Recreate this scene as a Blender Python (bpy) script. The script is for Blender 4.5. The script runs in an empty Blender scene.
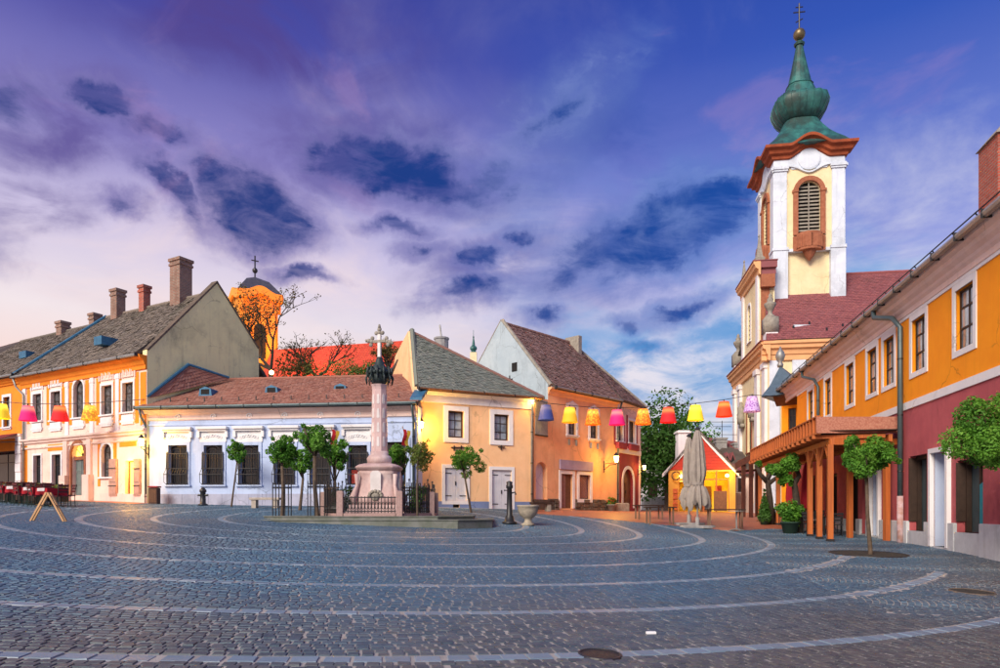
import bpy, bmesh, math, random
import numpy as np
from mathutils import Vector, Matrix
random.seed(7); RNG = np.random.default_rng(7)
R = math.radians
scene = bpy.context.scene
COL = scene.collection

# ---------------------------------------------------------------- camera
F, CX, HY, EYE = 670.0, 500.0, 509.5, 1.6
cam_d = bpy.data.cameras.new('camera'); cam = bpy.data.objects.new('camera', cam_d); COL.objects.link(cam)
cam.location = (0, 0, EYE); cam.rotation_euler = (R(90), 0, 0)
cam_d.sensor_width = 36; cam_d.lens = 36 * F / 1000; cam_d.shift_y = (HY - 334) / 1000
cam_d.clip_end = 3000
scene.camera = cam
scene.render.resolution_x, scene.render.resolution_y = 1024, 684
scene.view_settings.view_transform = 'Standard'; scene.view_settings.look = 'None'
scene.view_settings.gamma = 1; scene.view_settings.use_curve_mapping = False
scene.view_settings.exposure = 1.25

# ---------------------------------------------------------------- sky
world = bpy.data.worlds.new('World'); scene.world = world; world.use_nodes = True
def srgb(h):
    c = [int(h[i:i+2], 16) / 255 for i in (0, 2, 4)]
    return tuple(x / 12.92 if x <= .04045 else ((x + .055) / 1.055) ** 2.4 for x in c) + (1,)
class NT:
    def __init__(s, t): s.t = t; t.nodes.clear()
    def n(s, typ, ins=None, **kw):
        nd = s.t.nodes.new(typ)
        for k, v in kw.items(): setattr(nd, k, v)
        for k, v in (ins or {}).items(): s.set(nd.inputs[k], v)
        return nd
    def set(s, sock, v):
        if hasattr(v, 'is_output'): s.t.links.new(v, sock)
        else: sock.default_value = v
    def m(s, op, a, b=0.0, c=None, clamp=False):
        nd = s.t.nodes.new('ShaderNodeMath'); nd.operation = op; nd.use_clamp = clamp
        s.set(nd.inputs[0], a); s.set(nd.inputs[1], b)
        if c is not None: s.set(nd.inputs[2], c)
        return nd.outputs[0]
    def v(s, op, a, b=None):
        nd = s.t.nodes.new('ShaderNodeVectorMath'); nd.operation = op
        s.set(nd.inputs[0], a)
        if b is not None: s.set(nd.inputs[1], b)
        return nd.outputs['Value' if op in ('LENGTH', 'DOT_PRODUCT') else 0]
    def mix(s, f, a, b, mode='MIX'):
        nd = s.t.nodes.new('ShaderNodeMix'); nd.data_type = 'RGBA'; nd.blend_type = mode
        s.set(nd.inputs[0], f); s.set(nd.inputs[6], a); s.set(nd.inputs[7], b)
        return nd.outputs[2]
    def ramp(s, f, stops, interp='LINEAR'):
        nd = s.t.nodes.new('ShaderNodeValToRGB'); nd.color_ramp.interpolation = interp
        e = nd.color_ramp.elements
        while len(e) < len(stops): e.new(.5)
        for el, (p, c) in zip(e, stops): el.position = p; el.color = c if len(c) == 4 else tuple(c) + (1,)
        s.set(nd.inputs[0], f)
        return nd.outputs[0]
    def noise(s, vec, scale, detail=5, rough=.55, out=0, dist=0.0):
        nd = s.n('ShaderNodeTexNoise', {'Scale': scale, 'Detail': detail, 'Roughness': rough, 'Distortion': dist})
        if vec is not None: s.set(nd.inputs['Vector'], vec)
        return nd.outputs[out]
    def smooth(s, x, a, b):
        nd = s.n('ShaderNodeMapRange', {1: a, 2: b, 3: 0.0, 4: 1.0}, interpolation_type='SMOOTHSTEP'); s.set(nd.inputs[0], x)
        return nd.outputs[0]
SKYGAIN = 0.425
scene.cycles.max_bounces = 5; scene.cycles.diffuse_bounces = 3; scene.cycles.glossy_bounces = 3
def build_sky():
    w = NT(world.node_tree)
    d = w.n('ShaderNodeTexCoord').outputs['Generated']
    sp = w.n('ShaderNodeSeparateXYZ', {0: d}); x, y, z = sp.outputs
    el = w.m('ARCSINE', z); az = w.m('ARCTAN2', x, y)
    ang = w.n('ShaderNodeCombineXYZ', {0: az, 1: el, 2: 0.0}).outputs[0]
    e01 = w.m('DIVIDE', w.m('MAXIMUM', el, 0.0), R(42), clamp=True)
    left = w.ramp(e01, [(0, srgb('fabf98')), (.17, srgb('fcd4c4')), (.34, srgb('f3e6ea')), (.48, srgb('d0c6e4')), (.62, srgb('8f88c8')), (.80, srgb('4b4ea4')), (1, srgb('30388e'))])
    right = w.ramp(e01, [(0, srgb('f4e6d8')), (.12, srgb('e6ecf4')), (.28, srgb('d6dcf2')), (.42, srgb('a2aae4')), (.58, srgb('6a7ed0')), (.78, srgb('3658b8')), (1, srgb('1f42a0'))])
    side = w.smooth(w.m('ADD', az, w.m('MULTIPLY', w.m('SUBTRACT', w.noise(ang, 2.5, 3), .5), .35)), R(-22), R(30))
    base = w.mix(side, left, right)
    # high thin cloud veil, in the perspective of a flat layer
    zz = w.m('ADD', w.m('MAXIMUM', z, 0.0), .13)
    lay = w.n('ShaderNodeCombineXYZ', {0: w.m('DIVIDE', x, zz), 1: w.m('DIVIDE', y, zz), 2: 0.0}).outputs[0]
    veil = w.noise(lay, 1.5, 8, .6, dist=.6)
    veil2 = w.noise(lay, .55, 6, .55, dist=.3)
    lowfade = w.m('SUBTRACT', 1.0, w.smooth(el, R(14), R(34)))
    wht = w.m('MULTIPLY', w.smooth(veil, .46, .7), w.m('MULTIPLY_ADD', lowfade, .5, .12))
    base = w.mix(wht, base, w.mix(side, srgb('f6dfe0'), srgb('f2efF4')))
    drk = w.m('MULTIPLY', w.smooth(veil2, .5, .72), .42)
    base = w.mix(drk, base, w.mix(side, srgb('5a4a94'), srgb('3850ac')))
    low_blue = w.m('MULTIPLY', w.smooth(w.noise(lay, 1.1, 6, .55), .44, .62), w.m('MULTIPLY', side, w.smooth(el, R(3), R(8))))
    base = w.mix(w.m('MULTIPLY', w.m('MULTIPLY', low_blue, .95), lowfade), base, srgb('4f9ad8'))
    # the darker cloud bodies
    warp = w.v('SUBTRACT', w.noise(ang, 7, 6, .62, out=1), (.5, .5, .5))
    warp2 = w.v('SUBTRACT', w.noise(ang, 26, 5, .6, out=1), (.5, .5, .5))
    pos = w.v('ADD', ang, w.v('MULTIPLY', warp, (.13, .08, 0)))
    pos = w.v('ADD', pos, w.v('MULTIPLY', warp2, (.03, .02, 0)))
    def blobs(L):
        acc = None
        for (px, py, rx, ry, rot, k) in L:
            vx, vz = (px - CX) / F, (HY - py) / F
            a0 = math.atan2(vx, 1); n0 = math.hypot(vx, 1); e0 = math.atan2(vz, n0)
            ra = rx / F / n0 / n0; re = ry / F / n0 * math.cos(e0) ** 2
            mp = w.n('ShaderNodeMapping', {'Location': (a0, e0, 0), 'Rotation': (0, 0, R(rot)), 'Scale': (ra, re, 1)}, vector_type='TEXTURE')
            w.set(mp.inputs[0], pos)
            val = w.m('MULTIPLY', w.m('SUBTRACT', 1.0, w.v('LENGTH', mp.outputs[0])), k)
            acc = val if acc is None else w.m('MAXIMUM', acc, val)
        return acc
    soft = blobs([(40, 120, 95, 60, 0, 1), (270, 30, 230, 80, 0, 1), (30, 205, 80, 36, 0, .8), (420, 160, 190, 60, 0, 1), (600, 110, 140, 80, 0, .75), (650, 235, 150, 62, 14, .9), (480, 270, 100, 50, 20, .7), (880, 330, 90, 40, 0, .5), (-200, 130, 240, 90, 0, .9), (1250, 200, 260, 80, 10, .8)])
    sfn = w.noise(w.v('MULTIPLY', ang, (1, 2.1, 1)), 5.5, 9, .6, dist=.7)
    base = w.mix(w.m('MULTIPLY', w.m('MULTIPLY', w.smooth(soft, -.05, .7), w.smooth(sfn, .30, .62)), .85), base, w.mix(side, srgb('54468e'), srgb('3560bc')))
    hard = blobs([(252, 204, 66, 46, -8, 1.55), (270, 230, 58, 26, 0, 1.4), (170, 190, 50, 15, -32, 1), (108, 100, 34, 24, -10, 1), (155, 133, 38, 16, -6, 1), (118, 202, 24, 10, 0, .8), (300, 273, 28, 7, 0, .9),
                  (390, 165, 100, 34, -4, 1.25), (470, 180, 70, 26, 4, .9), (404, 226, 34, 9, 0, 1), (425, 247, 20, 8, 0, .9), (480, 262, 30, 14, 12, .9), (468, 292, 42, 14, 8, 1), (540, 314, 22, 12, 0, 1), (522, 238, 22, 12, 0, .9),
                  (655, 230, 122, 46, 13, 1.6), (590, 262, 70, 24, 14, 1), (690, 304, 52, 11, 14, 1), (622, 324, 16, 11, 0, 1), (640, 345, 26, 7, 0, .8), (550, 120, 60, 20, 30, .5), (20, 100, 60, 30, 10, .6),
                  (-120, 220, 120, 36, 0, 1), (-330, 90, 130, 40, 10, 1), (1150, 250, 130, 40, 10, 1), (1400, 120, 160, 50, 0, 1)])
    fb = w.noise(w.v('MULTIPLY', ang, (1, 1.9, 1)), 10, 10, .66, dist=.5)
    halo = w.smooth(w.m('ADD', hard, w.m('MULTIPLY', w.m('SUBTRACT', sfn, .5), 2.6)), -.95, .45)
    base = w.mix(w.m('MULTIPLY', halo, .65), base, w.mix(side, srgb('6c62a4'), srgb('5f84cc')))
    hm = w.smooth(w.m('ADD', hard, w.m('MULTIPLY', w.m('SUBTRACT', fb, .5), 3.0)), -.30, .95)
    core = w.m('MULTIPLY', w.smooth(w.m('ADD', hard, w.m('MULTIPLY', w.m('SUBTRACT', fb, .5), 1.2)), .0, .55), w.m('MULTIPLY_ADD', w.smooth(sfn, .25, .55), .5, .5))
    cl = w.mix(core, w.mix(side, srgb('8a84bc'), srgb('86a4e0')), w.mix(side, srgb('16387e'), srgb('164aa0')))
    wsp = w.noise(w.v('MULTIPLY', ang, (1, 3.2, 1)), 9, 8, .62, dist=.9)
    base = w.mix(w.m('MULTIPLY', hm, w.m('MULTIPLY_ADD', w.smooth(wsp, .34, .60), .40, .55)), base, cl)
    lb = blobs([(655, 370, 120, 50, 0, 1), (560, 350, 70, 24, 0, .6), (735, 330, 90, 34, 0, .7), (900, 390, 160, 60, 0, .7), (1200, 380, 220, 70, 0, .7)])
    base = w.mix(w.m('MULTIPLY', w.m('MULTIPLY', w.smooth(lb, -.05, .6), w.smooth(fb, .34, .60)), .8), base, srgb('4b95d4'))
    # pink lit cloud edges
    pk = w.m('MULTIPLY', w.smooth(w.noise(lay, 2.4, 6, .6, dist=.8), .58, .7), w.m('MULTIPLY', w.smooth(el, R(12), R(20)), .16))
    base = w.mix(pk, base, srgb('c99ac6'))
    bg = w.n('ShaderNodeBackground', {0: base, 1: SKYGAIN})
    o = w.n('ShaderNodeOutputWorld'); w.t.links.new(bg.outputs[0], o.inputs[0])
build_sky()
world.cycles.sampling_method = 'MANUAL'; world.cycles.sample_map_resolution = 256

# ---------------------------------------------------------------- sun: broad afterglow from behind the left houses
sd = bpy.data.lights.new('sun', 'SUN'); sun = bpy.data.objects.new('sun', sd); COL.objects.link(sun)
sd.energy = 2.0; sd.angle = R(30); sd.color = (1.0, .88, .72)
SUN_EL, SUN_AZ = R(34), R(-147)          # azimuth from +Y, clockwise
sdir = Vector((math.sin(SUN_AZ) * math.cos(SUN_EL), math.cos(SUN_AZ) * math.cos(SUN_EL), math.sin(SUN_EL)))
sun.rotation_euler = sdir.to_track_quat('Z', 'Y').to_euler()

# ---------------------------------------------------------------- helpers
def ray(px, py): return Vector(((px - CX) / F, 1, (HY - py) / F))
def at(px, py, Y):
    r = ray(px, py) * Y; r.z += EYE
    return r
class MB:
    """collects faces of one part"""
    def __init__(s, m=None): s.v = []; s.f = []; s.m = m; s.r = None
    def add(s, vs, fs):
        o = len(s.v)
        s.v += [tuple(s.m @ Vector(p)) if s.m else tuple(p) for p in vs]
        s.f += [tuple(i + o for i in f) for f in fs]
        return s
    def box(s, x0, x1, y0, y1, z0, z1):
        return s.add([(x0,y0,z0),(x1,y0,z0),(x1,y1,z0),(x0,y1,z0),(x0,y0,z1),(x1,y0,z1),(x1,y1,z1),(x0,y1,z1)],
                     [(0,3,2,1),(4,5,6,7),(0,1,5,4),(1,2,6,5),(2,3,7,6),(3,0,4,7)])
    def bev(s, x0, x1, y0, y1, z0, z1, b):
        """box whose top edges are chamfered"""
        return s.add([(x0,y0,z0),(x1,y0,z0),(x1,y1,z0),(x0,y1,z0),(x0,y0,z1-b),(x1,y0,z1-b),(x1,y1,z1-b),(x0,y1,z1-b),(x0+b,y0+b,z1),(x1-b,y0+b,z1),(x1-b,y1-b,z1),(x0+b,y1-b,z1)],
                     [(0,3,2,1),(8,9,10,11),(0,1,5,4),(1,2,6,5),(2,3,7,6),(3,0,4,7),(4,5,9,8),(5,6,10,9),(6,7,11,10),(7,4,8,11)])
    def tube(s, pts, r, n=8, cap=True):
        pts = [Vector(p) for p in pts]; rs = r if isinstance(r, (list, tuple)) else [r] * len(pts)
        vs = []; prev = None
        for i, p in enumerate(pts):
            t = (pts[min(i+1, len(pts)-1)] - pts[max(i-1, 0)])
            t = t.normalized() if t.length > 1e-9 else Vector((0,0,1))
            if prev is None: a = t.orthogonal().normalized()
            else:
                a = prev - t * prev.dot(t)
                a = a.normalized() if a.length > 1e-6 else t.orthogonal().normalized()
            prev = a; b = t.cross(a)
            vs += [tuple(p + (a * math.cos(2*math.pi*k/n) + b * math.sin(2*math.pi*k/n)) * rs[i]) for k in range(n)]
        fs = [(i*n+k, i*n+(k+1)%n, (i+1)*n+(k+1)%n, (i+1)*n+k) for i in range(len(pts)-1) for k in range(n)]
        if cap: fs += [tuple(range(n))[::-1], tuple((len(pts)-1)*n+k for k in range(n))]
        return s.add(vs, fs)
    def lathe(s, prof, c=(0,0,0), n=16, rot=0.0, sq=None):
        """prof: (radius, z)"""
        vs = [(c[0]+r*math.cos(rot+2*math.pi*k/n), c[1]+r*math.sin(rot+2*math.pi*k/n), c[2]+z) for r, z in prof for k in range(n)]
        fs = [(i*n+k, i*n+(k+1)%n, (i+1)*n+(k+1)%n, (i+1)*n+k) for i in range(len(prof)-1) for k in range(n)]
        fs += [tuple(range(n))[::-1], tuple((len(prof)-1)*n+k for k in range(n))]
        return s.add(vs, fs)
    def prism(s, poly, z0, z1):
        """poly in x,y extruded in z"""
        n = len(poly)
        vs = [(p[0], p[1], z0) for p in poly] + [(p[0], p[1], z1) for p in poly]
        return s.add(vs, [tuple(range(n))[::-1], tuple(range(n, 2*n))] + [(k, (k+1)%n, n+(k+1)%n, n+k) for k in range(n)])
    def slab(s, poly, y0, y1):
        """poly in x,z extruded in y (facade depth)"""
        n = len(poly)
        vs = [(p[0], y0, p[1]) for p in poly] + [(p[0], y1, p[1]) for p in poly]
        return s.add(vs, [tuple(range(n)), tuple(range(n, 2*n))[::-1]] + [(k, n+k, n+(k+1)%n, (k+1)%n) for k in range(n)])
    def poly3(s, pts, t, nrm=None):
        """flat 3d polygon with thickness t along -normal"""
        P = [Vector(p) for p in pts]
        if nrm is None: nrm = (P[1]-P[0]).cross(P[2]-P[0]).normalized()
        n = len(P)
        return s.add([tuple(p) for p in P] + [tuple(p - nrm*t) for p in P],
                     [tuple(range(n)), tuple(range(n, 2*n))[::-1]] + [(k, n+k, n+(k+1)%n, (k+1)%n) for k in range(n)])
    def sphere(s, c, r, n=10, sc=(1,1,1)):
        m = n//2+1
        prof = [(max(1e-4, math.sin(math.pi*i/m))*r, -math.cos(math.pi*i/m)*r) for i in range(m+1)]
        vs = [(c[0]+q*math.cos(2*math.pi*k/n)*sc[0], c[1]+q*math.sin(2*math.pi*k/n)*sc[1], c[2]+z*sc[2]) for q, z in prof for k in range(n)]
        return s.add(vs, [(i*n+k, i*n+(k+1)%n, (i+1)*n+(k+1)%n, (i+1)*n+k) for i in range(m) for k in range(n)])
    def mesh(s, name, smooth=False):
        me = bpy.data.meshes.new(name); me.from_pydata(s.v, [], s.f); me.update()
        if smooth: me.polygons.foreach_set('use_smooth', [True]*len(me.polygons))
        return me
def place(o, parent):
    COL.objects.link(o)
    if parent:
        o.parent = parent
        if parent.type == 'EMPTY' and not parent.get('_local'): o.matrix_parent_inverse = Matrix.Translation(-parent.location)
    return o
def obj(name, mb, mat, parent=None, smooth=False, kind=None, label=None):
    me = mb.mesh(name, smooth) if isinstance(mb, MB) else mb
    if mat and not me.materials: me.materials.append(mat)
    o = bpy.data.objects.new(name, me)
    if kind: o['kind'] = kind
    if label: o['label'] = label
    return place(o, parent)
def tag(o, label, cat, group=None):
    o['label'] = label; o['category'] = cat
    if group: o['group'] = group
    return o
LOCALS = []
def thing(name, label, cat, loc=(0,0,0), rz=0, group=None, local=False):
    o = bpy.data.objects.new(name, None); COL.objects.link(o); o.empty_display_size = .2
    o.location = loc; o.rotation_euler = (0, 0, rz)
    if local: o['_local'] = 1; LOCALS.append(o)
    return tag(o, label, cat, group)
def dup(src, loc, rz=None, label=None, parent=None, scale=None):
    c = src.copy(); COL.objects.link(c)
    if parent: c.parent = parent
    else:
        c.location = loc
        if rz is not None: c.rotation_euler = (0, 0, rz)
        if scale: c.scale = (scale,)*3
        if label: c['label'] = label
        if c.get('_local'): LOCALS.append(c)
    for ch in list(src.children): dup(ch, None, parent=c)
    return c
def shade(o):
    o.data.polygons.foreach_set('use_smooth', [True]*len(o.data.polygons)); return o

# ---------------------------------------------------------------- materials
MATS = {}
def mat(name, c1, c2=None, scale=1.2, rough=.85, bump=.15, bscale=30, metal=0, streak=0, emit=None, es=0, rnd=None, spec=.4, stain=None, st=(.55,.75), oc=False, coat=0):
    if name in MATS: return MATS[name]
    m = bpy.data.materials.new(name); m.use_nodes = True; t = NT(m.node_tree)
    if c2 is None: c2 = tuple(x*.8 for x in c1)
    pos = t.n('ShaderNodeTexCoord').outputs['Object'] if oc else t.n('ShaderNodeNewGeometry').outputs['Position']
    col = t.mix(t.smooth(t.noise(pos, scale, 6, .6), .3, .7), tuple(c1)+(1,), tuple(c2)+(1,))
    if rnd:
        a = t.n('ShaderNodeAttribute', attribute_name='rnd').outputs['Fac']
        oi = t.n('ShaderNodeObjectInfo').outputs['Random']
        fr = t.m('FRACT', t.m('ADD', a, oi))
        col = t.mix(.75, col, t.ramp(fr, [(i/(len(rnd)-1), tuple(c)+(1,)) for i, c in enumerate(rnd)]))
    if stain:
        mp = t.v('MULTIPLY', pos, (1, 1, .55))
        col = t.mix(t.m('MULTIPLY', t.smooth(t.noise(mp, .55, 9, .68), st[0], st[1]), .85), col, tuple(stain)+(1,))
    if streak:
        col = t.mix(t.m('MULTIPLY', t.smooth(t.noise(pos, .42, 10, .72), .46, .74), min(.75, streak*1.7)), col, tuple(x*.62 for x in c2)+(1,))
        col = t.mix(t.m('MULTIPLY', t.smooth(t.noise(pos, 3.2, 8, .7), .58, .72), min(.6, streak*1.3)), col, tuple(min(1,x*1.12+.02) for x in c1)+(1,))
        mp = t.v('MULTIPLY', pos, (1.6, 1.6, .12))
        col = t.mix(t.m('MULTIPLY', t.smooth(t.noise(mp, 2.2, 7, .65), .5, .8), streak), col, tuple(x*.45 for x in c1)+(1,))
        col = t.mix(t.m('MULTIPLY', t.smooth(t.noise(pos, 9, 5, .6), .62, .78), streak*.6), col, tuple(min(1, x*1.25+.03) for x in c1)+(1,))
    if streak and name.startswith(('plaster','plinth','trim')):
        vo = t.n('ShaderNodeTexVoronoi', {'Vector': t.v('ADD', pos, t.v('MULTIPLY', t.noise(pos, 1.5, 5, .6, out=1), (.6,.6,.6))), 'Scale': .55}, feature='DISTANCE_TO_EDGE')
        ck = t.m('MULTIPLY', t.m('SUBTRACT', 1.0, t.smooth(vo.outputs['Distance'], .003, .014)), t.smooth(t.noise(pos, .5, 3), .5, .62))
        col = t.mix(t.m('MULTIPLY', ck, .55), col, tuple(x*.35 for x in c1)+(1,))
    bs = t.n('ShaderNodeBsdfPrincipled', {'Base Color': col, 'Roughness': rough, 'Metallic': metal, 'Specular IOR Level': spec, 'Coat Weight': coat})
    if bump:
        h = t.noise(pos, bscale, 5, .6)
        b = t.n('ShaderNodeBump', {'Strength': bump, 'Distance': .02, 'Height': h}); t.t.links.new(b.outputs[0], bs.inputs['Normal'])
    if emit: bs.inputs['Emission Color'].default_value = tuple(emit)+(1,); bs.inputs['Emission Strength'].default_value = es
    o = t.n('ShaderNodeOutputMaterial'); t.t.links.new(bs.outputs[0], o.inputs[0])
    MATS[name] = m
    return m
P_white = mat('plaster_white', (.80,.77,.80), (.72,.70,.75), streak=.25)
P_lilac = mat('plaster_lilac', (.50,.60,.82), (.44,.54,.77), streak=.35, scale=.8)
P_orange = mat('plaster_orange', (.88,.29,.02), (.82,.24,.015), streak=.25)
P_amber = mat('plaster_amber', (.95,.33,.004), (.90,.29,.003), streak=.16)
P_pinkwhite = mat('plaster_pinkwhite', (.86,.66,.58), (.80,.58,.50), streak=.3)
P_yellow = mat('plaster_yellow', (.92,.58,.32), (.87,.52,.27), streak=.3, stain=(.80,.42,.20))
P_peach = mat('plaster_peach', (.92,.50,.26), (.86,.44,.22), streak=.35, stain=(.72,.33,.16))
P_gable = mat('plaster_gable', (.90,.86,.46), (.80,.77,.42), streak=.5, scale=.5, stain=(.22,.24,.15), st=(.52,.70))
P_bluegable = mat('plaster_bluegable', (.50,.58,.63), (.40,.49,.56), streak=.8, scale=.5, stain=(.16,.20,.24), st=(.5,.74))
P_red = mat('plaster_red', (.30,.035,.05), (.24,.03,.04), streak=.3)
P_rasp = mat('plaster_raspberry', (.50,.11,.12), (.42,.085,.10), streak=.4, stain=(.26,.045,.06))
P_plinthblue = mat('plaster_plinthblue', (.20,.27,.48), (.16,.22,.40), streak=.4)
P_cream = mat('plaster_cream', (.84,.72,.46), (.78,.64,.38), streak=.25)
P_church = mat('plaster_church', (.70,.77,.87), (.62,.69,.80), streak=.5)
P_plinthwhite = mat('plinth_white', (.62,.64,.66), (.50,.52,.55), streak=.6, stain=(.30,.31,.33))
P_base = mat('plinth_lilac', (.44,.46,.60), (.36,.38,.50), streak=.5)
TRIM = mat('trim_white', (.80,.79,.80), (.74,.73,.76), streak=.2)
TRIMPINK = mat('trim_pink', (.80,.62,.56), (.74,.55,.50), streak=.3)
SANDSTONE = mat('sandstone_red', (.40,.15,.08), (.30,.10,.05), streak=.4, scale=4)
TERRA = mat('cornice_terracotta', (.38,.085,.03), (.28,.06,.022), streak=.5, scale=3)
STONE = mat('stone_grey', (.36,.33,.28), (.24,.22,.19), scale=5, streak=.4, bump=.4)
STONEDARK = mat('stone_dark', (.16,.12,.09), (.09,.07,.055), scale=5, bump=.5)
PINKSTONE = mat('pink_marble', (.62,.44,.42), (.46,.31,.30), scale=3, streak=.5, stain=(.74,.66,.65), bump=.2, rough=.6)
GRANPINK = mat('pink_granite', (.40,.27,.25), (.31,.20,.19), scale=14, bump=.2, rough=.6)
IRON = mat('wrought_iron', (.012,.013,.016), (.02,.02,.024), rough=.45, bump=.05, spec=.5)
ZINC = mat('zinc', (.34,.34,.33), (.25,.26,.26), rough=.5, metal=.5, bump=.05, scale=3)
GREYMETAL = mat('metal_greygreen', (.10,.14,.15), (.07,.10,.11), rough=.45, metal=.4, bump=.05)
BLUEMETAL = mat('metal_blue', (.045,.17,.30), (.035,.12,.22), rough=.5, metal=.2, bump=.08, scale=4)
COPPER = mat('copper_patina', (.04,.19,.175), (.02,.075,.078), scale=1.3, rough=.5, streak=.8, stain=(.03,.05,.045), st=(.46,.62), bump=.15)
WOODDARK = mat('wood_dark', (.045,.024,.016), (.03,.016,.011), scale=6, rough=.6)
WOODBROWN = mat('wood_brown', (.20,.085,.035), (.13,.055,.025), scale=6, rough=.65)
def wood(name, c1, c2, axis=2):
    if name in MATS: return MATS[name]
    m = bpy.data.materials.new(name); m.use_nodes = True; t = NT(m.node_tree)
    pos = t.n('ShaderNodeNewGeometry').outputs['Position']
    sc = [14, 14, 14]; sc[axis] = 1.0
    g = t.noise(t.v('MULTIPLY', pos, tuple(sc)), 1.0, 7, .65, dist=.5)
    col = t.mix(t.smooth(g, .3, .7), tuple(c1)+(1,), tuple(c2)+(1,))
    col = t.mix(t.m('MULTIPLY', t.smooth(t.noise(pos, 1.1, 5), .5, .75), .5), col, tuple(x*.55 for x in c1)+(1,))
    bs = t.n('ShaderNodeBsdfPrincipled', {'Base Color': col, 'Roughness': .6})
    b = t.n('ShaderNodeBump', {'Strength': .2, 'Distance': .01, 'Height': g}); t.t.links.new(b.outputs[0], bs.inputs['Normal'])
    o = t.n('ShaderNodeOutputMaterial'); t.t.links.new(bs.outputs[0], o.inputs[0])
    MATS[name] = m
    return m
WOODOR = wood('wood_orange', (.50,.135,.025), (.34,.08,.016))
WOODPALE = wood('wood_pale', (.62,.36,.17), (.48,.26,.11))
SHUTTER = mat('shutter_pinkish', (.50,.30,.24), (.42,.24,.19), scale=6, rough=.6)
SHUTWHITE = mat('shutter_white', (.70,.70,.74), (.60,.60,.66), streak=.4, rough=.6)
GLASS = mat('window_glass', (.012,.016,.022), (.02,.026,.032), rough=.05, bump=.02, bscale=2, spec=.45)
GLASSCURT = mat('window_curtain', (.16,.155,.165), (.03,.035,.04), scale=5, rough=.1, bump=.02, bscale=2, spec=.5)
GLASSLIT = mat('window_lit', (.7,.45,.1), (.6,.35,.08), rough=.3, emit=(1,.55,.08), es=1.6)
DARKIN = mat('dark_interior', (.012,.011,.012), (.02,.018,.018), rough=.9, bump=0)
CONCRETE = mat('concrete', (.34,.34,.34), (.25,.25,.26), scale=5, streak=.3)
BRICKRND = [(.30,.10,.06),(.22,.075,.05),(.36,.14,.09),(.26,.11,.08)]
# ---------------------------------------------------------------- terrain: a square that climbs away and to the left
PA, PB = .0375, -.0384
_ctl = [(147,503,33.3),(25,499,38.5),(80,500.6,35.7),(284,506,32.7),(400,507,32.0),(425,507.5,33.0),(488,508.8,34.6),(535,509.5,36),(550,510,37),(585,510.5,39.2),(617,511,41.8),(640,511.3,45),(690,512,50),(740,513,50),
        (833,543,23),(811,537,25.2),(887,541,23.8),(930,546,20.5),(1000,561,16.6),(903,541,22.5),(780,521,34),(760,518,37)]
_C = []; _V = []
for px, py, Y in _ctl:
    p = at(px, py, Y); _C.append((p.x, p.y)); _V.append(p.z - PA*p.y - PB*p.x)
for q in [(0,4),(-4,6),(4,6),(-8,12),(0,12),(7,12),(-14,20),(-4.7,20),(4,20),(-4.7,26.3),(2,27),(-10,26),(-18,26)]:
    _C.append(q); _V.append(0.0)
_C = np.array(_C); _V = np.array(_V); _S = 7.0
_K = np.exp(-((_C[:,None]-_C[None])**2).sum(-1)/(2*_S*_S)) + np.eye(len(_C))*.02
_W = np.linalg.solve(_K, _V)
def gz(x, y):
    x = np.clip(np.asarray(x, float), -34, 26); y = np.clip(np.asarray(y, float), -4, 52)
    d = (x[..., None]-_C[:,0])**2 + (y[..., None]-_C[:,1])**2
    return PA*y + PB*x + (np.exp(-d/(2*_S*_S))*_W).sum(-1)
def G(x, y): return float(gz(x, y))
def gp(px, py):
    """the point of the ground a pixel looks at"""
    lo, hi = 3.0, 70.0; prev = None
    for Y in np.arange(3, 70, .25):
        p = at(px, py, Y)
        if p.z <= G(p.x, p.y): hi = Y; break
        lo = Y
    for _ in range(20):
        mid = (lo+hi)/2; p = at(px, py, mid)
        if p.z > G(p.x, p.y): lo = mid
        else: hi = mid
    return at(px, py, hi)
def onground(px, Y):
    x = (px-CX)/F*Y
    return Vector((x, Y, G(x, Y)))
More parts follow.
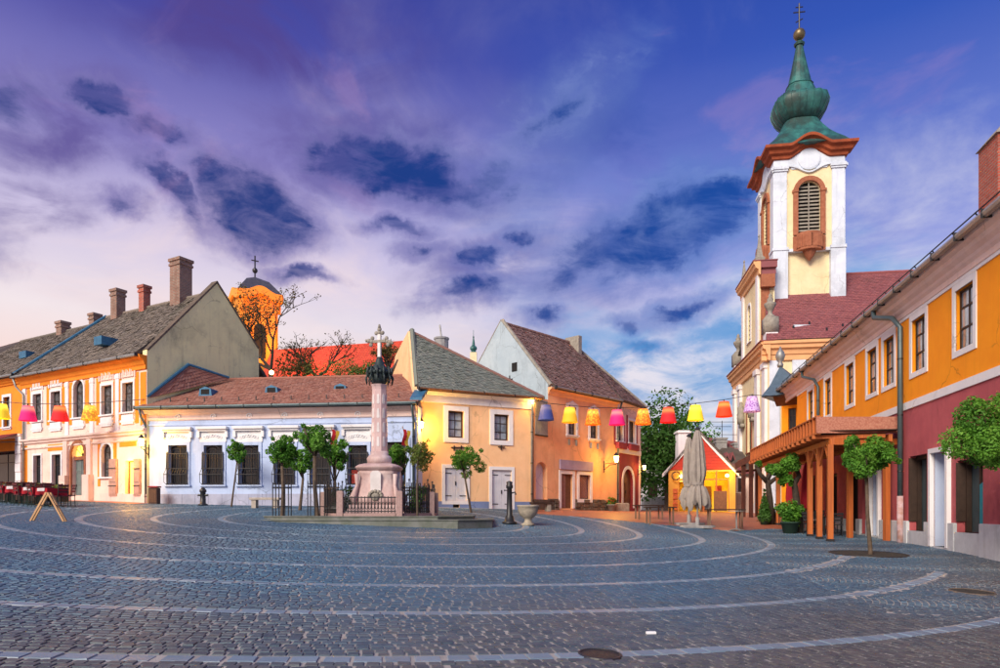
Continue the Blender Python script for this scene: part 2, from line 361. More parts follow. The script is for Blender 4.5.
# ---------------------------------------------------------------- ground and paving
SAND = mat('joint_sand', (.40,.37,.35), (.29,.27,.26), scale=2, bump=.4, bscale=60)
def ground_mat():
    m = bpy.data.materials.new('sett_basalt'); m.use_nodes = True; t = NT(m.node_tree)
    pos = t.n('ShaderNodeNewGeometry').outputs['Position']
    a = t.n('ShaderNodeAttribute', attribute_name='rnd').outputs['Fac']
    oi = t.n('ShaderNodeObjectInfo').outputs['Random']
    fr = t.m('FRACT', t.m('ADD', a, oi))
    col = t.ramp(fr, [(0, (.032,.085,.145)), (.35, (.038,.100,.172)), (.6, (.047,.118,.195)), (.8, (.055,.112,.178)), (.92, (.068,.12,.17)), (1, (.042,.075,.105))])  # blue sheen of the sky painted into the stone colour
    dirt = t.smooth(t.noise(pos, .16, 5, .6), .46, .68)
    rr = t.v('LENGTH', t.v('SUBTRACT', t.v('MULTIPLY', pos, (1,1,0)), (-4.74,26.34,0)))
    col = t.mix(t.m('MULTIPLY', t.smooth(t.m('ADD', rr, t.m('MULTIPLY', t.noise(pos, .35, 4), 6.0)), 19.0, 25.0), .85), col, t.ramp(fr, [(0, (.055,.048,.045)), (.5, (.085,.072,.062)), (1, (.12,.10,.085))]))  # the painted sky sheen gives way to brown stone far from the column
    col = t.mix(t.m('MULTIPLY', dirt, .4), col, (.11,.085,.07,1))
    col = t.mix(t.m('MULTIPLY', t.smooth(t.noise(pos, 18, 5, .7), .45, .75), .35), col, (.20,.21,.22,1))
    rg = t.m('MULTIPLY_ADD', t.noise(pos, 9, 4), .35, .36)
    bs = t.n('ShaderNodeBsdfPrincipled', {'Base Color': col, 'Roughness': rg, 'Specular IOR Level': .7, 'Specular Tint': (.5,.78,1,1)})  # reflections tinted blue to add to the painted sky sheen
    b = t.n('ShaderNodeBump', {'Strength': .35, 'Distance': .012, 'Height': t.noise(pos, 45, 5, .65)}); t.t.links.new(b.outputs[0], bs.inputs['Normal'])
    o = t.n('ShaderNodeOutputMaterial'); t.t.links.new(bs.outputs[0], o.inputs[0])
    return m
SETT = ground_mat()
SLABM = mat('granite_slab', (.14,.19,.25), (.10,.145,.20), scale=3, rough=.42, bump=.2, rnd=[(.16,.24,.33),(.21,.29,.38),(.13,.20,.28),(.24,.29,.35)], spec=.55)
def brickpave():
    m = bpy.data.materials.new('brick_pavers'); m.use_nodes = True; t = NT(m.node_tree)
    pos = t.n('ShaderNodeNewGeometry').outputs['Position']
    br = t.n('ShaderNodeTexBrick', {'Vector': pos, 'Color1': (.46,.13,.06,1), 'Color2': (.34,.10,.055,1), 'Mortar': (.20,.13,.10,1), 'Scale': 1.0, 'Mortar Size': .008, 'Brick Width': .24, 'Row Height': .12})
    col = t.mix(t.m('MULTIPLY', t.smooth(t.noise(pos, .8, 6), .45, .7), .5), br.outputs[0], (.24,.14,.10,1))
    bs = t.n('ShaderNodeBsdfPrincipled', {'Base Color': col, 'Roughness': .5})
    b = t.n('ShaderNodeBump', {'Strength': .4, 'Distance': .01, 'Height': br.outputs['Fac']}); b.invert = True
    t.t.links.new(b.outputs[0], bs.inputs['Normal'])
    o = t.n('ShaderNodeOutputMaterial'); t.t.links.new(bs.outputs[0], o.inputs[0])
    return m
BRICKPAVE = brickpave()
def axis(lo, hi, step, far):
    a = list(np.arange(lo, hi+1e-6, step))
    return np.array([lo-far, lo-far*.4, lo-far*.12, lo-far*.03] + a + [hi+far*.03, hi+far*.12, hi+far*.4, hi+far])
def grid_mesh(name, xs, ys, zoff):
    X, Y = np.meshgrid(xs, ys); Z = gz(X, Y) + zoff
    v = np.stack([X, Y, Z], -1).reshape(-1, 3); nx, ny = len(xs), len(ys)
    i = (np.arange(ny-1)[:,None]*nx + np.arange(nx-1)[None]).ravel()
    f = np.stack([i, i+1, i+1+nx, i+nx], -1)
    return np_mesh(name, v, f)
def np_mesh(name, v, f, rnd=None, smooth=False):
    me = bpy.data.meshes.new(name); nf, k = f.shape
    me.vertices.add(len(v)); me.vertices.foreach_set('co', np.ascontiguousarray(v, dtype=np.float32).ravel())
    me.loops.add(nf*k); me.loops.foreach_set('vertex_index', np.ascontiguousarray(f, dtype=np.int32).ravel())
    me.polygons.add(nf); me.polygons.foreach_set('loop_start', np.arange(0, nf*k, k, dtype=np.int32))
    if smooth: me.polygons.foreach_set('use_smooth', np.ones(nf, bool))
    if rnd is not None:
        at_ = me.attributes.new('rnd', 'FLOAT', 'FACE'); at_.data.foreach_set('value', np.ascontiguousarray(rnd, dtype=np.float32))
    me.update(calc_edges=True); me.validate()
    if not smooth: me.shade_flat()
    return me
ground = obj('ground', grid_mesh('ground', axis(-36, 28, .5, 900), axis(-6, 60, .5, 1400), -.004), SAND, kind='structure')

def inpoly(x, y, poly):
    c = np.zeros(np.shape(x), bool); n = len(poly)
    for i in range(n):
        x1, y1 = poly[i]; x2, y2 = poly[(i+1) % n]
        with np.errstate(divide='ignore', invalid='ignore'):
            c ^= ((y1 > y) != (y2 > y)) & (x < (x2-x1)*(y-y1)/(y2-y1+1e-12)+x1)
    return c
MX, MY = -4.74, 26.34                        # the column the rings are laid about
RA, RS, BW = 5.77, 2.13, .20
brick_edge = [(gp(px, py).x, gp(px, py).y) for px, py in [(519,512.5),(545,514.5),(575,516.5),(610,519.5),(650,523.5),(700,528),(735,531),(765,529),(790,529)]]
BRICKPOLY = brick_edge + [(15.3, 30), (17.0, 38), (21, 52), (9.6, 52), (9.4, 45), (7.3, 41.7), (2.6, 36.8), (1.2, 36)]
BSTRIP = [(-31, 38.4), (-17.2, 31.6), (-17.4, 33.4), (-28, 39.2), (-33, 42)]
SQUARE = [(-31, 38.4), (-17.2, 31.6), (-17.4, 33.2), (-4.1, 32.3), (1.8, 35.6), (3.0, 36.7), (16, 37), (16.4, 36), (9.6, 3), (-9, 3), (-30, 24)]
def paving_patch(name, poly, zoff, step=.24):
    xs = np.arange(min(p[0] for p in poly), max(p[0] for p in poly), step); ys = np.arange(min(p[1] for p in poly), max(p[1] for p in poly), step)
    X, Y = np.meshgrid(xs, ys); V = np.stack([X, Y, gz(X, Y)+zoff], -1).reshape(-1, 3); nx = len(xs)
    i = (np.arange(len(ys)-1)[:,None]*nx + np.arange(nx-1)[None]).ravel()
    f = np.stack([i, i+1, i+1+nx, i+nx], -1); c = V[f].mean(1)
    f = f[inpoly(c[:,0], c[:,1], poly)]
    u, inv = np.unique(f, return_inverse=True)
    return obj(name, np_mesh(name, V[u], inv.reshape(f.shape)), BRICKPAVE, kind='structure')
paving_patch('brick_pavement', BRICKPOLY, .008)
paving_patch('brick_footway', BSTRIP, .008)

def stones(cx, cy, ang, hl, hw, h=.007, inset=.02, tilt=.003):
    """block tops following the ground; arrays in, (n,8,3) verts out"""
    n = len(cx); ca, sa = np.cos(ang), np.sin(ang)
    sgn = np.array([(-1,-1),(1,-1),(1,1),(-1,1)], float)
    jit = RNG.normal(0, .004, (n,4,2))
    out = []
    dz = RNG.normal(0, .0022, n); tx = RNG.normal(0, tilt, (n,4))
    for lvl in (0, 1):
        ins = inset if lvl else 0.0
        lx = sgn[None,:,0]*(hl[:,None]-ins) + jit[:,:,0]; ly = sgn[None,:,1]*(hw[:,None]-ins) + jit[:,:,1]
        X = cx[:,None] + lx*ca[:,None] - ly*sa[:,None]; Y = cy[:,None] + lx*sa[:,None] + ly*ca[:,None]
        Z = gz(X, Y) + (h + dz[:,None] + tx*.6 if lvl else -.02)
        out.append(np.stack([X, Y, Z], -1))
    return np.concatenate(out, 1)
QF = np.array([(4,5,6,7),(0,1,5,4),(1,2,6,5),(2,3,7,6),(3,0,4,7)])
def stone_mesh(name, V, rnd):
    n = len(V); f = (QF[None] + (np.arange(n)*8)[:,None,None]).reshape(-1, 4)
    return np_mesh(name, V.reshape(-1, 3), f, np.repeat(rnd, 5))
def collect():
    A = []; S = []
    bands = [RA + RS*i for i in range(9)]
    def visible(x, y): return (np.abs(x) < .80*y + 2.5) & (y > 3.2)
    r = 2.2
    while r < 33:
        inband = [b for b in bands if b-BW/2-.051 < r < b+BW/2+.051]
        if inband:
            b = inband[0]; n = int(2*math.pi*b/.27); th = (np.arange(n)+RNG.normal(0,.04,n))*2*math.pi/n
            S.append(np.stack([MX+b*np.cos(th), MY+b*np.sin(th), th+math.pi/2, np.full(n, .122)+RNG.normal(0,.006,n), np.full(n, BW/2-.010)], -1))
            r = b+BW/2+.059; continue
        n = int(2*math.pi*r/.132); ph = RNG.random()*6.28
        th = ph + (np.arange(n)+RNG.normal(0,.06,n))*2*math.pi/n
        x = MX+r*np.cos(th); y = MY+r*np.sin(th)
        w = np.clip(RNG.normal(.060,.005,n), .042, .066)
        A.append(np.stack([x, y, th+math.pi/2, w, np.full(n, .052)+RNG.normal(0,.002,n)], -1))
        r += .112
    A = np.concatenate(A); S = np.concatenate(S)
    # segment arcs near the right-hand house
    def fanzone(x, y): return (np.hypot(x-MX, y-MY) > RA+RS*4+.3) & (x > 5.6+.10*(y-10)) & (y > 9.5) & (y < 30)
    A = A[~fanzone(A[:,0], A[:,1])]; S = S[~(fanzone(S[:,0], S[:,1]) & (S[:,0] > 9.5))]
    Fn = []
    Wd, Rd = 2.3, 1.75
    for b in range(10):
        yc = 9 + b*Wd
        for k in range(-10, 150):
            ph = np.arange(-math.asin(Wd/2/Rd), math.asin(Wd/2/Rd),   .115/Rd)
            n = len(ph); ph = ph + RNG.normal(0,.008,n)
            x = 4 + k*.11 + Rd*np.cos(ph) - Rd; y = yc + Rd*np.sin(ph)
            Fn.append(np.stack([x, y, ph+math.pi/2, np.full(n,.050)+RNG.normal(0,.003,n), np.full(n,.044)], -1))
    Fn = np.concatenate(Fn); Fn = Fn[fanzone(Fn[:,0], Fn[:,1])]
    # keep the pale ring F visible through the arcs
    rr = np.hypot(Fn[:,0]-MX, Fn[:,1]-MY); keep = np.ones(len(Fn), bool)
    for b in bands[5:7]: keep &= ~((np.abs(rr-b) < BW/2+.06) & (Fn[:,0] < 9.5))
    A = np.concatenate([A, Fn[keep]])
    ok = lambda Q: Q[visible(Q[:,0], Q[:,1]) & inpoly(Q[:,0], Q[:,1], SQUARE) & ~inpoly(Q[:,0], Q[:,1], BRICKPOLY) & ~inpoly(Q[:,0], Q[:,1], BSTRIP) & (np.hypot(Q[:,0]-13.05, Q[:,1]-23.75+1.4) > -1)]
    return ok(A), ok(S)
SA, SS = collect()
GRATE = gp(868, 554); HOLE = gp(972, 592); COVER = gp(600, 655)
for c, rad in ((GRATE, .95), (HOLE, .34), (COVER, .20)):
    SA = SA[np.hypot(SA[:,0]-c.x, SA[:,1]-c.y) > rad+.03]; SS = SS[np.hypot(SS[:,0]-c.x, SS[:,1]-c.y) > rad+.03]
def split(Q, num):
    px = CX + F*Q[:,0]/Q[:,1]; py = HY + F*(EYE-gz(Q[:,0],Q[:,1]))/Q[:,1]
    seen = (px > 0) & (px < 1000) & (py < 668) & (py > 0)
    o = np.argsort(np.where(seen, Q[:,1], 1e6))
    m = np.zeros(len(Q), bool); m[o[:num]] = True
    return Q[m], Q[~m]
def unit_block(seed, ins):
    rr = random.Random(seed); b = MB(); vs = []
    for lvl in (0, 1):
        for sx, sy in ((-1,-1),(1,-1),(1,1),(-1,1)):
            q = 1-ins*lvl
            vs.append((sx*q+rr.uniform(-.06,.06), sy*q+rr.uniform(-.06,.06), (.007+rr.uniform(-.002,.002)) if lvl else -.02))
    b.add(vs, [tuple(q) for q in QF])
    return b.mesh('sett')
def pieces(Q, name, material, ins):
    near, rest = split(Q, 300)
    ms = [unit_block(i, ins) for i in range(8)]
    for m_ in ms: m_.materials.append(material)
    for i, q in enumerate(near):
        o = bpy.data.objects.new(name, ms[i % 8]); COL.objects.link(o); o.parent = ground
        z = G(q[0], q[1]); e = .1
        gx = (G(q[0]+e, q[1])-z)/e; gy = (G(q[0], q[1]+e)-z)/e
        up = Vector((-gx+random.gauss(0,.006), -gy+random.gauss(0,.006), 1)).normalized()
        X = Vector((math.cos(q[2]), math.sin(q[2]), 0)); X = (X-up*X.dot(up)).normalized(); Yv = up.cross(X)
        Mx = Matrix((X, Yv, up)).transposed().to_4x4(); Mx.translation = (q[0], q[1], z+random.gauss(0,.003))
        o.matrix_local = Mx @ Matrix.Diagonal((q[3], q[4], 1, 1))
    V = stones(rest[:,0], rest[:,1], rest[:,2], rest[:,3], rest[:,4], inset=.008)
    o = obj(name+'s', stone_mesh(name+'s', V, RNG.random(len(V))), material, ground, kind='stuff')
    return len(near), len(rest)
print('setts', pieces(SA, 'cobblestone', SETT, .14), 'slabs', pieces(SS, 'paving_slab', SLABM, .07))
# ---------------------------------------------------------------- houses: helpers
class Fr:
    """facade frame: u along the wall, d into the wall, z up"""
    def __init__(s, A, B):
        s.A = Vector((A[0], A[1], 0)); s.B = Vector((B[0], B[1], 0)); e = s.B-s.A
        s.L = e.length; s.u = e.normalized(); s.d = Vector((-s.u.y, s.u.x, 0))
        s.m = Matrix(((s.u.x, s.d.x, 0, s.A.x), (s.u.y, s.d.y, 0, s.A.y), (0, 0, 1, 0), (0, 0, 0, 1)))
    def pix(s, px, py, off=0.0):
        r = ray(px, py); o = Vector((0, 0, EYE)); n = s.d
        t = (s.A + n*off - o).dot(n) / r.dot(n)
        p = o + r*t
        return (p-s.A).dot(s.u), p.z
    def rect(s, x0, y0, x1, y1, off=0.0):
        """pixel box read at its centre column"""
        xm = (x0+x1)/2
        return s.pix(x0, (y0+y1)/2, off)[0], s.pix(x1, (y0+y1)/2, off)[0], s.pix(xm, y1, off)[1], s.pix(xm, y0, off)[1]
    def p(s, u, d, z): return s.m @ Vector((u, d, z))
    def mb(s): return MB(s.m)
    def ground(s, u, d=0):
        q = s.p(u, d, 0); return G(q.x, q.y)
def arch_pts(u0, u1, z1, n=10, rise=None):
    r = (u1-u0)/2; rise = rise or r; c = (u0+u1)/2
    return [(c - r*math.cos(math.pi*k/n), z1-rise + rise*math.sin(math.pi*k/n)) for k in range(n+1)]
def wall_mb(fr, u0, u1, z0, z1, holes, t=.3, top=None):
    """front wall with real openings; holes: (u0,u1,z0,z1,arch_rise or 0). top: optional polygon above z1 [(u,z)..]"""
    b = fr.mb()
    us = sorted(set([u0, u1] + [h[i] for h in holes for i in (0, 1)])); zs = sorted(set([z0, z1] + [h[i] for h in holes for i in (2, 3)]))
    us = [u for u in us if u0-1e-6 <= u <= u1+1e-6]; zs = [z for z in zs if z0-1e-6 <= z <= z1+1e-6]
    for i in range(len(us)-1):
        for j in range(len(zs)-1):
            cu, cz = (us[i]+us[i+1])/2, (zs[j]+zs[j+1])/2
            if any(h[0] < cu < h[1] and h[2] < cz < h[3] for h in holes): continue
            b.add([(us[i],0,zs[j]),(us[i+1],0,zs[j]),(us[i+1],0,zs[j+1]),(us[i],0,zs[j+1])], [(0,1,2,3)])
    for h in holes:
        a0, a1, c0, c1, rise = h
        tt = t
        b.add([(a0,0,c0),(a1,0,c0),(a1,tt,c0),(a0,tt,c0)], [(0,1,2,3)])
        zt = c1-rise if rise else c1
        b.add([(a0,0,c0),(a0,tt,c0),(a0,tt,zt),(a0,0,zt)], [(0,1,2,3)]); b.add([(a1,0,c0),(a1,tt,c0),(a1,tt,zt),(a1,0,zt)], [(3,2,1,0)])
        if rise:
            ap = arch_pts(a0, a1, c1, 10, rise)
            for k in range(10):
                p, q = ap[k], ap[k+1]; cu = a0 if k < 5 else a1
                b.add([(cu,0,c1),(p[0],0,p[1]),(q[0],0,q[1])], [(0,1,2)])
                b.add([(p[0],0,p[1]),(q[0],0,q[1]),(q[0],tt,q[1]),(p[0],tt,p[1])], [(0,1,2,3)])
            b.add([(a0,0,c1),(ap[5][0],0,ap[5][1]),(a1,0,c1)], [(0,1,2)])
        else: b.add([(a0,0,c1),(a1,0,c1),(a1,tt,c1),(a0,tt,c1)], [(3,2,1,0)])
    return b
def frame_mb(fr, u0, u1, z0, z1, w, d0, d1, nx=1, ny=1, mw=.03, rows=None, rise=0):
    b = fr.mb()
    zt = z1-rise
    b.box(u0, u0+w, d0, d1, z0, zt); b.box(u1-w, u1, d0, d1, z0, zt); b.box(u0+w, u1-w, d0, d1, z0, z0+w)
    if rise:
        o = arch_pts(u0, u1, z1, 10, rise); i_ = arch_pts(u0+w, u1-w, z1-w, 10, rise-w)
        for k in range(10): b.slab([i_[k], i_[k+1], o[k+1], o[k]][::-1], d0, d1)
    else: b.box(u0+w, u1-w, d0, d1, z1-w, z1)
    for i in range(1, nx):
        c = u0 + (u1-u0)*i/nx; b.box(c-mw/2, c+mw/2, d0+.008, d1-.004, z0+w, z1-w)
    for r_ in (rows if rows is not None else [j/ny for j in range(1, ny)]):
        c = z0 + (z1-z0)*r_; b.box(u0+w, u1-w, d0+.004, d1-.006, c-mw/2, c+mw/2)
    return b
def ring_mb(fr, u0, u1, z0, z1, w, d0, d1, rise=0, sides='lrtb'):
    """surround outside the opening"""
    b = fr.mb(); zt = z1-rise
    b.box(u0-w, u0, d0, d1, z0-(w if 'b' in sides else 0), zt if rise else z1+w); b.box(u1, u1+w, d0, d1, z0-(w if 'b' in sides else 0), zt if rise else z1+w)
    if 'b' in sides: b.box(u0, u1, d0, d1, z0-w, z0)
    if rise:
        o = arch_pts(u0-w, u1+w, z1+w, 12, rise+w); i_ = arch_pts(u0, u1, z1, 12, rise)
        for k in range(12): b.slab([i_[k], i_[k+1], o[k+1], o[k]][::-1], d0, d1)
    elif 't' in sides: b.box(u0, u1, d0, d1, z1, z1+w)
    return b
def window(house, fr, h, glass=None, frm=None, nx=2, ny=2, rows=None, fw=.06, sur=None, sw=.12, sill=True, dep=.14, panes=False, mw=.035, sides='lrt', proud=.05):
    u0, u1, z0, z1, rise = h
    glass = glass or GLASS; frm = frm or WOODDARK
    w = obj('window', frame_mb(fr, u0, u1, z0, z1, fw, dep, dep+.06, nx, ny, mw, rows, rise), frm, house)
    if panes:
        zs = [0] + list(rows if rows is not None else [j/ny for j in range(1, ny)]) + [1]
        for i in range(nx):
            for j in range(len(zs)-1):
                a0 = u0+(u1-u0)*i/nx; a1 = u0+(u1-u0)*(i+1)/nx; c0 = z0+(z1-z0)*zs[j]; c1 = z0+(z1-z0)*zs[j+1]
                t = random.uniform(-.006, .006); s2 = random.uniform(-.006, .006)
                b = fr.mb(); b.add([(a0+.01,dep+.03+t,c0+.01),(a1-.01,dep+.03-t,c0+.01),(a1-.01,dep+.03-t+s2,c1-.01),(a0+.01,dep+.03+t+s2,c1-.01)], [(0,1,2,3)])
                obj('pane', b, glass, w)
        b = fr.mb(); b.box(u0, u1, dep+.25, dep+.27, z0, z1); obj('window_back', b, DARKIN, w)
    else:
        b = fr.mb()
        if rise: b.slab(([(u0,z0),(u1,z0)] + arch_pts(u0,u1,z1,10,rise)[::-1])[::1], dep+.03, dep+.06)
        else: b.box(u0, u1, dep+.03, dep+.06, z0, z1)
        obj('pane', b, glass, w)
    if sur: obj('window_surround', ring_mb(fr, u0, u1, z0, z1, sw, -proud, .02, rise, sides), sur, house)
    if sill:
        b = fr.mb(); b.box(u0-sw-.04, u1+sw+.04, -proud-.07, dep, z0-.08, z0-.002); obj('sill', b, sur or TRIM, w)
    return w
def door(house, fr, h, leafmat, name='door', dep=.16, leaves=1, panels=2, sur=None, sw=.12, proud=.05, handle=True):
    u0, u1, z0, z1, rise = h
    b = fr.mb()
    if rise: b.slab([(u0,z0),(u1,z0)] + arch_pts(u0,u1,z1,10,rise)[::-1], dep, dep+.06)
    else: b.box(u0, u1, dep, dep+.06, z0, z1)
    d = obj(name, b, leafmat, house)
    b = fr.mb()
    for i in range(leaves):
        a0 = u0+(u1-u0)*i/leaves+.05; a1 = u0+(u1-u0)*(i+1)/leaves-.05; H = (z1-rise-z0)
        for j in range(panels):
            c0 = z0+.1+(H-.1)*j/panels; c1 = z0+(H-.02)*(j+1)/panels
            for q in ((a0,a0+.05,c0,c1),(a1-.05,a1,c0,c1),(a0+.05,a1-.05,c0,c0+.05),(a0+.05,a1-.05,c1-.05,c1)): b.box(q[0],q[1],dep-.025,dep-.001,q[2],q[3])
    obj('door_panel', b, leafmat, d)
    if handle:
        b = fr.mb(); c = (u0+u1)/2 if leaves == 2 else u0+.12
        b.box(c-.02+.06, c+.02+.06, dep-.05, dep-.002, z0+.95, z0+1.15); obj('handle', b, IRON, d)
    if sur: obj('door_surround', ring_mb(fr, u0, u1, z0, z1, sw, -proud, .02, rise, 'lrt'), sur, house)
    return d
def band(house, fr, name, u0, u1, prof, material, wrap=0):
    """moulding: prof = [(d,z)...] outline from bottom to top on the outside, extruded along u"""
    b = fr.mb(); P = [(0.02, prof[0][1])] + list(prof) + [(0.02, prof[-1][1])]; n = len(P)
    vs = [(u0, d, z) for d, z in P] + [(u1, d, z) for d, z in P]
    b.add(vs, [tuple(range(n))[::-1], tuple(range(n, 2*n))] + [(k, (k+1) % n, n+(k+1) % n, n+k) for k in range(n)])
    return obj(name, b, material, house)
def cornice_prof(z, h, proj):
    return [(-.02, z), (-.02-proj*.18, z), (-.02-proj*.22, z+h*.2), (-.02-proj*.45, z+h*.3), (-.02-proj*.55, z+h*.5), (-.02-proj*.85, z+h*.65), (-.02-proj*.9, z+h*.8), (-.02-proj, z+h*.85), (-.02-proj, z+h)]
def tiles(A, B, C, D, w=.19, e=.16, lift=.03, jit=.006, thick=.018):
    """A,B eave left/right, C,D ridge right/left; one small plate per tile"""
    A, B, C, D = (np.array(tuple(p), float) for p in (A, B, C, D))
    hl = np.linalg.norm(((D+C)-(A+B))/2); rows = max(3, int(hl/e)); V = []; K = []
    nrm = np.cross(B-A, (D+C)/2-(A+B)/2); nrm /= np.linalg.norm(nrm)
    if nrm[2] < 0: nrm = -nrm
    for i in range(rows):
        v0, v1 = i/rows, min(1, (i+1.25)/rows)
        L0, R0 = A+(D-A)*v0, B+(C-B)*v0; L1, R1 = A+(D-A)*v1, B+(C-B)*v1
        ln = np.linalg.norm(R0-L0); n = max(1, int(round(ln/w))); sh = .5 if i % 2 else 0
        s = np.clip((np.arange(n+1)-sh+RNG.normal(0,.01))/n, 0, 1); s = np.unique(s)
        if s[-1] < 1: s = np.append(s, 1.0)
        m = len(s)-1; a, b = s[:-1,None], s[1:,None]; g = .04/max(n,1)
        up = nrm[None]*(lift+RNG.normal(0,jit,(m,1))); sag = nrm[None]*RNG.normal(0,jit*.5,(m,1))
        p0 = L0+(R0-L0)*(a+g)+up; p1 = L0+(R0-L0)*(b-g)+up+sag
        p2 = L1+(R1-L1)*(b-g)+sag+nrm*.006; p3 = L1+(R1-L1)*(a+g)+nrm*.006
        q0 = p0-nrm*thick; q1 = p1-nrm*thick
        V.append(np.stack([p0,p1,p2,p3,q0,q1], 1))
    V = np.concatenate(V); n = len(V); o = (np.arange(n)*6)[:,None]
    f = np.concatenate([np.array([[0,1,2,3]])+o, np.array([[4,5,1,0]])+o], 1).reshape(-1, 4)
    return V.reshape(-1, 3), f, np.repeat(RNG.random(n), 2)
def roof(house, planes, tm, under, name='roof', w=.19, e=.16, jit=.006, lift=.03, th=.16):
    b = MB(); VV = []; FF = []; RR = []; off = 0
    for (A, B, C, D) in planes:
        A, B, C, D = (Vector(p) for p in (A, B, C, D))
        pts = [A, B, C] if (C-D).length < .02 else [A, B, C, D]
        nr = (B-A).cross(C-A).normalized()
        if nr.z < 0: pts = pts[::-1]; nr = -nr
        b.poly3(pts, th, nr)
        v, f, r_ = tiles(A, B, C, D, w, e, lift, jit)
        VV.append(v); FF.append(f+off); RR.append(r_); off += len(v)
    o = obj(name, b, under, house)
    obj('roof_tiles', np_mesh('roof_tiles', np.concatenate(VV), np.concatenate(FF), np.concatenate(RR)), tm, o, kind='stuff')
    return o
def ridge_caps(par, P, Q, tm, r=.11, step=.36):
    P, Q = Vector(P), Vector(Q); L = (Q-P).length; n = max(2, int(L/step)); b = MB()
    for i in range(n):
        a = P+(Q-P)*(i/n); c = P+(Q-P)*((i+1.12)/n)
        b.tube([a+Vector((0,0,.01*(i%2))), c+Vector((0,0,.03))], [r, r*.86], 8)
    return obj('ridge_cap', b, tm, par, kind='stuff')
def tilemat(name, ramp, moss=(.10,.11,.06), mossk=.5, c=(.2,.15,.12)):
    return mat(name, c, tuple(x*.7 for x in c), scale=.7, rough=.9, bump=.25, bscale=60, rnd=ramp, stain=moss, st=(.58-.16*mossk, .82-.16*mossk))
T_GREY = tilemat('tiles_greybrown', [(.17,.15,.13),(.23,.20,.17),(.13,.12,.11),(.28,.23,.19),(.16,.15,.15)], (.10,.10,.07), .5)
T_RED = tilemat('tiles_red', [(.33,.14,.10),(.39,.19,.14),(.27,.105,.08),(.43,.23,.18),(.31,.16,.13)], (.22,.12,.09), .35, (.34,.15,.11))
T_GREEN = tilemat('tiles_greengrey', [(.16,.19,.17),(.20,.22,.19),(.12,.15,.14),(.25,.26,.22),(.17,.18,.17)], (.12,.13,.09), .5, (.18,.20,.18))
T_BROWN = tilemat('tiles_redbrown', [(.25,.13,.11),(.31,.18,.15),(.19,.10,.09),(.34,.22,.20),(.22,.14,.14)], (.10,.09,.07), .5, (.25,.14,.12))
T_WINE = tilemat('tiles_wine', [(.25,.075,.085),(.31,.10,.10),(.20,.06,.07),(.28,.10,.11)], (.16,.06,.06), .2, (.26,.08,.09))
T_SCARLET = tilemat('tiles_scarlet', [(.52,.06,.03),(.58,.08,.04),(.46,.05,.03)], (.40,.06,.03), .2, (.52,.07,.04))
UNDER = mat('roof_under', (.10,.08,.07), (.07,.055,.05), bump=.1)
def brickmat(name, c1, c2, mortar):
    if name in MATS: return MATS[name]
    m = bpy.data.materials.new(name); m.use_nodes = True; t = NT(m.node_tree)
    g = t.n('ShaderNodeNewGeometry'); pos = g.outputs['Position']
    sp = t.n('ShaderNodeSeparateXYZ', {0: pos})
    vec = t.n('ShaderNodeCombineXYZ', {0: t.m('ADD', sp.outputs[0], sp.outputs[1]), 1: sp.outputs[2], 2: 0.0}).outputs[0]
    br = t.n('ShaderNodeTexBrick', {'Vector': vec, 'Color1': tuple(c1)+(1,), 'Color2': tuple(c2)+(1,), 'Mortar': tuple(mortar)+(1,), 'Scale': 1.0, 'Mortar Size': .012, 'Brick Width': .27, 'Row Height': .085})
    col = t.mix(t.m('MULTIPLY', t.smooth(t.noise(pos, 2.5, 6), .45, .75), .6), br.outputs[0], tuple(x*.5 for x in c1)+(1,))
    bs = t.n('ShaderNodeBsdfPrincipled', {'Base Color': col, 'Roughness': .9})
    b = t.n('ShaderNodeBump', {'Strength': .5, 'Distance': .02, 'Height': br.outputs['Fac']}); b.invert = True
    t.t.links.new(b.outputs[0], bs.inputs['Normal'])
    o = t.n('ShaderNodeOutputMaterial'); t.t.links.new(bs.outputs[0], o.inputs[0]); MATS[name] = m
    return m
BRICK = brickmat('chimney_brick', (.30,.15,.11), (.22,.12,.09), (.30,.26,.22))
BRICKRED = brickmat('chimney_brick_red', (.48,.10,.06), (.36,.08,.055), (.32,.22,.18))
def chimney(par, c, w, d, z0, z1, rz, m, cap=True):
    b = MB(Matrix.Translation((c[0], c[1], 0)) @ Matrix.Rotation(rz, 4, 'Z'))
    b.box(-w/2, w/2, -d/2, d/2, z0, z1-.42); b.box(-w/2-.05, w/2+.05, -d/2-.05, d/2+.05, z1-.42, z1-.30); b.box(-w/2-.01, w/2+.01, -d/2-.01, d/2+.01, z1-.30, z1-.16)
    b.box(-w/2-.07, w/2+.07, -d/2-.07, d/2+.07, z1-.16, z1)
    ch = obj('chimney', b, m, par)
    b = MB(Matrix.Translation((c[0], c[1], 0)) @ Matrix.Rotation(rz, 4, 'Z')); b.box(-w/2-.08, w/2+.08, -d/2-.08, d/2+.08, z0, z0+.3); obj('flashing', b, ZINC, ch)
    return ch
def gutter(house, fr, u0, u1, d, z, r=.075, m=None):
    b = fr.mb(); b.tube([(u0, d, z), (u1, d, z)], r, 8); o = obj('gutter', b, m or ZINC, house)
    b = fr.mb(); n = max(2, int((u1-u0)/1.4))
    for i in range(n+1):
        u = u0+(u1-u0)*i/n; b.box(u-.015, u+.015, d-r-.012, d+r+.03, z-r-.012, z+r+.012)
    obj('gutter_bracket', b, IRON, o, kind='stuff')
    return o
def pipe(house, fr, pts, r=.06, m=None):
    b = fr.mb(); b.tube(pts, r, 8); o = shade(obj('downpipe', b, m or ZINC, house))
    b = fr.mb(); x, y, z = pts[-1]; zt = pts[-2][2]
    for k in range(3): b = fr.mb(); b.lathe([(r+.012, 0), (r+.012, .05)], (x, y, z+(zt-z)*(.15+.33*k)), 8); obj('pipe_clip', b, IRON, o)
    return o
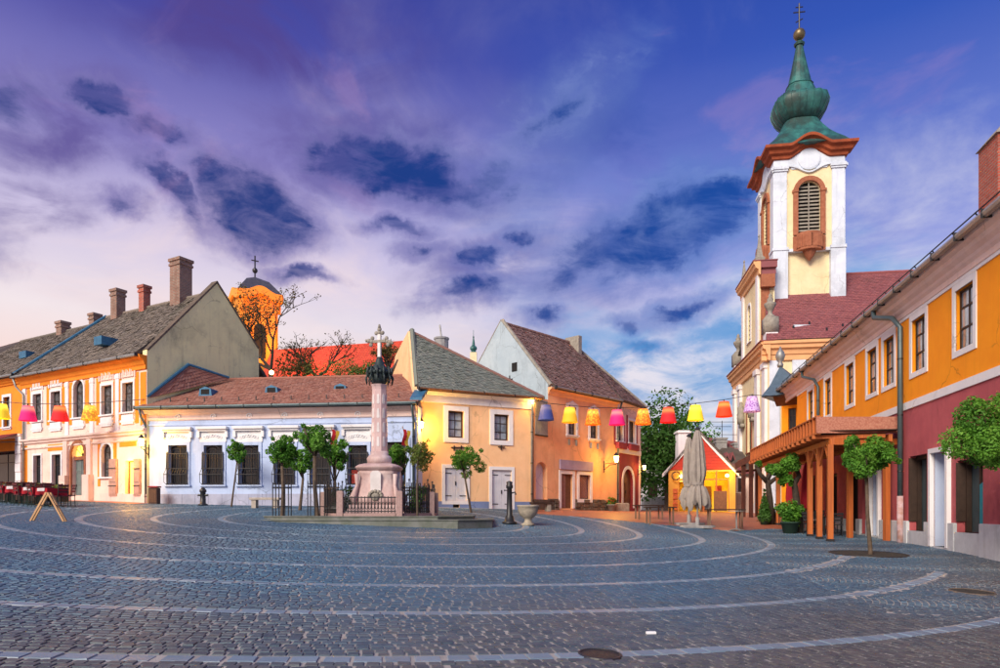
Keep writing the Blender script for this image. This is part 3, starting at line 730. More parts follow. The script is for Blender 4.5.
def lantern(label, p, out, up=.0, energy=25, arm=.5, color=(1,.48,.07), sc=1.0):
    """wall lantern on a scrolled iron arm; p at the wall, out = unit vector away from it"""
    t = thing('wall_lantern', label, 'lamp', p)
    out = Vector(out); q = Vector(p)+out*arm*sc
    b = MB(); b.tube([Vector(p)+Vector((0,0,-.35*sc)), Vector(p)+out*.12*sc+Vector((0,0,-.30*sc)), Vector(p)+out*.35*sc+Vector((0,0,-.12*sc)), q+Vector((0,0,-.10*sc)), q], .02*sc, 6)
    b.tube([Vector(p)+Vector((0,0,-.5*sc)), Vector(p)+Vector((0,0,.1*sc))], .025*sc, 6); b.tube([Vector(p)+Vector((0,0,-.05*sc)), q+Vector((0,0,-.02))], .014*sc, 6)
    obj('bracket', b, IRON, t)
    b = MB(); b.lathe([(.07*sc,0),(.13*sc,.30*sc)], q, 6); obj('lamp_glass', b, LAMPGLASS, t)
    b = MB(); b.lathe([(.16*sc,.30*sc),(.15*sc,.33*sc),(.06*sc,.44*sc),(.02*sc,.50*sc)], q, 6); b.lathe([(.08*sc,-.03*sc),(.08*sc,0)], q, 6); obj('lamp_cap', b, IRON, t)
    ld = bpy.data.lights.new('lantern_light', 'POINT'); lo = bpy.data.objects.new('lantern_light', ld); ld.energy = energy; ld.color = color; ld.shadow_soft_size = .14*sc
    place(lo, t); lo.location = q+Vector((0,0,.15*sc))-out*0; 
    lo.location = q+out*.20*sc+Vector((0,0,.12*sc))
    return t
LAMPGLASS = mat('lamp_glass', (.9,.7,.4), (.9,.7,.4), rough=.3, bump=0, emit=(1,.62,.16), es=9)
def solid(house, name, pts, z0, z1, m):
    b = MB(); b.prism([(p[0], p[1]) for p in pts], z0, z1); return obj(name, b, m, house)
# ---------------------------------------------------------------- left: ornate orange and white house with the big gable
def V2(px, Y): return ((px-CX)/F*Y, Y)
B_R = Vector((-17.55, 33.3)); B_L = Vector((-27.8, 39.0))
fB = Fr(B_L, B_R)
def house_b():
    h = thing('ornate_house', 'orange and white two-storey house with ornate windows and a tall mossy gable', 'house', fB.p(fB.L/2, 3, G(-22,38)))
    fr = fB; L = fr.L
    zE = fr.pix(137, 356)[1]; zs = fr.pix(100, 436)[1]
    up = []
    for x0, y0, x1, y1, r in [(33.5,394,41.8,421,0),(51.4,391.5,61,420,0),(74,380,84,417.5,1),(102,385.4,112.5,414.6,0),(123,382.5,133.7,412,0)]:
        u0, u1, z0, z1 = fr.rect(x0, y0, x1, y1); up.append((u0, u1, z0, z1, (u1-u0)/2 if r else 0))
    gr = []
    for x0, y0, x1, y1, r in [(34,455.4,41.5,491,0),(52.5,454.5,61.3,488.5,0),(72,443,85,495.5,1),(102,443.8,112,477,1),(125,460.5,134.5,495.5,0)]:
        u0, u1, z0, z1 = fr.rect(x0, y0, x1, y1); gr.append((u0, u1, z0, z1, (u1-u0)/2 if r else 0))
    zb = G(fr.B.x, fr.B.y)-.8
    obj('facade', wall_mb(fr, 0, L, zb, zE, up+gr), P_pinkwhite, h)
    # other walls
    bd = (fr.d.x, fr.d.y)
    GA = fr.p(L, 0, 0); 
    s_ap, s_bk = 4.07, 6.95
    zA = at(217.5, 282, 36.9).z; zK = at(258, 349, 39.4).z
    b = MB(); pa = fr.p(L, .003, 0); pk = fr.p(L, s_bk, 0); pm = fr.p(L, s_ap, 0)
    prof = [(pa.x,pa.y,zb),(pk.x,pk.y,zb),(pk.x,pk.y,zK-1.1),(pk.x,pk.y,zK)]
    for q in (.93,.6,.3,.12,.05): prof.append(tuple(Vector((pk.x,pk.y,zK)).lerp(Vector((pm.x,pm.y,zA)), 1-q+.0)))
    prof += [(pm.x,pm.y,zA+.0),tuple(Vector((pm.x,pm.y,zA)).lerp(Vector((pa.x,pa.y,zE+.2)), .05)+Vector((0,0,.02))),(pa.x,pa.y,zE+.2)]
    b.poly3(prof, .35, Vector((fr.u.x, fr.u.y, 0)))
    g = obj('gable_wall', b, P_gable, h, label='weathered greenish gable wall')
    b = MB()
    for P, Q in (((pa.x,pa.y,zE+.25),(pm.x,pm.y,zA+.05)), ((pm.x,pm.y,zA+.05),(pk.x,pk.y,zK+.05))):
        P, Q = Vector(P), Vector(Q); e = Vector((fr.u.x,fr.u.y,0))
        b.poly3([P+e*.04, Q+e*.04, Q-e*.42, P-e*.42], .09)
    obj('gable_coping', b, STONEDARK, g)
    solid(h, 'rear_wall', [fr.p(0,.31,0), fr.p(L-.36,.31,0), fr.p(L-.36,7,0), fr.p(0,7,0)], zb, zE-.1, P_pinkwhite)
    # roof
    ov = .45
    zR = zA-.55
    A = fr.p(-.2, -ov, zE-.05); B_ = fr.p(L-.36, -ov, zE-.05); C = fr.p(L-.36, s_ap, zR); D = fr.p(1.4, s_ap, zR)
    A2 = fr.p(-.2, 8.2, zE-.05); B2 = fr.p(L-.36, 8.2, zE-.05)
    rf = roof(h, [(A, B_, C, D), (B2, A2, D, C), (A2, A, D, D)], T_GREY, UNDER, jit=.012, lift=.035, w=.2, e=.17)
    ridge_caps(rf, D, C, T_GREY)
    b = MB(); b.tube([A+Vector((0,0,.10)), D+Vector((0,0,.10))], .09, 6); obj('blue_flashing', b, BLUEMETAL, rf)
    gutter(h, fr, -.2, L-.1, -ov-.06, zE-.10, .07)
    # cornice, mouldings
    band(h, fr, 'cornice', 0, L, [(-.03,zE-.75),(-.08,zE-.72),(-.08,zE-.55),(-.14,zE-.48),(-.2,zE-.3),(-.38,zE-.2),(-.42,zE-.06)], mat('plaster_orange_glow', (.88,.27,.02), (.80,.22,.015), streak=.2))  # orange lamp glow painted into the cornice's base colour
    band(h, fr, 'string_course', 0, L, [(-.03,zs-.12),(-.10,zs-.08),(-.12,zs+.02),(-.2,zs+.06),(-.2,zs+.14),(-.05,zs+.2)], TRIMPINK)
    band(h, fr, 'string_course', 0, L, [(-.03,zs-.42),(-.07,zs-.38),(-.07,zs-.30)], P_pinkwhite)
    # orange fields
    def field(x0, y0, x1, y1, m=P_orange):
        u0, u1, z0, z1 = fr.rect(x0, y0, x1, y1); b = fr.mb(); 
        return u0, u1, z0, z1
    def fields(u0, u1, z0, z1, hole):
        b = fr.mb(); hu0, hu1 = hole[0]-.14, hole[1]+.14
        b.box(u0, hu0, -.02, .004, z0, z1); obj('orange_field', b, P_orange, h)
        b = fr.mb(); b.box(hu1, u1, -.02, .004, z0, z1)
        return obj('orange_field', b, P_orange, h)
    for (x0, x1), w in zip(((28,46.5),(46.8,66),(69.5,89),(96.5,117.5),(118.5,139)), up):
        if x0 == 28: continue
        a = fr.rect(x0, 378, x1, 426); fields(a[0], a[1], a[2]+.1, min(a[3]+.5, zE-.8), w)
    for x0, y0, x1, y1 in ((140.6,372,146.4,425),(27.3,385,30.2,424),(23.5,446,27.5,498)):
        a = fr.rect(x0, y0, x1, y1); b = fr.mb(); b.box(a[0], a[1], -.02, .004, a[2], a[3]); obj('orange_field', b, P_orange, h)
    for x0, y0, x1, y1 in ((48,444,64,450.6),(119.8,440,136.6,446.5)):
        a = fr.rect(x0, y0, x1, y1); b = fr.mb(); b.box(a[0], a[1], -.02, .004, a[2], a[3]); obj('orange_field', b, P_orange, h)
    a = fr.rect(98,440.5,116.8,486); fields(a[0], a[1], a[2], a[3], gr[3])
    # pilasters
    for px in (25, 67.6, 92.5, 117.9):
        u = fr.pix(px, 410)[0]; b = fr.mb(); b.box(u-.16, u+.16, -.06, .01, zs+.2, zE-.74); b.box(u-.2, u+.2, -.08, .01, zE-1.0, zE-.8); obj('pilaster', b, P_white, h)
    for i, w in enumerate(up):
        window(h, fr, w, GLASSCURT, WOODDARK, nx=2, rows=[.66], sur=P_white, sw=.13)
        u0, u1, z0, z1, r = w
        b = fr.mb()
        if not r:      # carved panel over the window
            b.box(u0-.05, u1+.05, -.06, .01, z1+.28, z1+.75)
            for k in range(3):
                c = u0+(u1-u0)*(k+.5)/3; b.box(c-.10, c-.03, -.085, -.055, z1+.36, z1+.66); b.box(c+.02, c+.09, -.085, -.055, z1+.40, z1+.62)
            b.box(u0-.22, u0-.12, -.07, .01, z1+.24, z1+.8); b.box(u1+.12, u1+.22, -.07, .01, z1+.24, z1+.8)
            obj('carved_panel', b, TRIMPINK if i > 2 else P_white, h)
        b = fr.mb(); b.box(u0-.05, u1+.05, -.07, .01, z0-.62, z0-.14); b.box(u0-.15, u1+.15, -.085, .01, z0-.52, z0-.40); obj('apron', b, P_white, h)
    window(h, fr, gr[0], GLASS, WOODDARK, nx=2, rows=[.7], sur=P_white, sw=.1); window(h, fr, gr[1], GLASS, WOODDARK, nx=2, rows=[.7], sur=P_white, sw=.14)
    window(h, fr, gr[3], GLASSCURT, WOODDARK, nx=2, ny=4, sur=P_white, sw=.16)
    # arched door with lit fanlight
    u0, u1, z0, z1, r = gr[2]; zi = z1-r
    DOORGREY = mat('door_greygreen', (.20,.25,.24), (.15,.19,.19), scale=5, rough=.5)
    door(h, fr, (u0, u1, z0, zi-.28, 0), DOORGREY, leaves=2, panels=3, dep=.22)
    b = fr.mb(); b.box(u0, u1, .12, .28, zi-.28, zi-.08); obj('transom', b, SANDSTONE, h)
    b = fr.mb(); b.slab([(u0,zi-.08),(u1,zi-.08)] + arch_pts(u0,u1,z1,10,r)[::-1], .24, .28); fl = obj('fanlight', b, GLASSLIT, h)
    b = fr.mb(); c = (u0+u1)/2
    for k in range(1, 6):
        a = math.pi*k/6; b.tube([(c, .23, zi-.08), (c-math.cos(a)*r, .23, zi+math.sin(a)*r)], .018, 5)
    obj('fanlight_bar', b, WOODDARK, fl)
    obj('door_surround', ring_mb(fr, u0, u1, z0, z1, .16, -.07, .02, r, 'lrt'), SANDSTONE, h)
    for s in (-1, 1):
        c = u0-.5 if s < 0 else u1+.5; b = fr.mb(); b.box(c-.2, c+.2, -.12, .01, zb, z1+.15); b.box(c-.3, c+.3, -.28, .01, zb, z0+1.1); obj('door_pier', b, TRIMPINK, h)
    # lit doorway with open shutters
    u0, u1, z0, z1, r = gr[4]
    b = fr.mb(); b.box(u0, u1, .25, .29, z0, z1); b.box(u0+.25,u1-.25,.22,.25,z0+.5,z1-.5)
    d = obj('lit_door', b, GLASSLIT, h); obj('door_frame', frame_mb(fr, u0, u1, z0, z1, .06, .18, .24, 1, 1), WOODBROWN, d)
    ld = bpy.data.lights.new('doorway_light','POINT'); lo = bpy.data.objects.new('doorway_light',ld); ld.energy = 40; ld.color = (1,.5,.08); ld.shadow_soft_size = .2; place(lo, h); lo.location = fr.p((u0+u1)/2,-.15,z1-.25)
    for x0, x1 in ((110.5,118),(135,141.5)):
        a = fr.rect(x0, 459, x1, 496); b = fr.mb(); b.box(a[0], a[1], -.09, -.03, a[2], a[3])
        for k in range(3): b.box(a[0]+.05, a[1]-.05, -.115, -.088, a[2]+.1+(a[3]-a[2])*k/3, a[2]-.05+(a[3]-a[2])*(k+1)/3)
        s = obj('shutter', b, SHUTTER, h); b = fr.mb(); b.box(a[0]-.02,a[1]+.02,-.13,-.116,a[2]+.5,a[2]+.54); b.box(a[0]-.02,a[1]+.02,-.13,-.116,a[3]-.5,a[3]-.46); obj('hinge', b, IRON, s)
    b = fr.mb(); b.box(0, L-.02, -.05, .01, zb, 0); 
    for k in range(12):
        ua, ub = L*k/12, L*(k+1)/12-.01
        if ub > gr[2][0]-.8 and ua < gr[2][1]+.8: continue
        b2 = fr.mb(); zz = fr.ground((ua+ub)/2)+.42; b2.box(ua, ub, -.05, .01, zb, zz); obj('plinth_block', b2, TRIMPINK, h)
    pipe(h, fr, [(-.1,-ov,zE-.15),(-.1,-.3,zE-.6),(.35,-.12,zE-1.1),(.35,-.12,zb+.9)])
    # roof vents and chimneys
    for px, py, Y in ((107, 341, 36.2),):
        c = at(px, py, Y); b = MB(fr.m); q = fr.m.inverted() @ c; b.box(q.x-.35,q.x+.35,q.y-.5,q.y+.4,q.z-.3,q.z+.15); obj('roof_hatch', b, BLUEMETAL, rf)
    for (px, pt, w, Y, m) in ((118,290,.62,41.0,BRICK),(144.5,286,.48,39.9,BRICKRED),(181,260,.88,38.2,BRICK)):
        c = at(px, pt, Y); chimney(h, (c.x, c.y), w, w*.9, c.z-3.6, c.z, math.atan2(fr.u.y, fr.u.x), m)
    return h
house_b()
def house_a():
    e = (B_L-B_R).normalized(); A = B_L+e*9
    fr = Fr(A, B_L+e*.02); L = fr.L
    h = thing('orange_corner_house', 'plain orange house with a café front and red awning, left of the ornate one', 'house', fr.p(L/2, 3, G(-30,42)))
    zE = fr.pix(8, 378)[1]; zb = G(-28,39)-.8
    wn = []
    for x0, y0, x1, y1 in ((4,397,10.4,427),):
        a = fr.rect(x0, y0, x1, y1); wn.append((a[0], a[1], a[2], a[3], 0))
    uw = wn[0]; 
    for k in (2.6, 5.2): wn.append((uw[0]-k, uw[1]-k, uw[2], uw[3], 0))
    sh = fr.rect(-30, 452, 17.5, 497); shop = (sh[0], sh[1], sh[2], sh[3], 0)
    obj('facade', wall_mb(fr, 0, L, zb, zE, wn+[shop]), P_orange, h)
    for w in wn: window(h, fr, w, GLASSCURT, WOODDARK, nx=2, rows=[.66], sur=P_white, sw=.16, sides='lrtb')
    window(h, fr, shop, GLASS, WOODDARK, nx=4, rows=[.75], sill=False)
    b = fr.mb()
    for k in range(3): c = shop[1]-1.0-k*1.2; b.box(c-.25, c+.25, .30, .33, shop[2]+1.5, shop[3]-.3)
    obj('lit_lamp_panel', b, GLASSLIT, h)
    # rusticated corner pier
    for k in range(7):
        b = fr.mb(); z0 = zb+.8+k*.52; b.box(L-.62, L-.02, -.08-.02*(k % 2), .01, z0, z0+.49); obj('quoin', b, P_white, h)
    band(h, fr, 'cornice', 0, L, cornice_prof(zE-.45, .42, .35), P_orange); zs = fr.pix(10, 437)[1]
    band(h, fr, 'string_course', 0, L, [(-.03,zs-.1),(-.12,zs),(-.12,zs+.12)], P_pinkwhite)
    # awning
    z0, z1 = fr.pix(10, 443)[1], fr.pix(10, 436)[1]; AW = mat('awning_darkred', (.20,.02,.03), (.14,.015,.02), rough=.8, bump=.05)
    b = fr.mb(); b.poly3([(0,-.1,z1+.1),(L-.3,-.1,z1+.1),(L-.3,-1.5,z0-.1),(0,-1.5,z0-.1)], .03, Vector((0,0,1)))
    b.add([(0,-1.5,z0-.1),(L-.3,-1.5,z0-.1),(L-.3,-1.5,z0-.38),(0,-1.5,z0-.38)], [(0,1,2,3)]); aw = obj('awning', b, AW, h)
    b = fr.mb(); b.tube([(L-.35,-.1,z1-.4),(L-.35,-1.48,z0-.14)], .025, 6); obj('awning_arm', b, IRON, aw)
    A_, B_ = fr.p(-.2,-.45,zE), fr.p(L+.1,-.45,zE); zR = zE+4.0; C, D = fr.p(L+.1, 4.3, zR), fr.p(-.2, 4.3, zR)
    rf = roof(h, [(A_, B_, C, D), (fr.p(L+.1,8.8,zE), fr.p(-.2,8.8,zE), D, C)], T_GREY, UNDER, jit=.012, lift=.035, w=.2, e=.17); ridge_caps(rf, D, C, T_GREY)
    c = at(33, 355, 42); q = fr.m.inverted() @ c; b = fr.mb(); b.box(q.x-.4,q.x+.4,q.y-.6,q.y+.5,q.z-.3,q.z+.12); obj('roof_hatch', b, BLUEMETAL, rf)
    solid(h, 'side_wall', [fr.p(0,.31,0), fr.p(L-.01,.31,0), fr.p(L-.01,8,0), fr.p(0,8,0)], zb, zE-.02, P_orange)
    b = fr.mb(); b.slab([(0,0),(0,0),(0,0)], 0, 0) if False else None
    for (px, pt, w, Y) in ((63,322,.62,44.5),(95,314,.55,44)):
        c = at(px, pt, Y); chimney(h, (c.x, c.y), w, w*.9, c.z-2.6, c.z, math.atan2(fr.u.y, fr.u.x), BRICK)
    gutter(h, fr, -.2, L, -.5, zE-.04, .07)
    # further red roof beyond
    hh = thing('red_roofed_house', 'far house whose pale red roof shows over the orange corner house', 'house', (-36,48,G(-34,48)))
    a = at(-30, 378, 50); r0 = at(28, 338, 52); 
    P = [at(-60,372,48), at(5,372,50), at(28.5,339,55), at(-30,355,56)]
    rf = roof(hh, [P, (P[1]+Vector((4,8,0)), P[0]+Vector((2,10,0)), P[3], P[2])], T_RED, UNDER)
    solid(hh, 'wall', [P[0], P[1]+Vector((0,.3,0)), P[1]+Vector((3.5,7,0)), P[0]+Vector((2,9,0))], 1.5, min(P[0].z,P[1].z)-.2, P_orange)
house_a()

# ---------------------------------------------------------------- lilac-white long house with iron window grilles
C_L = Vector(V2(143, 33.45)); C_R = Vector(V2(416.5, 31.9)); fC = Fr(C_L, C_R)
def house_c():
    fr = fC; L = fr.L
    h = thing('long_lilac_house', 'long low lilac-white house with a red tiled roof and grilled windows', 'house', fr.p(L/2, 2, G(-10,33)))
    zE = fr.pix(290, 406)[1]; zb = G(-3,32)-.9
    holes = []
    for c in (178, 213.5, 249.5, 285, 320.5, 358):
        a = fr.rect(c-9.3, 445.2, c+9.3, 484.8); holes.append((a[0], a[1], a[2], a[3], 0))
    a = fr.rect(383, 442, 406, 505.5); drs = (a[0], a[1], a[2], a[3], 0)
    obj('facade', wall_mb(fr, 0, L, zb, zE, holes+[drs]), P_lilac, h)
    solid(h, 'rear_wall', [fr.p(0,.31,0), fr.p(L,.31,0), fr.p(L,8,0), fr.p(0,8,0)], zb, zE-.05, P_lilac)
    band(h, fr, 'cornice', 0, L, [(-.02,zE-.62),(-.07,zE-.58),(-.07,zE-.5),(-.02,zE-.48),(-.02,zE-.34),(-.12,zE-.28),(-.2,zE-.16),(-.3,zE-.1),(-.3,zE-.02)], TRIMPINK)
    zm = fr.pix(290, 428)[1]
    band(h, fr, 'string_course', 0, L, [(-.02,zm+.18),(-.05,zm+.2),(-.05,zm+.27)], P_lilac)
    for i, w in enumerate(holes):
        u0, u1, z0, z1, r = w
        win = window(h, fr, w, GLASS, WOODDARK, nx=2, rows=[.68], fw=.07, sur=P_lilac, sw=.16, sill=True, dep=.2)
        # lintel hood with carved frieze
        b = fr.mb(); b.box(u0-.30, u1+.30, -.26, .01, zm-.02, zm+.10); b.box(u0-.24, u1+.24, -.17, .01, zm-.12, zm-.02); b.box(u0-.20, u1+.20, -.05, .01, z1+.16, zm-.12)
        for s in (-1, 1):
            c = u0-.24 if s < 0 else u1+.24; b.box(c-.07, c+.07, -.15, .01, zm-.42, zm-.13)
        hd = obj('window_hood', b, TRIM, h)
        b = fr.mb(); n = 7
        for k in range(n):
            c = u0+(u1-u0)*(k+.5)/n; zz = z1+.36+.10*math.sin(math.pi*(k+.5)/n)
            b.tube([(c+.06*math.cos(a), -.06-.012*(k % 2), zz+.06*math.sin(a)) for a in np.linspace(0, 6.28, 9)], .016, 5)
        obj('frieze_ornament', b, TRIM, hd)
        # basket grille
        b = fr.mb(); zc = z0+(z1-z0)*.78; n = 9
        for k in range(n):
            c = u0-.06+(u1-u0+.12)*k/(n-1); b.tube([(c,-.08,z0-.0),(c,-.30,z0+.12),(c,-.30,z0+.55),(c,-.12,z0+.8),(c,-.10,zc)], .013, 5)
        for zz, dd in ((z0+.04,-.10),(z0+.5,-.31),(z0+.8,-.125),(zc,-.10)): b.box(u0-.08, u1+.08, dd-.018, dd+.012, zz-.018, zz+.018)
        c = (u0+u1)/2; 
        for rr in (.12, .26, .4):
            b.tube([(c+rr*1.1*math.cos(a), -.10, zc+rr*math.sin(a)*(z1-zc)/.4*.95) for a in np.linspace(0, math.pi, 11)], .012, 5)
        for s in (-1, 1): b.box(u0-.05 if s < 0 else u1-.0, u0 if s < 0 else u1+.05, -.115, -.08, z0, zc+.1); 
        obj('grille', b, IRON, win)
        # roundel above the window
        zr = fr.pix(290, 415.5)[1]; b = fr.mb()
        b.tube([(c+.13*math.cos(a), -.04, zr+.13*math.sin(a)) for a in np.linspace(0, 6.28, 13)], .03, 6, cap=False); b.sphere((c,-.02,zr), .06, 8); obj('roundel', b, TRIM, h)
    u0, u1, z0, z1, r = drs
    PO = [mat('poster_yellow', (.75,.55,.05), (.2,.35,.1), scale=3, bump=0), mat('poster_blue', (.05,.22,.55), (.1,.35,.5), scale=3, bump=0), mat('poster_red', (.5,.05,.03), (.4,.04,.03), scale=3, bump=0)]
    window(h, fr, (u0, u1, z0, z1, 0), GLASS, WOODDARK, nx=3, rows=[.74], sill=False, sur=P_lilac, sw=.2, fw=.09)
    for k, (x0, x1) in enumerate(((387,391.5),(397,403))):
        a = fr.rect(x0, 470, x1, 483); b = fr.mb(); b.box(a[0], a[1], .12, .13, a[2], a[3]); obj('poster', b, PO[k], h)
    a = fr.rect(351, 470, 357, 484); b = fr.mb(); b.box(a[0], a[1], .10, .125, a[2], a[3]); obj('poster', b, PO[2], h)
    for k in range(20):
        ua, ub = L*k/20, L*(k+1)/20-.012
        if ub > u0-.2 and ua < u1+.2: continue
        b2 = fr.mb(); zz = fr.pix(200, 494)[1]; b2.box(ua, ub, -.04, .01, zb, zz); obj('plinth_block', b2, P_base, h)
    # roof
    ov = .45; zr = at(300, 377.5, 36.6).z; dR = 4.1
    A = fr.p(-.1,-ov,zE); B_ = fr.p(L+.15,-ov,zE); C = fr.p(L+.15,dR,zr); D = fr.p(1.3,dR,zr)
    rf = roof(h, [(A, B_, C, D), (fr.p(L+.15,dR*2,zE), fr.p(-.1,dR*2,zE), D, C)], T_RED, UNDER, w=.2, e=.17, jit=.005)
    ridge_caps(rf, D, C, T_RED, .1)
    # lean-to corner against the gable, blue flashed
    pk = at(189, 366.5, 35.1); a0 = at(147, 399, 33.35); d0 = fr.p(fr.pix(229,378,3.6)[0], 3.6, zr-.1)
    roof(h, [(a0+Vector((0,0,.02)), d0+Vector((0,0,.06)), pk+Vector((0,0,.02)), pk+Vector((0,0,.02)))], T_RED, UNDER, name='corner_roof', th=.08)
    b = MB(); b.tube([a0+Vector((0,0,.1)), pk+Vector((0,-.02,.12))], .08, 6); b.tube([pk+Vector((0,-.02,.10)), d0+Vector((0,0,.12))], .07, 6); obj('blue_flashing', b, BLUEMETAL, rf)
    b = MB(); P = [fr.p(L-.28,-ov+.3,zE+.25), fr.p(L+.3,-ov+.3,zE+.3), fr.p(L+.3,dR-.2,zr+.1), fr.p(L-.55,dR-.2,zr+.1)]; b.poly3(P, .15, Vector((0,0,1))); obj('blue_gully', b, BLUEMETAL, rf)
    # hatches
    for px, py in ((208.5,393),(274,391.5),(342,390)):
        Y = 34.6; c = at(px, py, Y); q = fr.m.inverted() @ c; b = fr.mb()
        b.slab([(q.x-.36,q.z-.2),(q.x+.36,q.z-.2),(q.x+.30,q.z+.16),(q.x,q.z+.28),(q.x-.30,q.z+.16)], q.y-.32, q.y+.9)
        hp = obj('roof_hatch', b, BLUEMETAL, rf); b = fr.mb(); b.box(q.x-.22,q.x+.22,q.y-.335,q.y-.321,q.z-.12,q.z+.14); obj('hatch_opening', b, DARKIN, hp)
    n = int(L/.9)
    b = fr.mb()
    for k in range(n): u = .4+k*.9; b.box(u-.02,u+.02,.22,.26,zE+.24,zE+.55)
    obj('snow_hooks', b, IRON, rf, kind='stuff')
    gutter(h, fr, -.1, L+.1, -ov-.06, zE-.03, .075, GREYMETAL)
    pipe(h, fr, [(.1,-ov,zE-.1),(.1,-.3,zE-.45),(.22,-.1,zE-.9),(.22,-.1,zb+.9)], .06, GREYMETAL)
    pipe(h, fr, [(L-.12,-ov,zE-.1),(L-.12,-.3,zE-.4),(L-.12,-.1,zE-.8),(L-.12,-.1,zb+.9)], .06, GREYMETAL)
    # flags of the doorway
    for px, py in ((299, 388+50), (410, 437)):
        pass
house_c()
GLASSR = mat('window_glass_pale', (.34,.42,.52), (.05,.07,.09), scale=1.3, rough=.04, bump=.03, bscale=1.5, spec=1.0, coat=1.0)  # pale-blue patches painted into the glass for reflections and curtains
# ---------------------------------------------------------------- yellow house under the grey-green roof
Y_A = Vector((-4.09, 33.0)); Y_B = Vector((1.77, 35.8)); fY = Fr(Y_A, Y_B)
def house_y():
    fr = fY; L = fr.L
    h = thing('yellow_house', 'yellow two-storey house under a steep grey-green tiled roof with white shutters', 'house', fr.p(L/2, 2, G(-1,35)))
    zE = fr.pix(480, 394)[1]; zb = G(-1,34)-.9
    up = []
    for x0, y0, x1, y1 in ((448,411,463.8,437.8),(494,414.5,508.7,440.5)):
        a = fr.rect(x0,y0,x1,y1); up.append((a[0],a[1],a[2],a[3],0))
    d1 = fr.rect(445,468,466.5,501); d2 = fr.rect(492,470,511.4,509.2)
    v = fr.rect(453,503.3,459.5,509.2)
    obj('facade', wall_mb(fr, 0, L, zb, zE, up+[d1+(0,), d2+(0,), v+(0,)]), P_yellow, h)
    solid(h, 'rear_wall', [fr.p(.02,.31,0), fr.p(L-.02,.31,0), fr.p(L-.02,7,0), fr.p(.02,7,0)], zb, zE-.05, P_yellow)
    for w in up: window(h, fr, w, GLASSR, WOODDARK, nx=2, rows=[.33,.66], sur=TRIM, sw=.24, sides='lrtb', sill=False, fw=.09, panes=True)
    for k, q in enumerate((d1, d2)):
        u0,u1,z0,z1 = q
        for i in range(2):
            a0 = u0+(u1-u0)*i/2+.006; a1 = u0+(u1-u0)*(i+1)/2-.006; b = fr.mb(); b.box(a0,a1,.06,.11,z0,z1)
            for j in range(1, 4): c = a0+(a1-a0)*j/4; b.box(c-.008,c+.008,.054,.062,z0,z1)
            s = obj('shutter' if k == 0 else 'door', b, SHUTWHITE, h)
            for zz in (z0+.25, z1-.28):
                b = fr.mb(); e0, e1 = (a0, a0+.36) if i == 0 else (a1-.36, a1); b.box(e0,e1,.035,.055,zz,zz+.035); obj('hinge', b, IRON, s)
        b = fr.mb(); c = (u0+u1)/2; b.box(c-.02,c+.03,.03,.06,z0+.8,z0+1.0); obj('latch', b, IRON, h)
        obj('door_surround', ring_mb(fr,u0,u1,z0,z1,.17,-.04,.02,0,'lrtb' if k == 0 else 'lrt'), TRIM, h)
    b = fr.mb(); b.box(v[0],v[1],.12,.16,v[2],v[3]); obj('vent_opening', b, DARKIN, h)
    zp = fr.pix(475,501.5)[1]
    for a0, a1 in ((0,.33),(.33,v[0]),(v[1],d2[0]-.18),(d2[1]+.18,L)):
        b = fr.mb(); b.box(a0+.004,a1-.004,-.03,.012,zb,zp); obj('plinth_block', b, P_plinthblue, h)
    band(h, fr, 'cornice', 0, L, [(-.02,zE-.62),(-.06,zE-.6),(-.06,zE-.25),(-.14,zE-.2),(-.25,zE-.08),(-.25,zE-.02)], TRIM)
    ap = at(413, 333, 35.5); eL = fr.p(-.05,-.4,zE); eR = fr.p(L+.4,-.4,zE); bk = fr.p(-.3,9,zE); bR = fr.p(L+.4,9,zE)
    rf = roof(h, [(eL, eR, ap, ap), (eR, bR, ap, ap), (bR, bk, ap, ap)], T_GREEN, UNDER, w=.18, e=.15, jit=.01)
    ridge_caps(rf, ap, eR, T_BROWN, .1)
    b = MB(); c0 = fr.p(0,.01,0); P = [Vector((c0.x,c0.y,zb)), Vector((c0.x,c0.y,zE+.1)), ap+Vector((-.05,0,.1)), at(399,356,37.5), at(392,400,38.6), at(392,520,38.6)]
    b.add([tuple(p) for p in P]+[tuple(p+Vector((-.22,.03,0))) for p in P], [tuple(range(6)), tuple(range(6,12))[::-1]]+[(k,6+k,6+(k+1)%6,(k+1)%6) for k in range(6)]); g = obj('gable_wall', b, P_yellow, h)
    b = MB(); b.tube([P[1]+Vector((0,0,.05)), ap+Vector((-.05,0,.16))], .13, 6); b.tube([ap+Vector((-.05,0,.16)), P[3]+Vector((0,0,.05))], .12, 6); obj('gable_coping', b, T_GREEN, g)
    c = at(441.5, 338, 38.5); b = MB(); b.lathe([(.40,-3),(.40,-.12),(.44,-.1),(.44,0)], c, 12); ch = obj('chimney', b, CONCRETE, h)
    b = MB(); b.tube([c, c+Vector((-.1,0,.75))], .05, 6); obj('flue_pipe', b, ZINC, ch)
    gutter(h, fr, -.05, L+.4, -.45, zE-.03, .06, WOODBROWN)
    pipe(h, fr, [(L-.12,-.42,zE-.1),(L-.12,-.2,zE-.5),(L-.12,-.09,zE-.9),(L-.12,-.09,zb+.9)], .06)
    for px, py in ((454,447.5),(461,447.5),(501,447)):
        a = fr.pix(px, py); b = fr.mb(); b.box(a[0]-.18,a[0]+.18,-.1,.01,a[1]-.02,a[1]+.02); b.box(a[0]-.02,a[0]+.02,-.06,.01,a[1]-.16,a[1]+.1); obj('wall_hook', b, IRON, h)
house_y()
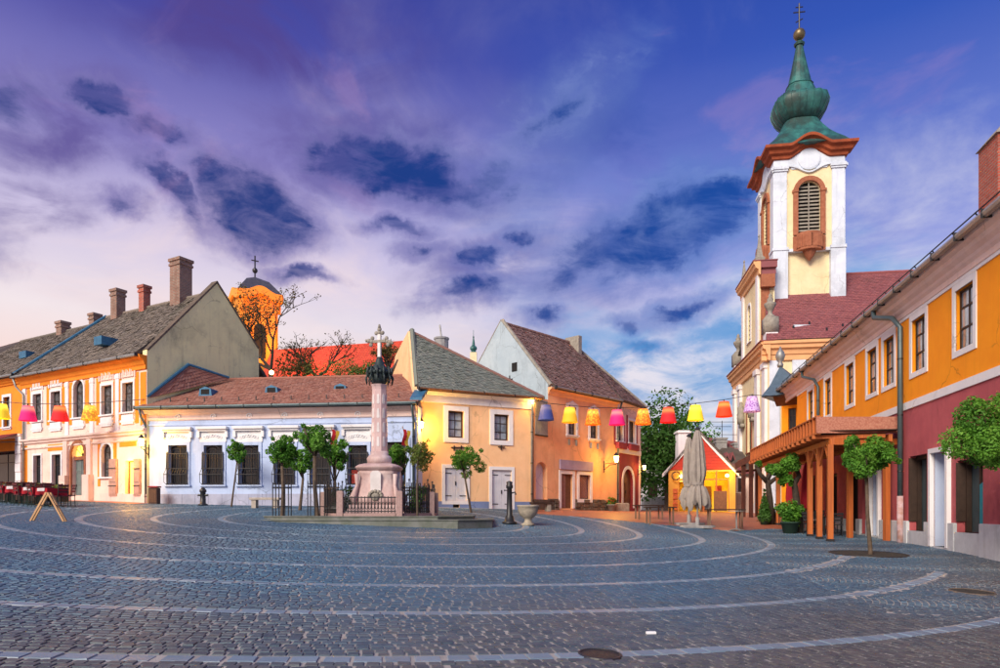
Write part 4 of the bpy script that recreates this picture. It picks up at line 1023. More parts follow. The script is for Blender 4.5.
# ---------------------------------------------------------------- passage wall and orange gabled house, red house
D_A = Vector((2.64, 36.9)); D_B = Vector((7.29, 41.8)); fD = Fr(D_A, D_B)
E_B = Vector((9.4, 44.96)); fE = Fr(D_B, E_B); fP = Fr(Vector((1.80, 35.83)), D_A)
def house_p():
    fr = fP; L = fr.L; zb = G(2,36)-.8; zT = fr.pix(540, 398)[1]
    h = thing('passage_wall', 'orange passage wall with a white arched doorway between yellow and gabled houses', 'wall', fr.p(L/2, .2, G(2.2,36.3)))
    a = fr.rect(535.8,462,547.2,499.5); hole = (a[0],a[1],a[2],a[3],(a[1]-a[0])*.42)
    obj('wall', wall_mb(fr, 0, L, zb, zT, [hole], .35), P_peach, h)
    b = fr.mb(); b.slab([(hole[0],hole[2]),(hole[1],hole[2])]+arch_pts(hole[0],hole[1],hole[3],10,hole[4])[::-1], .3, .36); obj('door', b, TRIM, h)
    a2 = fr.rect(535,400,547,435); b = fr.mb(); b.box(a2[0],a2[1],-.05,.02,a2[2],a2[3]); obj('grey_panel', b, CONCRETE, h)
    b = fr.mb(); b.box(a2[0]-.02,a2[1]+.02,-.07,.01,a2[2]-.06,a2[2]); obj('panel_ledge', b, WOODDARK, h)
    zp = fr.pix(541,499.5)[1]; n = 3
    for k in range(n): b = fr.mb(); b.box(L*k/n+.01,L*(k+1)/n-.01,-.06-.02*(k%2),.01,zb,zp); obj('stone_block', b, STONEDARK, h)
house_p()
def stone_base(h, fr, u0, u1, ztop, zb):
    u = u0
    while u < u1-.1:
        w = min(random.uniform(.3,.6), u1-u); z = zb+.6
        while z < ztop-.05:
            hh = min(random.uniform(.2,.32), ztop-z); b = fr.mb(); d = random.uniform(.04,.10); c = .03
            b.add([(u,.01,z),(u+w,.01,z),(u+w,.01,z+hh),(u,.01,z+hh),(u+c,-d,z+c),(u+w-c,-d,z+c),(u+w-c,-d,z+hh-c),(u+c,-d,z+hh-c)], [(4,5,6,7),(0,1,5,4),(1,2,6,5),(2,3,7,6),(3,0,4,7)])
            obj('stone', b, STONEDARK, h); z += hh
        u += w
def house_d():
    fr = fD; L = fr.L
    h = thing('orange_gabled_house', 'orange house with a tall pale-blue weathered gable and a lattice shop door', 'house', fr.p(L/2, 2, G(4,40)))
    zE = fr.pix(582, 394)[1]; zb = G(4,38)-.9
    up = [fr.rect(*q)+(0,) for q in ((568,407,576,435),(590,411,597.5,438.7))]
    d1 = fr.rect(561,474,572.5,508.3)+(0,); s1 = fr.rect(579,475,590,499)+(0,)
    obj('facade', wall_mb(fr, 0, L, zb, zE, up+[d1,s1]), P_peach, h)
    zA = at(501.5, 321, 39.37).z; sA = 3.57
    b = fr.mb(); b.m = fr.m
    Pg = [(0,.002,zb),(0,7.14,zb),(0,7.14,zE+.1),(0,sA,zA),(0,.002,zE+.15)]
    b.add([(-.0,)+p[1:] for p in Pg]+[(.3,)+p[1:] for p in Pg], [tuple(range(5)),tuple(range(5,10))[::-1]]+[(k,5+k,5+(k+1)%5,(k+1)%5) for k in range(5)])
    g = obj('gable_wall', b, P_bluegable, h, label='peeling pale-blue gable wall')
    b = fr.mb(); 
    for p, q in (((0,-.1,zE+.1),(0,sA,zA+.06)),((0,sA,zA+.06),(0,7.2,zE+.1))): b.tube([(.12,)+p[1:],(.12,)+q[1:]], .12, 6)
    obj('gable_coping', b, STONE, g)
    c = fD.m.inverted() @ at(514.5, 367, 38.6); b = fr.mb(); b.box(-.03,.03,c.y-.2,c.y+.2,c.z-.25,c.z+.25); obj('gable_opening', b, DARKIN, g)
    c = fD.m.inverted() @ at(510.5, 381, 38.9); b = fr.mb(); b.box(-.04,.0,c.y-.03,c.y+.03,c.z-.28,c.z+.3); b.box(-.045,-.002,c.y-.22,c.y+.22,c.z+.05,c.z+.11); obj('iron_cross', b, IRON, g)
    solid(h, 'rear_wall', [fr.p(.31,.31,0), fr.p(L,.31,0), fr.p(L,7,0), fr.p(.31,7,0)], zb, zE-.05, P_peach)
    for w in up:
        window(h, fr, w, GLASSCURT, WOODDARK, nx=2, rows=[.6], sur=TRIM, sw=.17, sides='lrtb', fw=.06)
        u0,u1,z0,z1,_ = w; b = fr.mb(); c = (u0+u1)/2; b.slab([(u0-.1,z1+.17),(u1+.1,z1+.17),(c+.15,z1+.28),(c,z1+.36),(c-.15,z1+.28)], -.06, .01); obj('window_crest', b, TRIM, h)
        b = fr.mb(); b.box(u0+.02,u0+.06,-.12,.01,z0-.6,z0-.25); b.box(u1-.06,u1-.02,-.12,.01,z0-.6,z0-.25); obj('sill_bracket', b, STONE, h)
    LATT = mat('lattice_pink', (.42,.22,.20), (.34,.17,.15), scale=8, rough=.6)
    u0,u1,z0,z1,_ = d1; um = u0+(u1-u0)*.55
    b = fr.mb(); b.box(u0,um,.14,.17,z0,z1); b.box(um,u1,.13,.18,z0,z1); d = obj('door', b, WOODBROWN, h)
    def lattice(a0,a1,c0,c1,dd):
        b = fr.mb(); n = 6; m = int(n*(c1-c0)/(a1-a0))
        for i in range(-m, n):
            for s in (1,-1):
                x0 = a0+(a1-a0)*i/n; pts = []
                for tt in np.linspace(0,1,2): pts.append((x0+(c1-c0)*tt, c0+(c1-c0)*tt))
                lo = max(0, (a0-x0)/(c1-c0)); hi = min(1, (a1-x0)/(c1-c0))
                if hi-lo < .01: continue
                p0 = (x0+(c1-c0)*lo, c0+(c1-c0)*lo); p1 = (x0+(c1-c0)*hi, c0+(c1-c0)*hi)
                if s < 0: p0 = (a0+a1-p0[0], p0[1]); p1 = (a0+a1-p1[0], p1[1])
                b.tube([(p0[0],dd,p0[1]),(p1[0],dd,p1[1])], .014, 4)
        return b
    obj('lattice', lattice(u0+.03,um-.03,z0+.05,z1-.05,.12), LATT, d, kind='stuff')
    obj('door_surround', ring_mb(fr,u0,u1,z0,z1,.2,-.04,.02,0,'lrt'), TRIM, h)
    w = window(h, fr, s1, mat('shop_glass_pink', (.30,.16,.15), (.22,.12,.11), rough=.3), WOODDARK, nx=1, ny=1, sur=TRIM, sw=.2, sides='lrtb', sill=False)
    obj('lattice', lattice(s1[0]+.05,s1[1]-.05,s1[2]+.05,s1[3]-.05,.13), LATT, w, kind='stuff')
    a = fr.rect(558.9,461,591.5,470.2); b = fr.mb(); b.box(a[0],a[1],-.12,-.03,a[2],a[3]); sg = obj('sign_board', b, mat('sign_lilac', (.40,.34,.48), (.33,.27,.40), streak=.4), h, label='faded blank lilac sign board')
    zp = fr.pix(600,499.5)[1]
    stone_base(h, fr, 0, d1[0]-.21, zp, zb); stone_base(h, fr, d1[1]+.21, L-.05, zp, zb)
    band(h, fr, 'cornice', 0, L, [(-.02,zE-.4),(-.06,zE-.36),(-.1,zE-.2),(-.28,zE-.1),(-.28,zE-.02)], P_peach)
    ov = .4
    A = fr.p(.2,-ov,zE-.02); B_ = fr.p(L,-ov,zE-.02); C = fr.p(L,sA,zA-.1); D = fr.p(.2,sA,zA-.1)
    rf = roof(h, [(A,B_,C,D),(fr.p(L,7.5,zE),fr.p(.2,7.5,zE),D,C)], T_BROWN, UNDER, jit=.012, lift=.035)
    ridge_caps(rf, D, C, T_BROWN)
    b = fr.mb(); b.box(L-.25,L+.1,sA-.8,sA+.3,zA-1.2,zA+.25); obj('ridge_stub', b, STONE, rf)
    pipe(h, fr, [(L-.02,-ov,zE-.1),(L-.02,-.25,zE-.5),(L-.02,-.09,zE-.9),(L-.02,-.09,zb+1)], .06, GREYMETAL); gutter(h, fr, .2, L, -ov-.05, zE-.03, .06)
    return C
RIDGE_D = house_d()
def house_e():
    fr = fE; L = fr.L
    h = thing('dark_red_house', 'narrow dark-red house with white trim and an arched brown door', 'house', fr.p(L/2, 2, G(8,44)))
    zE = fr.pix(628, 404)[1]; zb = G(8,44)-.9; zs = fr.pix(626, 452)[1]
    up = [fr.rect(*q)+(0,) for q in ((616.5,425,622.5,441),(628.5,421,635,443))]
    a = fr.rect(622.8,469,633,508); dr = a+((a[1]-a[0])/2,)
    obj('ground_floor_wall', wall_mb(fr, 0, L, zb, zs, [dr]), P_red, h)
    obj('upper_wall', wall_mb(fr, 0, L, zs, zE, up), P_pinkwhite, h)
    solid(h, 'rear_wall', [fr.p(0,.31,0), fr.p(L,.31,0), fr.p(L,7,0), fr.p(0,7,0)], zb, zE-.05, P_pinkwhite)
    for w in up:
        window(h, fr, w, GLASS, WOODDARK, nx=2, rows=[.66], sur=TRIM, sw=.14, fw=.07)
        u0,u1,z0,z1,_ = w
        b = fr.mb(); b.box(u0-.16,u1+.16,-.25,-.02,z0-.5,z0-.12); obj('flower_box', b, P_red, h)
        for s in (-1,1): b = fr.mb(); c = u0-.25 if s < 0 else u1+.25; b.box(c-.1,c+.1,-.03,.005,z0-.3,z1+.3); obj('red_strip', b, P_red, h)
    door(h, fr, dr, WOODBROWN, leaves=2, panels=3, sur=TRIM, sw=.2, dep=.2)
    band(h, fr, 'string_course', 0, L, [(-.02,zs-.12),(-.08,zs-.1),(-.08,zs+.2),(-.02,zs+.24)], TRIM)
    for u in (.12, L-.14): b = fr.mb(); b.box(u-.12,u+.12,-.05,.01,zb,zE-.2); obj('corner_strip', b, TRIM if u < 1 else TRIMPINK, h)
    band(h, fr, 'cornice', 0, L, [(-.02,zE-.3),(-.1,zE-.2),(-.25,zE-.05)], P_pinkwhite)
    A = fr.p(0,-.4,zE); B_ = fr.p(L+.2,-.4,zE)
    rf = roof(h, [(A,B_,RIDGE_D,RIDGE_D),(B_,fr.p(L+.2,8,zE),RIDGE_D,RIDGE_D)], T_BROWN, UNDER, jit=.012); ridge_caps(rf, RIDGE_D, B_, STONE, .12)
house_e()

# ---------------------------------------------------------------- right: long orange and raspberry house
RX0 = 8.98
def RP(Y, off=0): return Vector((RX0+.204*Y+off, Y))
fR = Fr(RP(37.5), RP(10.5)); REND = 3.9
def house_r():
    fr = fR; L = fr.L
    h = thing('orange_raspberry_house', 'long two-storey house, orange above and raspberry red below, with white trim', 'house', fr.p(L/2, 4, G(13,25)))
    zE = fr.pix(930, 259, -.55)[1]; zO = fr.pix(951, 288.4)[1]; zB1 = fr.pix(940, 389.5)[1]; zB0 = fr.pix(940, 397.6)[1]
    zP = fr.pix(926, 522)[1]; zb = -.9
    wz1 = fr.pix(954.8, 290.6+2)[1]; wz0 = fr.pix(954.8, 352.4)[1]
    up = []
    for x0, x1 in ((954.8,975),(912.2,925.6),(883.7,894.2),(867.3,877),(846.3,853.8),(825.4,830.6),(808,813.4)):
        u0 = fr.pix(x0, 350)[0]; u1 = fr.pix(x1, 350)[0]; up.append((u0,u1,wz0,wz1,0))
    wd = sum(w[1]-w[0] for w in up)/len(up)
    up = [((w[0]+w[1])/2-wd/2, (w[0]+w[1])/2+wd/2, w[2], w[3], 0) for w in up]
    gp_ = up[0][0]-up[1][0]
    for k in (1, 2): up.append((up[0][0]+gp_*k, up[0][1]+gp_*k, wz0, wz1, 0))
    obj('upper_wall', wall_mb(fr, 0, L, zB0, zE, up), P_amber, h)
    gr = []
    for x0,y0,x1,y1 in ((909.5,455,927,531),(934,452,949,547),(957,459,983,533),(846,472,858,531),(862,472,868,534),(872.5,471.5,880,536),(826,474,837,528),(806,476,815,522)):
        a = fr.rect(x0,y0,x1,y1); gr.append((a[0],a[1],a[2],a[3],0))
    gr = [(g[0],g[1],max(g[2],zb+.05),min(g[3],zB0-.3),0) for g in gr]
    obj('ground_floor_wall', wall_mb(fr, 0, L, zb, zB0, gr, .4), P_rasp, h)
    solid(h, 'rear_wall', [fr.p(.02,.42,0), fr.p(L,.42,0), fr.p(L,9,0), fr.p(.02,9,0)], zb, zE-.05, P_amber)
    # white frieze over the orange, white surrounds
    def strip(name, z0, z1, pr, m, u0=0, u1=L): b = fr.mb(); b.box(u0,u1,-pr,.01,z0,z1); return obj(name, b, m, h)
    strip('frieze', zO, zE-.55, .035, TRIM)
    for w in up:
        u0,u1,z0,z1,_ = w; s = .17
        b = fr.mb(); b.box(u0-s,u0,-.03,.02,z0-s,zO); b.box(u1,u1+s,-.03,.02,z0-s,zO); b.box(u0,u1,-.03,.02,z0-s,z0); b.box(u0,u1,-.03,.02,z1,zO); obj('window_surround', b, TRIM, h)
        window(h, fr, w, GLASSR, WOODDARK, nx=2, rows=[.36,.70], fw=.07, sill=False, dep=.10, panes=True, mw=.05)
    strip('string_course', zB0, zB1, .04, TRIM)
    # plinth with blocks left and right of the openings
    cuts = sorted([(g[0],g[1],g[2]) for g in gr]); u = 0
    for c0,c1,cz in cuts+[(L,L,9)]:
        n = max(1, int((c0-.02-u)/1.6))
        for k in range(n):
            a0 = u+(c0-u)*k/n; a1 = u+(c0-u)*(k+1)/n
            if a1-a0 > .05: b = fr.mb(); b.bev(a0+.006,a1-.006,-.10,.01,zb,zP+.02*random.random(),.012); obj('plinth_block', b, P_plinthwhite, h)
        if cz < 3 and fr.ground((c0+c1)/2) < cz-.05: b = fr.mb(); b.box(c0+.004,c1-.004,-.07,.3,zb,cz); obj('door_step', b, P_plinthwhite, h)
        u = c1
    LBLUE = mat('door_paleblue', (.52,.60,.76), (.45,.53,.70), streak=.3); TEAL = mat('teal_board', (.03,.30,.36), (.025,.22,.28), streak=.2)
    for k, g in enumerate(gr):
        u0,u1,z0,z1,_ = g; m = {1: LBLUE, 5: LBLUE}.get(k, WOODDARK)
        if k in (1, 5):
            b = fr.mb(); b.box(u0,u1,.38,.42,z0,z1); b.add([(u0+.005,.02,z0),(u0+.005,.38,z0),(u0+.005,.38,z1),(u0+.005,.02,z1)], [(0,1,2,3)]); b.add([(u1-.005,.02,z0),(u1-.005,.38,z0),(u1-.005,.38,z1),(u1-.005,.02,z1)], [(0,1,2,3)]); obj('door', b, LBLUE, h, label='pale blue recessed door')
            obj('door_surround', ring_mb(fr,u0,u1,z0,z1,.14,-.12,.02,0,'lrt'), TRIM, h)
        else:
            b = fr.mb(); b.box(u0,u1,.34,.40,z0,z1); d = obj('door', b, GREYMETAL if k in (0, 2) else DARKIN, h)
            b = fr.mb(); b.box(u0,u0+.1,.2,.33,z0,z1); b.box(u1-.1,u1,.2,.33,z0,z1); b.box(u0+.1,u1-.1,.2,.33,z1-.12,z1); b.box((u0+u1)/2-.04,(u0+u1)/2+.04,.25,.33,z0,z1-.12); obj('door_frame', b, WOODDARK, d)
            if k in (0, 2):
                b = fr.mb(); b.box(u0-.02,u0+.05,-.02,.38,z0+.3,z1-.05); b.box(u0-.03,u0+.06,.05,.3,z0+.6,z1-.6); obj('open_shutter', b, WOODDARK, h)
            if k == 2:
                b = fr.mb(); b.slab([((u0+u1)/2+.05,z0+.1),(u1-.11,z0+.05),(u1-.11,z0+1.5),((u0+u1)/2+.05,z0+1.3)], .22, .25); obj('teal_board', b, TEAL, d)
    # layered pinkish cornice
    band(h, fr, 'cornice', -REND+.4, L, [(-.03,zE-.78),(-.06,zE-.76),(-.06,zE-.6),(-.12,zE-.52),(-.14,zE-.44),(-.24,zE-.34),(-.27,zE-.22),(-.38,zE-.14),(-.42,zE-.02)], TRIMPINK)
    GUT = mat('gutter_beige', (.40,.37,.33), (.30,.28,.26), rough=.4, metal=.4, bump=.05)
    gutter(h, fr, -REND, L, -.52, zE-.02, .10, GUT)
    zR = zE+4.2
    A = fr.p(-REND,-.40,zE+.08); B_ = fr.p(L,-.40,zE+.08); C = fr.p(L,5,zR); D = fr.p(2.5,5,zR)
    rf = roof(h, [(A,B_,C,D),(fr.p(-REND,10,zE+.08),A,D,D),(fr.p(L,10,zE),fr.p(-REND,10,zE),D,C)], T_WINE, UNDER, w=.22, e=.2)
    SLATE = mat('eave_slate', (.06,.11,.17), (.045,.085,.13), rough=.35, metal=.3, bump=.1)
    sl = (C-B_).normalized(); b = MB(); n_ = (B_-A).cross(C-A).normalized()
    if n_.z < 0: n_ = -n_
    o_ = n_*.05; b.poly3([A+o_, B_+o_, B_+sl*.75+o_, A+sl*.75+o_], .02, n_); obj('eave_flashing', b, SLATE, rf)
    b = MB(); p0 = A+sl*.55+n_*.22; p1 = B_+sl*.55+n_*.22; b.tube([p0,p1], .022, 6); sg = obj('snow_rail', b, IRON, rf)
    b = MB(); n = 24
    for k in range(n): q = A.lerp(B_, (k+.5)/n)+sl*.55; b.tube([q+n_*.04, q+n_*.24], .02, 5)
    obj('rail_post', b, IRON, sg, kind='stuff')
    # chimney beside the eave
    c = fr.m.inverted() @ at(989, 140, 18.0); 
    cu = fr.pix(978.5, 150, .35)[0]; ch = fr.mb(); zt = fr.pix(978.5, 153, .35)[1]
    ch.box(cu,cu+1.0,.35,1.5,zE-.2,zt); co = obj('chimney', ch, BRICKRED, h)
    b = fr.mb(); cx0, cx1 = cu-.06, cu+1.06
    b.add([(cx0,.29,zt),(cx1,.29,zt),(cx1,1.56,zt),(cx0,1.56,zt),(cx0+.25,.6,zt+.38),(cx1-.25,.6,zt+.38),(cx1-.25,1.3,zt+.38),(cx0+.25,1.3,zt+.38)], [(4,5,6,7),(0,1,5,4),(1,2,6,5),(2,3,7,6),(3,0,4,7),(0,3,2,1)]); obj('chimney_cap', b, STONE, co)
    pu = fr.pix(900.5, 430, -.15)[0]
    pipe(h, fr, [(pu-1.5,-.50,zE-.1),(pu-1.45,-.5,zE-.35),(pu-.3,-.30,zE-.7),(pu,-.16,zE-1.1),(pu,-.16,zb+2.9)], .085, GREYMETAL)
    b = fr.mb(); b.tube([(pu,-.16,zb+2.95),(pu,-.16,zb+.95)], .10, 8); shade(obj('standpipe', b, mat('pipe_pink', (.55,.42,.46), (.40,.22,.18), scale=5), h))
    fu = fr.pix(818.5, 430, -.1)[0]; pipe(h, fr, [(fu-1.6,-.5,zE-.1),(fu-1.5,-.5,zE-.4),(fu-.2,-.25,zE-.8),(fu,-.12,zE-1.2),(fu,-.12,zB0-1)], .07, GREYMETAL)
pass
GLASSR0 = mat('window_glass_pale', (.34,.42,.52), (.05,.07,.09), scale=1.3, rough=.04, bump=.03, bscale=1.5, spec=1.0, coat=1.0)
house_r()
def corner_house():
    fr = Fr(V2(781.5, 40.6), V2(800, 39.9)); L = fr.L; zb = 0
    h = thing('small_hipped_annexe', 'small orange annexe with a blue-grey hipped roof and finial before the church', 'house', fr.p(L/2, 1, G(18,43)))
    zE = fr.pix(790, 396)[1]; w = fr.rect(788.3,408,796,432)+(0,)
    obj('facade', wall_mb(fr, 0, L, zb, zE, [w]), P_amber, h); window(h, fr, w, GLASS, WOODDARK, nx=2, rows=[.7], sill=False)
    solid(h, 'side_wall', [fr.p(0,.31,0), fr.p(L,.31,0), fr.p(L,3,0), fr.p(0,3,0)], zb, zE-.02, P_amber)
    o = .9; ap = fr.p(-.5, 1.3, at(775,366,42).z)
    q = [fr.p(-o,-o,zE), fr.p(L+o,-o,zE), fr.p(L+o,4,zE), fr.p(-o,4,zE)]
    b = MB(); 
    for k in range(4):
        P, Q = q[k], q[(k+1) % 4]; m1, m2 = P.lerp(ap,.45)+Vector((0,0,-.18)), Q.lerp(ap,.45)+Vector((0,0,-.18))
        b.add([tuple(P),tuple(Q),tuple(m2),tuple(m1)], [(0,1,2,3)]); b.add([tuple(m1),tuple(m2),tuple(ap)], [(0,1,2)])
    b.add([tuple(p-Vector((0,0,.03))) for p in q], [(0,3,2,1)]); rf = obj('roof', b, mat('roof_slateblue', (.10,.15,.20), (.07,.11,.15), rough=.5, scale=3), h)
    b = MB(); b.lathe([(.16,0),(.2,.15),(.12,.3),(.22,.45),(.3,.7),(.22,.95),(.1,1.1),(.03,1.3)], ap-Vector((0,0,.1)), 10); shade(obj('finial', b, ZINC, rf))
    band(h, fr, 'cornice', -.3, L+.3, [(-.02,zE-.55),(-.2,zE-.4),(-.5,zE-.15),(-.6,zE-.03)], WOODBROWN)
corner_house()
# ---------------------------------------------------------------- baroque church
CHD = Vector((.149, 1.0)).normalized(); CN = Vector((19.23, 48.0))
CHW = 12.4
fCH = Fr(CN+CHD*CHW, CN)                      # west front, seen from the square
SDIR = Vector((CHD.y, -CHD.x)); fCS = Fr(CN, CN+SDIR*30)   # long side
def sq_rings(b, fr, cu, cd, prof, n=32):
    """stack of rounded-square rings in a frame: (half, z, exponent)"""
    vs = []
    for hh, z, ex in prof:
        for k in range(n):
            a = 2*math.pi*(k+.5)/n; c, s = math.cos(a), math.sin(a); r = hh/((abs(c)**ex+abs(s)**ex)**(1/ex))
            vs.append((cu+r*c, cd+r*s, z))
    m = len(prof)
    b.add(vs, [(i*n+k, i*n+(k+1)%n, (i+1)*n+(k+1)%n, (i+1)*n+k) for i in range(m-1) for k in range(n)] + [tuple(range(n))[::-1], tuple((m-1)*n+k for k in range(n))])
    return b
def urn(b, c, s=1.0):
    b.lathe([(.32*s,0),(.32*s,.15*s),(.16*s,.25*s),(.14*s,.45*s),(.22*s,.55*s),(.38*s,.85*s),(.40*s,1.0*s),(.30*s,1.05*s),(.18*s,1.15*s),(.22*s,1.28*s),(.12*s,1.4*s),(.13*s,1.55*s),(.03*s,1.7*s)], c, 10)
def church():
    h = thing('baroque_church', 'cream and white baroque church with a tall copper-domed bell tower', 'church', (21, 54, G(20,52)))
    fr, fs = fCH, fCS; zb = G(20,50)-.8; W = fr.L
    u = lambda t: W-t                          # t measured from the near corner
    zC = EYE + (HY-342)*47.8/F; zG = EYE+248.5*50.4/F
    a = fr.rect(752.5,470,760,505); 
    gw = (u(6.2)-.55, u(6.2)+.55, EYE+11.9+1.6, EYE+11.9+4.6, .5)
    lw = (u(6.2)-.8, u(6.2)+.8, EYE+4.6, EYE+8.2, .6); dr = (u(6.2)-1.1, u(6.2)+1.1, zb+.8, EYE+2.4, .8)
    obj('facade', wall_mb(fr, .5, W-.0, zb, zC-.7, [lw, dr]), P_cream, h)
    window(h, fr, lw, GLASS, WOODDARK, nx=2, ny=4, sur=SANDSTONE, sw=.25, dep=.2); door(h, fr, dr, WOODBROWN, leaves=2, panels=3, sur=SANDSTONE, sw=.3)
    wins = []
    for k in range(5): c = 6+k*5; wins.append((c-.8, c+.8, EYE+4, EYE+8, .8))
    obj('side_wall', wall_mb(fs, .003, 29.5, zb, zC-.7, wins), P_cream, h)
    for w in wins: window(h, fs, w, GLASS, WOODDARK, nx=2, ny=5, sur=TRIM, sw=.2)
    # pilasters: white strips
    for t0, t1 in ((.25,1.15),(2.6,3.5),(8.9,9.8),(11.2,12.0)):
        b = fr.mb(); b.box(u(t1),u(t0),-.22,.01,zb,zC-1.6); b.box(u(t1)-.08,u(t0)+.08,-.32,.01,zC-1.75,zC-1.35); b.box(u(t1)-.06,u(t0)+.06,-.3,.01,zb,zb+1.6); obj('pilaster', b, P_white, h)
    for t0, t1 in ((.05,.75),(1.6,2.5),(4.3,5.2),(9.5,10.4),(14.5,15.4)):
        b = fs.mb(); b.box(t0,t1,-.14,.01,zb,zC-1.0); obj('pilaster', b, P_church, h)
    ORC = mat('cornice_peach', (.82,.46,.22), (.76,.40,.19), streak=.2)
    for f_, u0, u1 in ((fr, .0, W+.55), (fs, -.5, 29.6)):
        band(h, f_, 'cornice', u0, u1, [(-.1,zC-1.35),(-.16,zC-1.3),(-.16,zC-.95),(-.24,zC-.9),(-.3,zC-.6),(-.48,zC-.5),(-.5,zC-.25),(-.62,zC-.2),(-.62,zC)], ORC)
    b = fr.mb(); b.box(0,W+.65,-.7,.3,zC,zC+.06); b.box(.3,W-.2,.02,1.0,zC-.72,zC); obj('cornice_tiles', b, T_WINE, h)
    # upper gable stage of the front
    g0, g1 = u(8.7), u(2.75)
    b = wall_mb(fr, g0, g1, zC-.2, zG-.5, [gw]); b.box(g0,g1,.45,1.1,zC-.2,zG-.5); b.box(g1-.001,g1,0,1.0,zC,zG-.5); obj('upper_front', b, P_cream, h)
    w = window(h, fr, gw, DARKIN, WOODDARK, nx=1, ny=1, sur=TRIM, sw=.18)
    b = fr.mb()
    for k in range(1, 8): zz = gw[2]+(gw[3]-gw[2])*k/8; b.box(gw[0],gw[1],.09,.12,zz-.03,zz+.03)
    for k in range(1, 4): uu = gw[0]+(gw[1]-gw[0])*k/4; b.box(uu-.03,uu+.03,.085,.115,gw[2],gw[3]-.2)
    obj('lattice', b, STONE, w)
    for t0 in (2.8, 8.0): b = fr.mb(); b.box(u(t0+.65),u(t0),-.14,.01,zC,zG-.9); obj('pilaster', b, P_white, h)
    band(h, fr, 'upper_cornice', g0-.35, g1+.4, [(-.05,zG-1.0),(-.12,zG-.95),(-.15,zG-.6),(-.35,zG-.5),(-.4,zG-.3),(-.5,zG-.2),(-.5,zG)], ORC)
    b = fr.mb(); b.box(g0-.38,g1+.45,-.55,1.25,zG,zG+.07); b.box(g1,g1+.4,.03,1.2,zG-.5,zG); b.box(g1,g1+.2,.03,1.15,zG-.95,zG-.5); obj('cornice_tiles', b, T_WINE, h)
    # side scrolls (volutes)
    for sgn, ue in ((1, g1), (-1, g0)):
        P = []
        for k in range(13):
            a_ = k/12*math.pi/2; P.append((ue+sgn*(2.1-2.1*math.sin(a_))*1.0, zC+.2+4.6*(1-math.cos(a_))))
        poly = [(ue, zC+.05)] + [(p[0], p[1]) for p in P]
        if sgn < 0: poly = poly[::-1]
        b = fr.mb(); b.slab(poly, .1, .75); obj('volute', b, SANDSTONE, h)
    b = fr.mb(); b.box(g1-.02,g1+.38,.05,1.05,zC+4.8,zG-1.0); obj('side_pier', b, SANDSTONE, h)
    # urn and scroll pedestals on the corners
    for t in (.35, 11.6):
        b = fr.mb(); b.box(u(t)-.4,u(t)+.4,-.2,.65,zC+.06,zC+.75); obj('pedestal', b, P_white, h)
        b = fr.mb(); b.bev(u(t)-.5,u(t)+.42,-.28,.7,zC+.75,zC+1.9,.1); b.sphere((u(t)-.45,.2,zC+1.1),.45,8); urn(b, (u(t), .2, zC+1.85), 1.05); shade(obj('urn', b, STONE, h))
    for t in (3.05, 8.4):
        b = fr.mb(); b.bev(u(t)-.34,u(t)+.34,-.3,.4,zG+.07,zG+.45,.05); b.lathe([(.36,.45),(.30,.6),(.05,2.0),(.10,2.1),(.03,2.25)], (u(t),.05,zG), 4, math.pi/4); obj('obelisk', b, STONE, h)
    # statue niche, balcony over the door
    for t in (4.15, 8.2):
        b = fr.mb(); c = u(t); b.box(c-.4,c+.4,-.35,.01,zC-5.1,zC-4.8)
        b.lathe([(.28,0),(.34,.5),(.25,1.0),(.30,1.35),(.12,1.55),(.15,1.7),(.1,1.85)], (c,-.25,zC-4.8), 8); b.tube([(c-.25,-.3,zC-3.6),(c-.4,-.4,zC-3.9),(c-.15,-.5,zC-4.0)], .07, 6); shade(obj('statue', b, STONE, h))
    b = fr.mb(); c = u(6.2); b.box(c-1.2,c+1.2,-.8,.01,EYE+2.9,EYE+3.15)
    for k in range(9): b.lathe([(.06,0),(.11,.25),(.05,.5),(.09,.75)], (c-1.1+2.2*k/8,-.7,EYE+3.15), 6)
    b.box(c-1.2,c+1.2,-.8,-.62,EYE+3.9,EYE+4.0); obj('balcony', b, SANDSTONE, h)
    # nave roof
    zR = EYE+233*53.5/F
    A, B_ = fs.p(-.3,-.65,zC+.05), fs.p(29.8,-.65,zC+.05); C, D = fs.p(29.8,6.2,zR), fs.p(1.2,6.2,zR)
    rf = roof(h, [(A,B_,C,D),(fs.p(29.8,13,zC),fs.p(-.3,13,zC),D,C)], T_WINE, UNDER, w=.26, e=.24, jit=.006); ridge_caps(rf, D, C, T_WINE, .14)
    b = MB()
    for k in range(26):
        q = A.lerp(B_, (k+.7)/27).lerp(D.lerp(C,(k+.7)/27), .10+.05*(k % 3)); b.box(q.x-.05,q.x+.05,q.y-.05,q.y+.05,q.z,q.z+.22)
    obj('snow_hooks', b, IRON, rf, kind='stuff')
    q = fs.p(1.9,.9,zC+1.35); b = MB(); b.box(q.x-.1,q.x+1.3,q.y-.4,q.y+.5,q.z-.4,q.z); obj('roof_ledge', b, P_church, rf)
    solid(h, 'rear_wall', [fs.p(.5,.4,0), fs.p(29.5,.4,0), fs.p(29.5,12,0), fs.p(.5,12,0)], zb, zC-.72, P_cream)
    # ------------------------------------------------ tower
    T0 = Vector((21.08, 51.5)); TW = 5.05
    ft = Fr(T0, T0+SDIR*TW)                      # face towards the square's near side
    fl = Fr(T0+CHD*TW, T0)                       # face towards the west
    fb = Fr(T0+SDIR*TW+CHD*TW, T0+CHD*TW); fe = Fr(T0+SDIR*TW, T0+SDIR*TW+CHD*TW)
    z0 = zC-1.5; zM = EYE+259.5*51.5/F; zK = EYE+(HY-172)*51.4/F; zT = EYE+(HY-160.5)*51.4/F; zTop = EYE+363*51.3/F
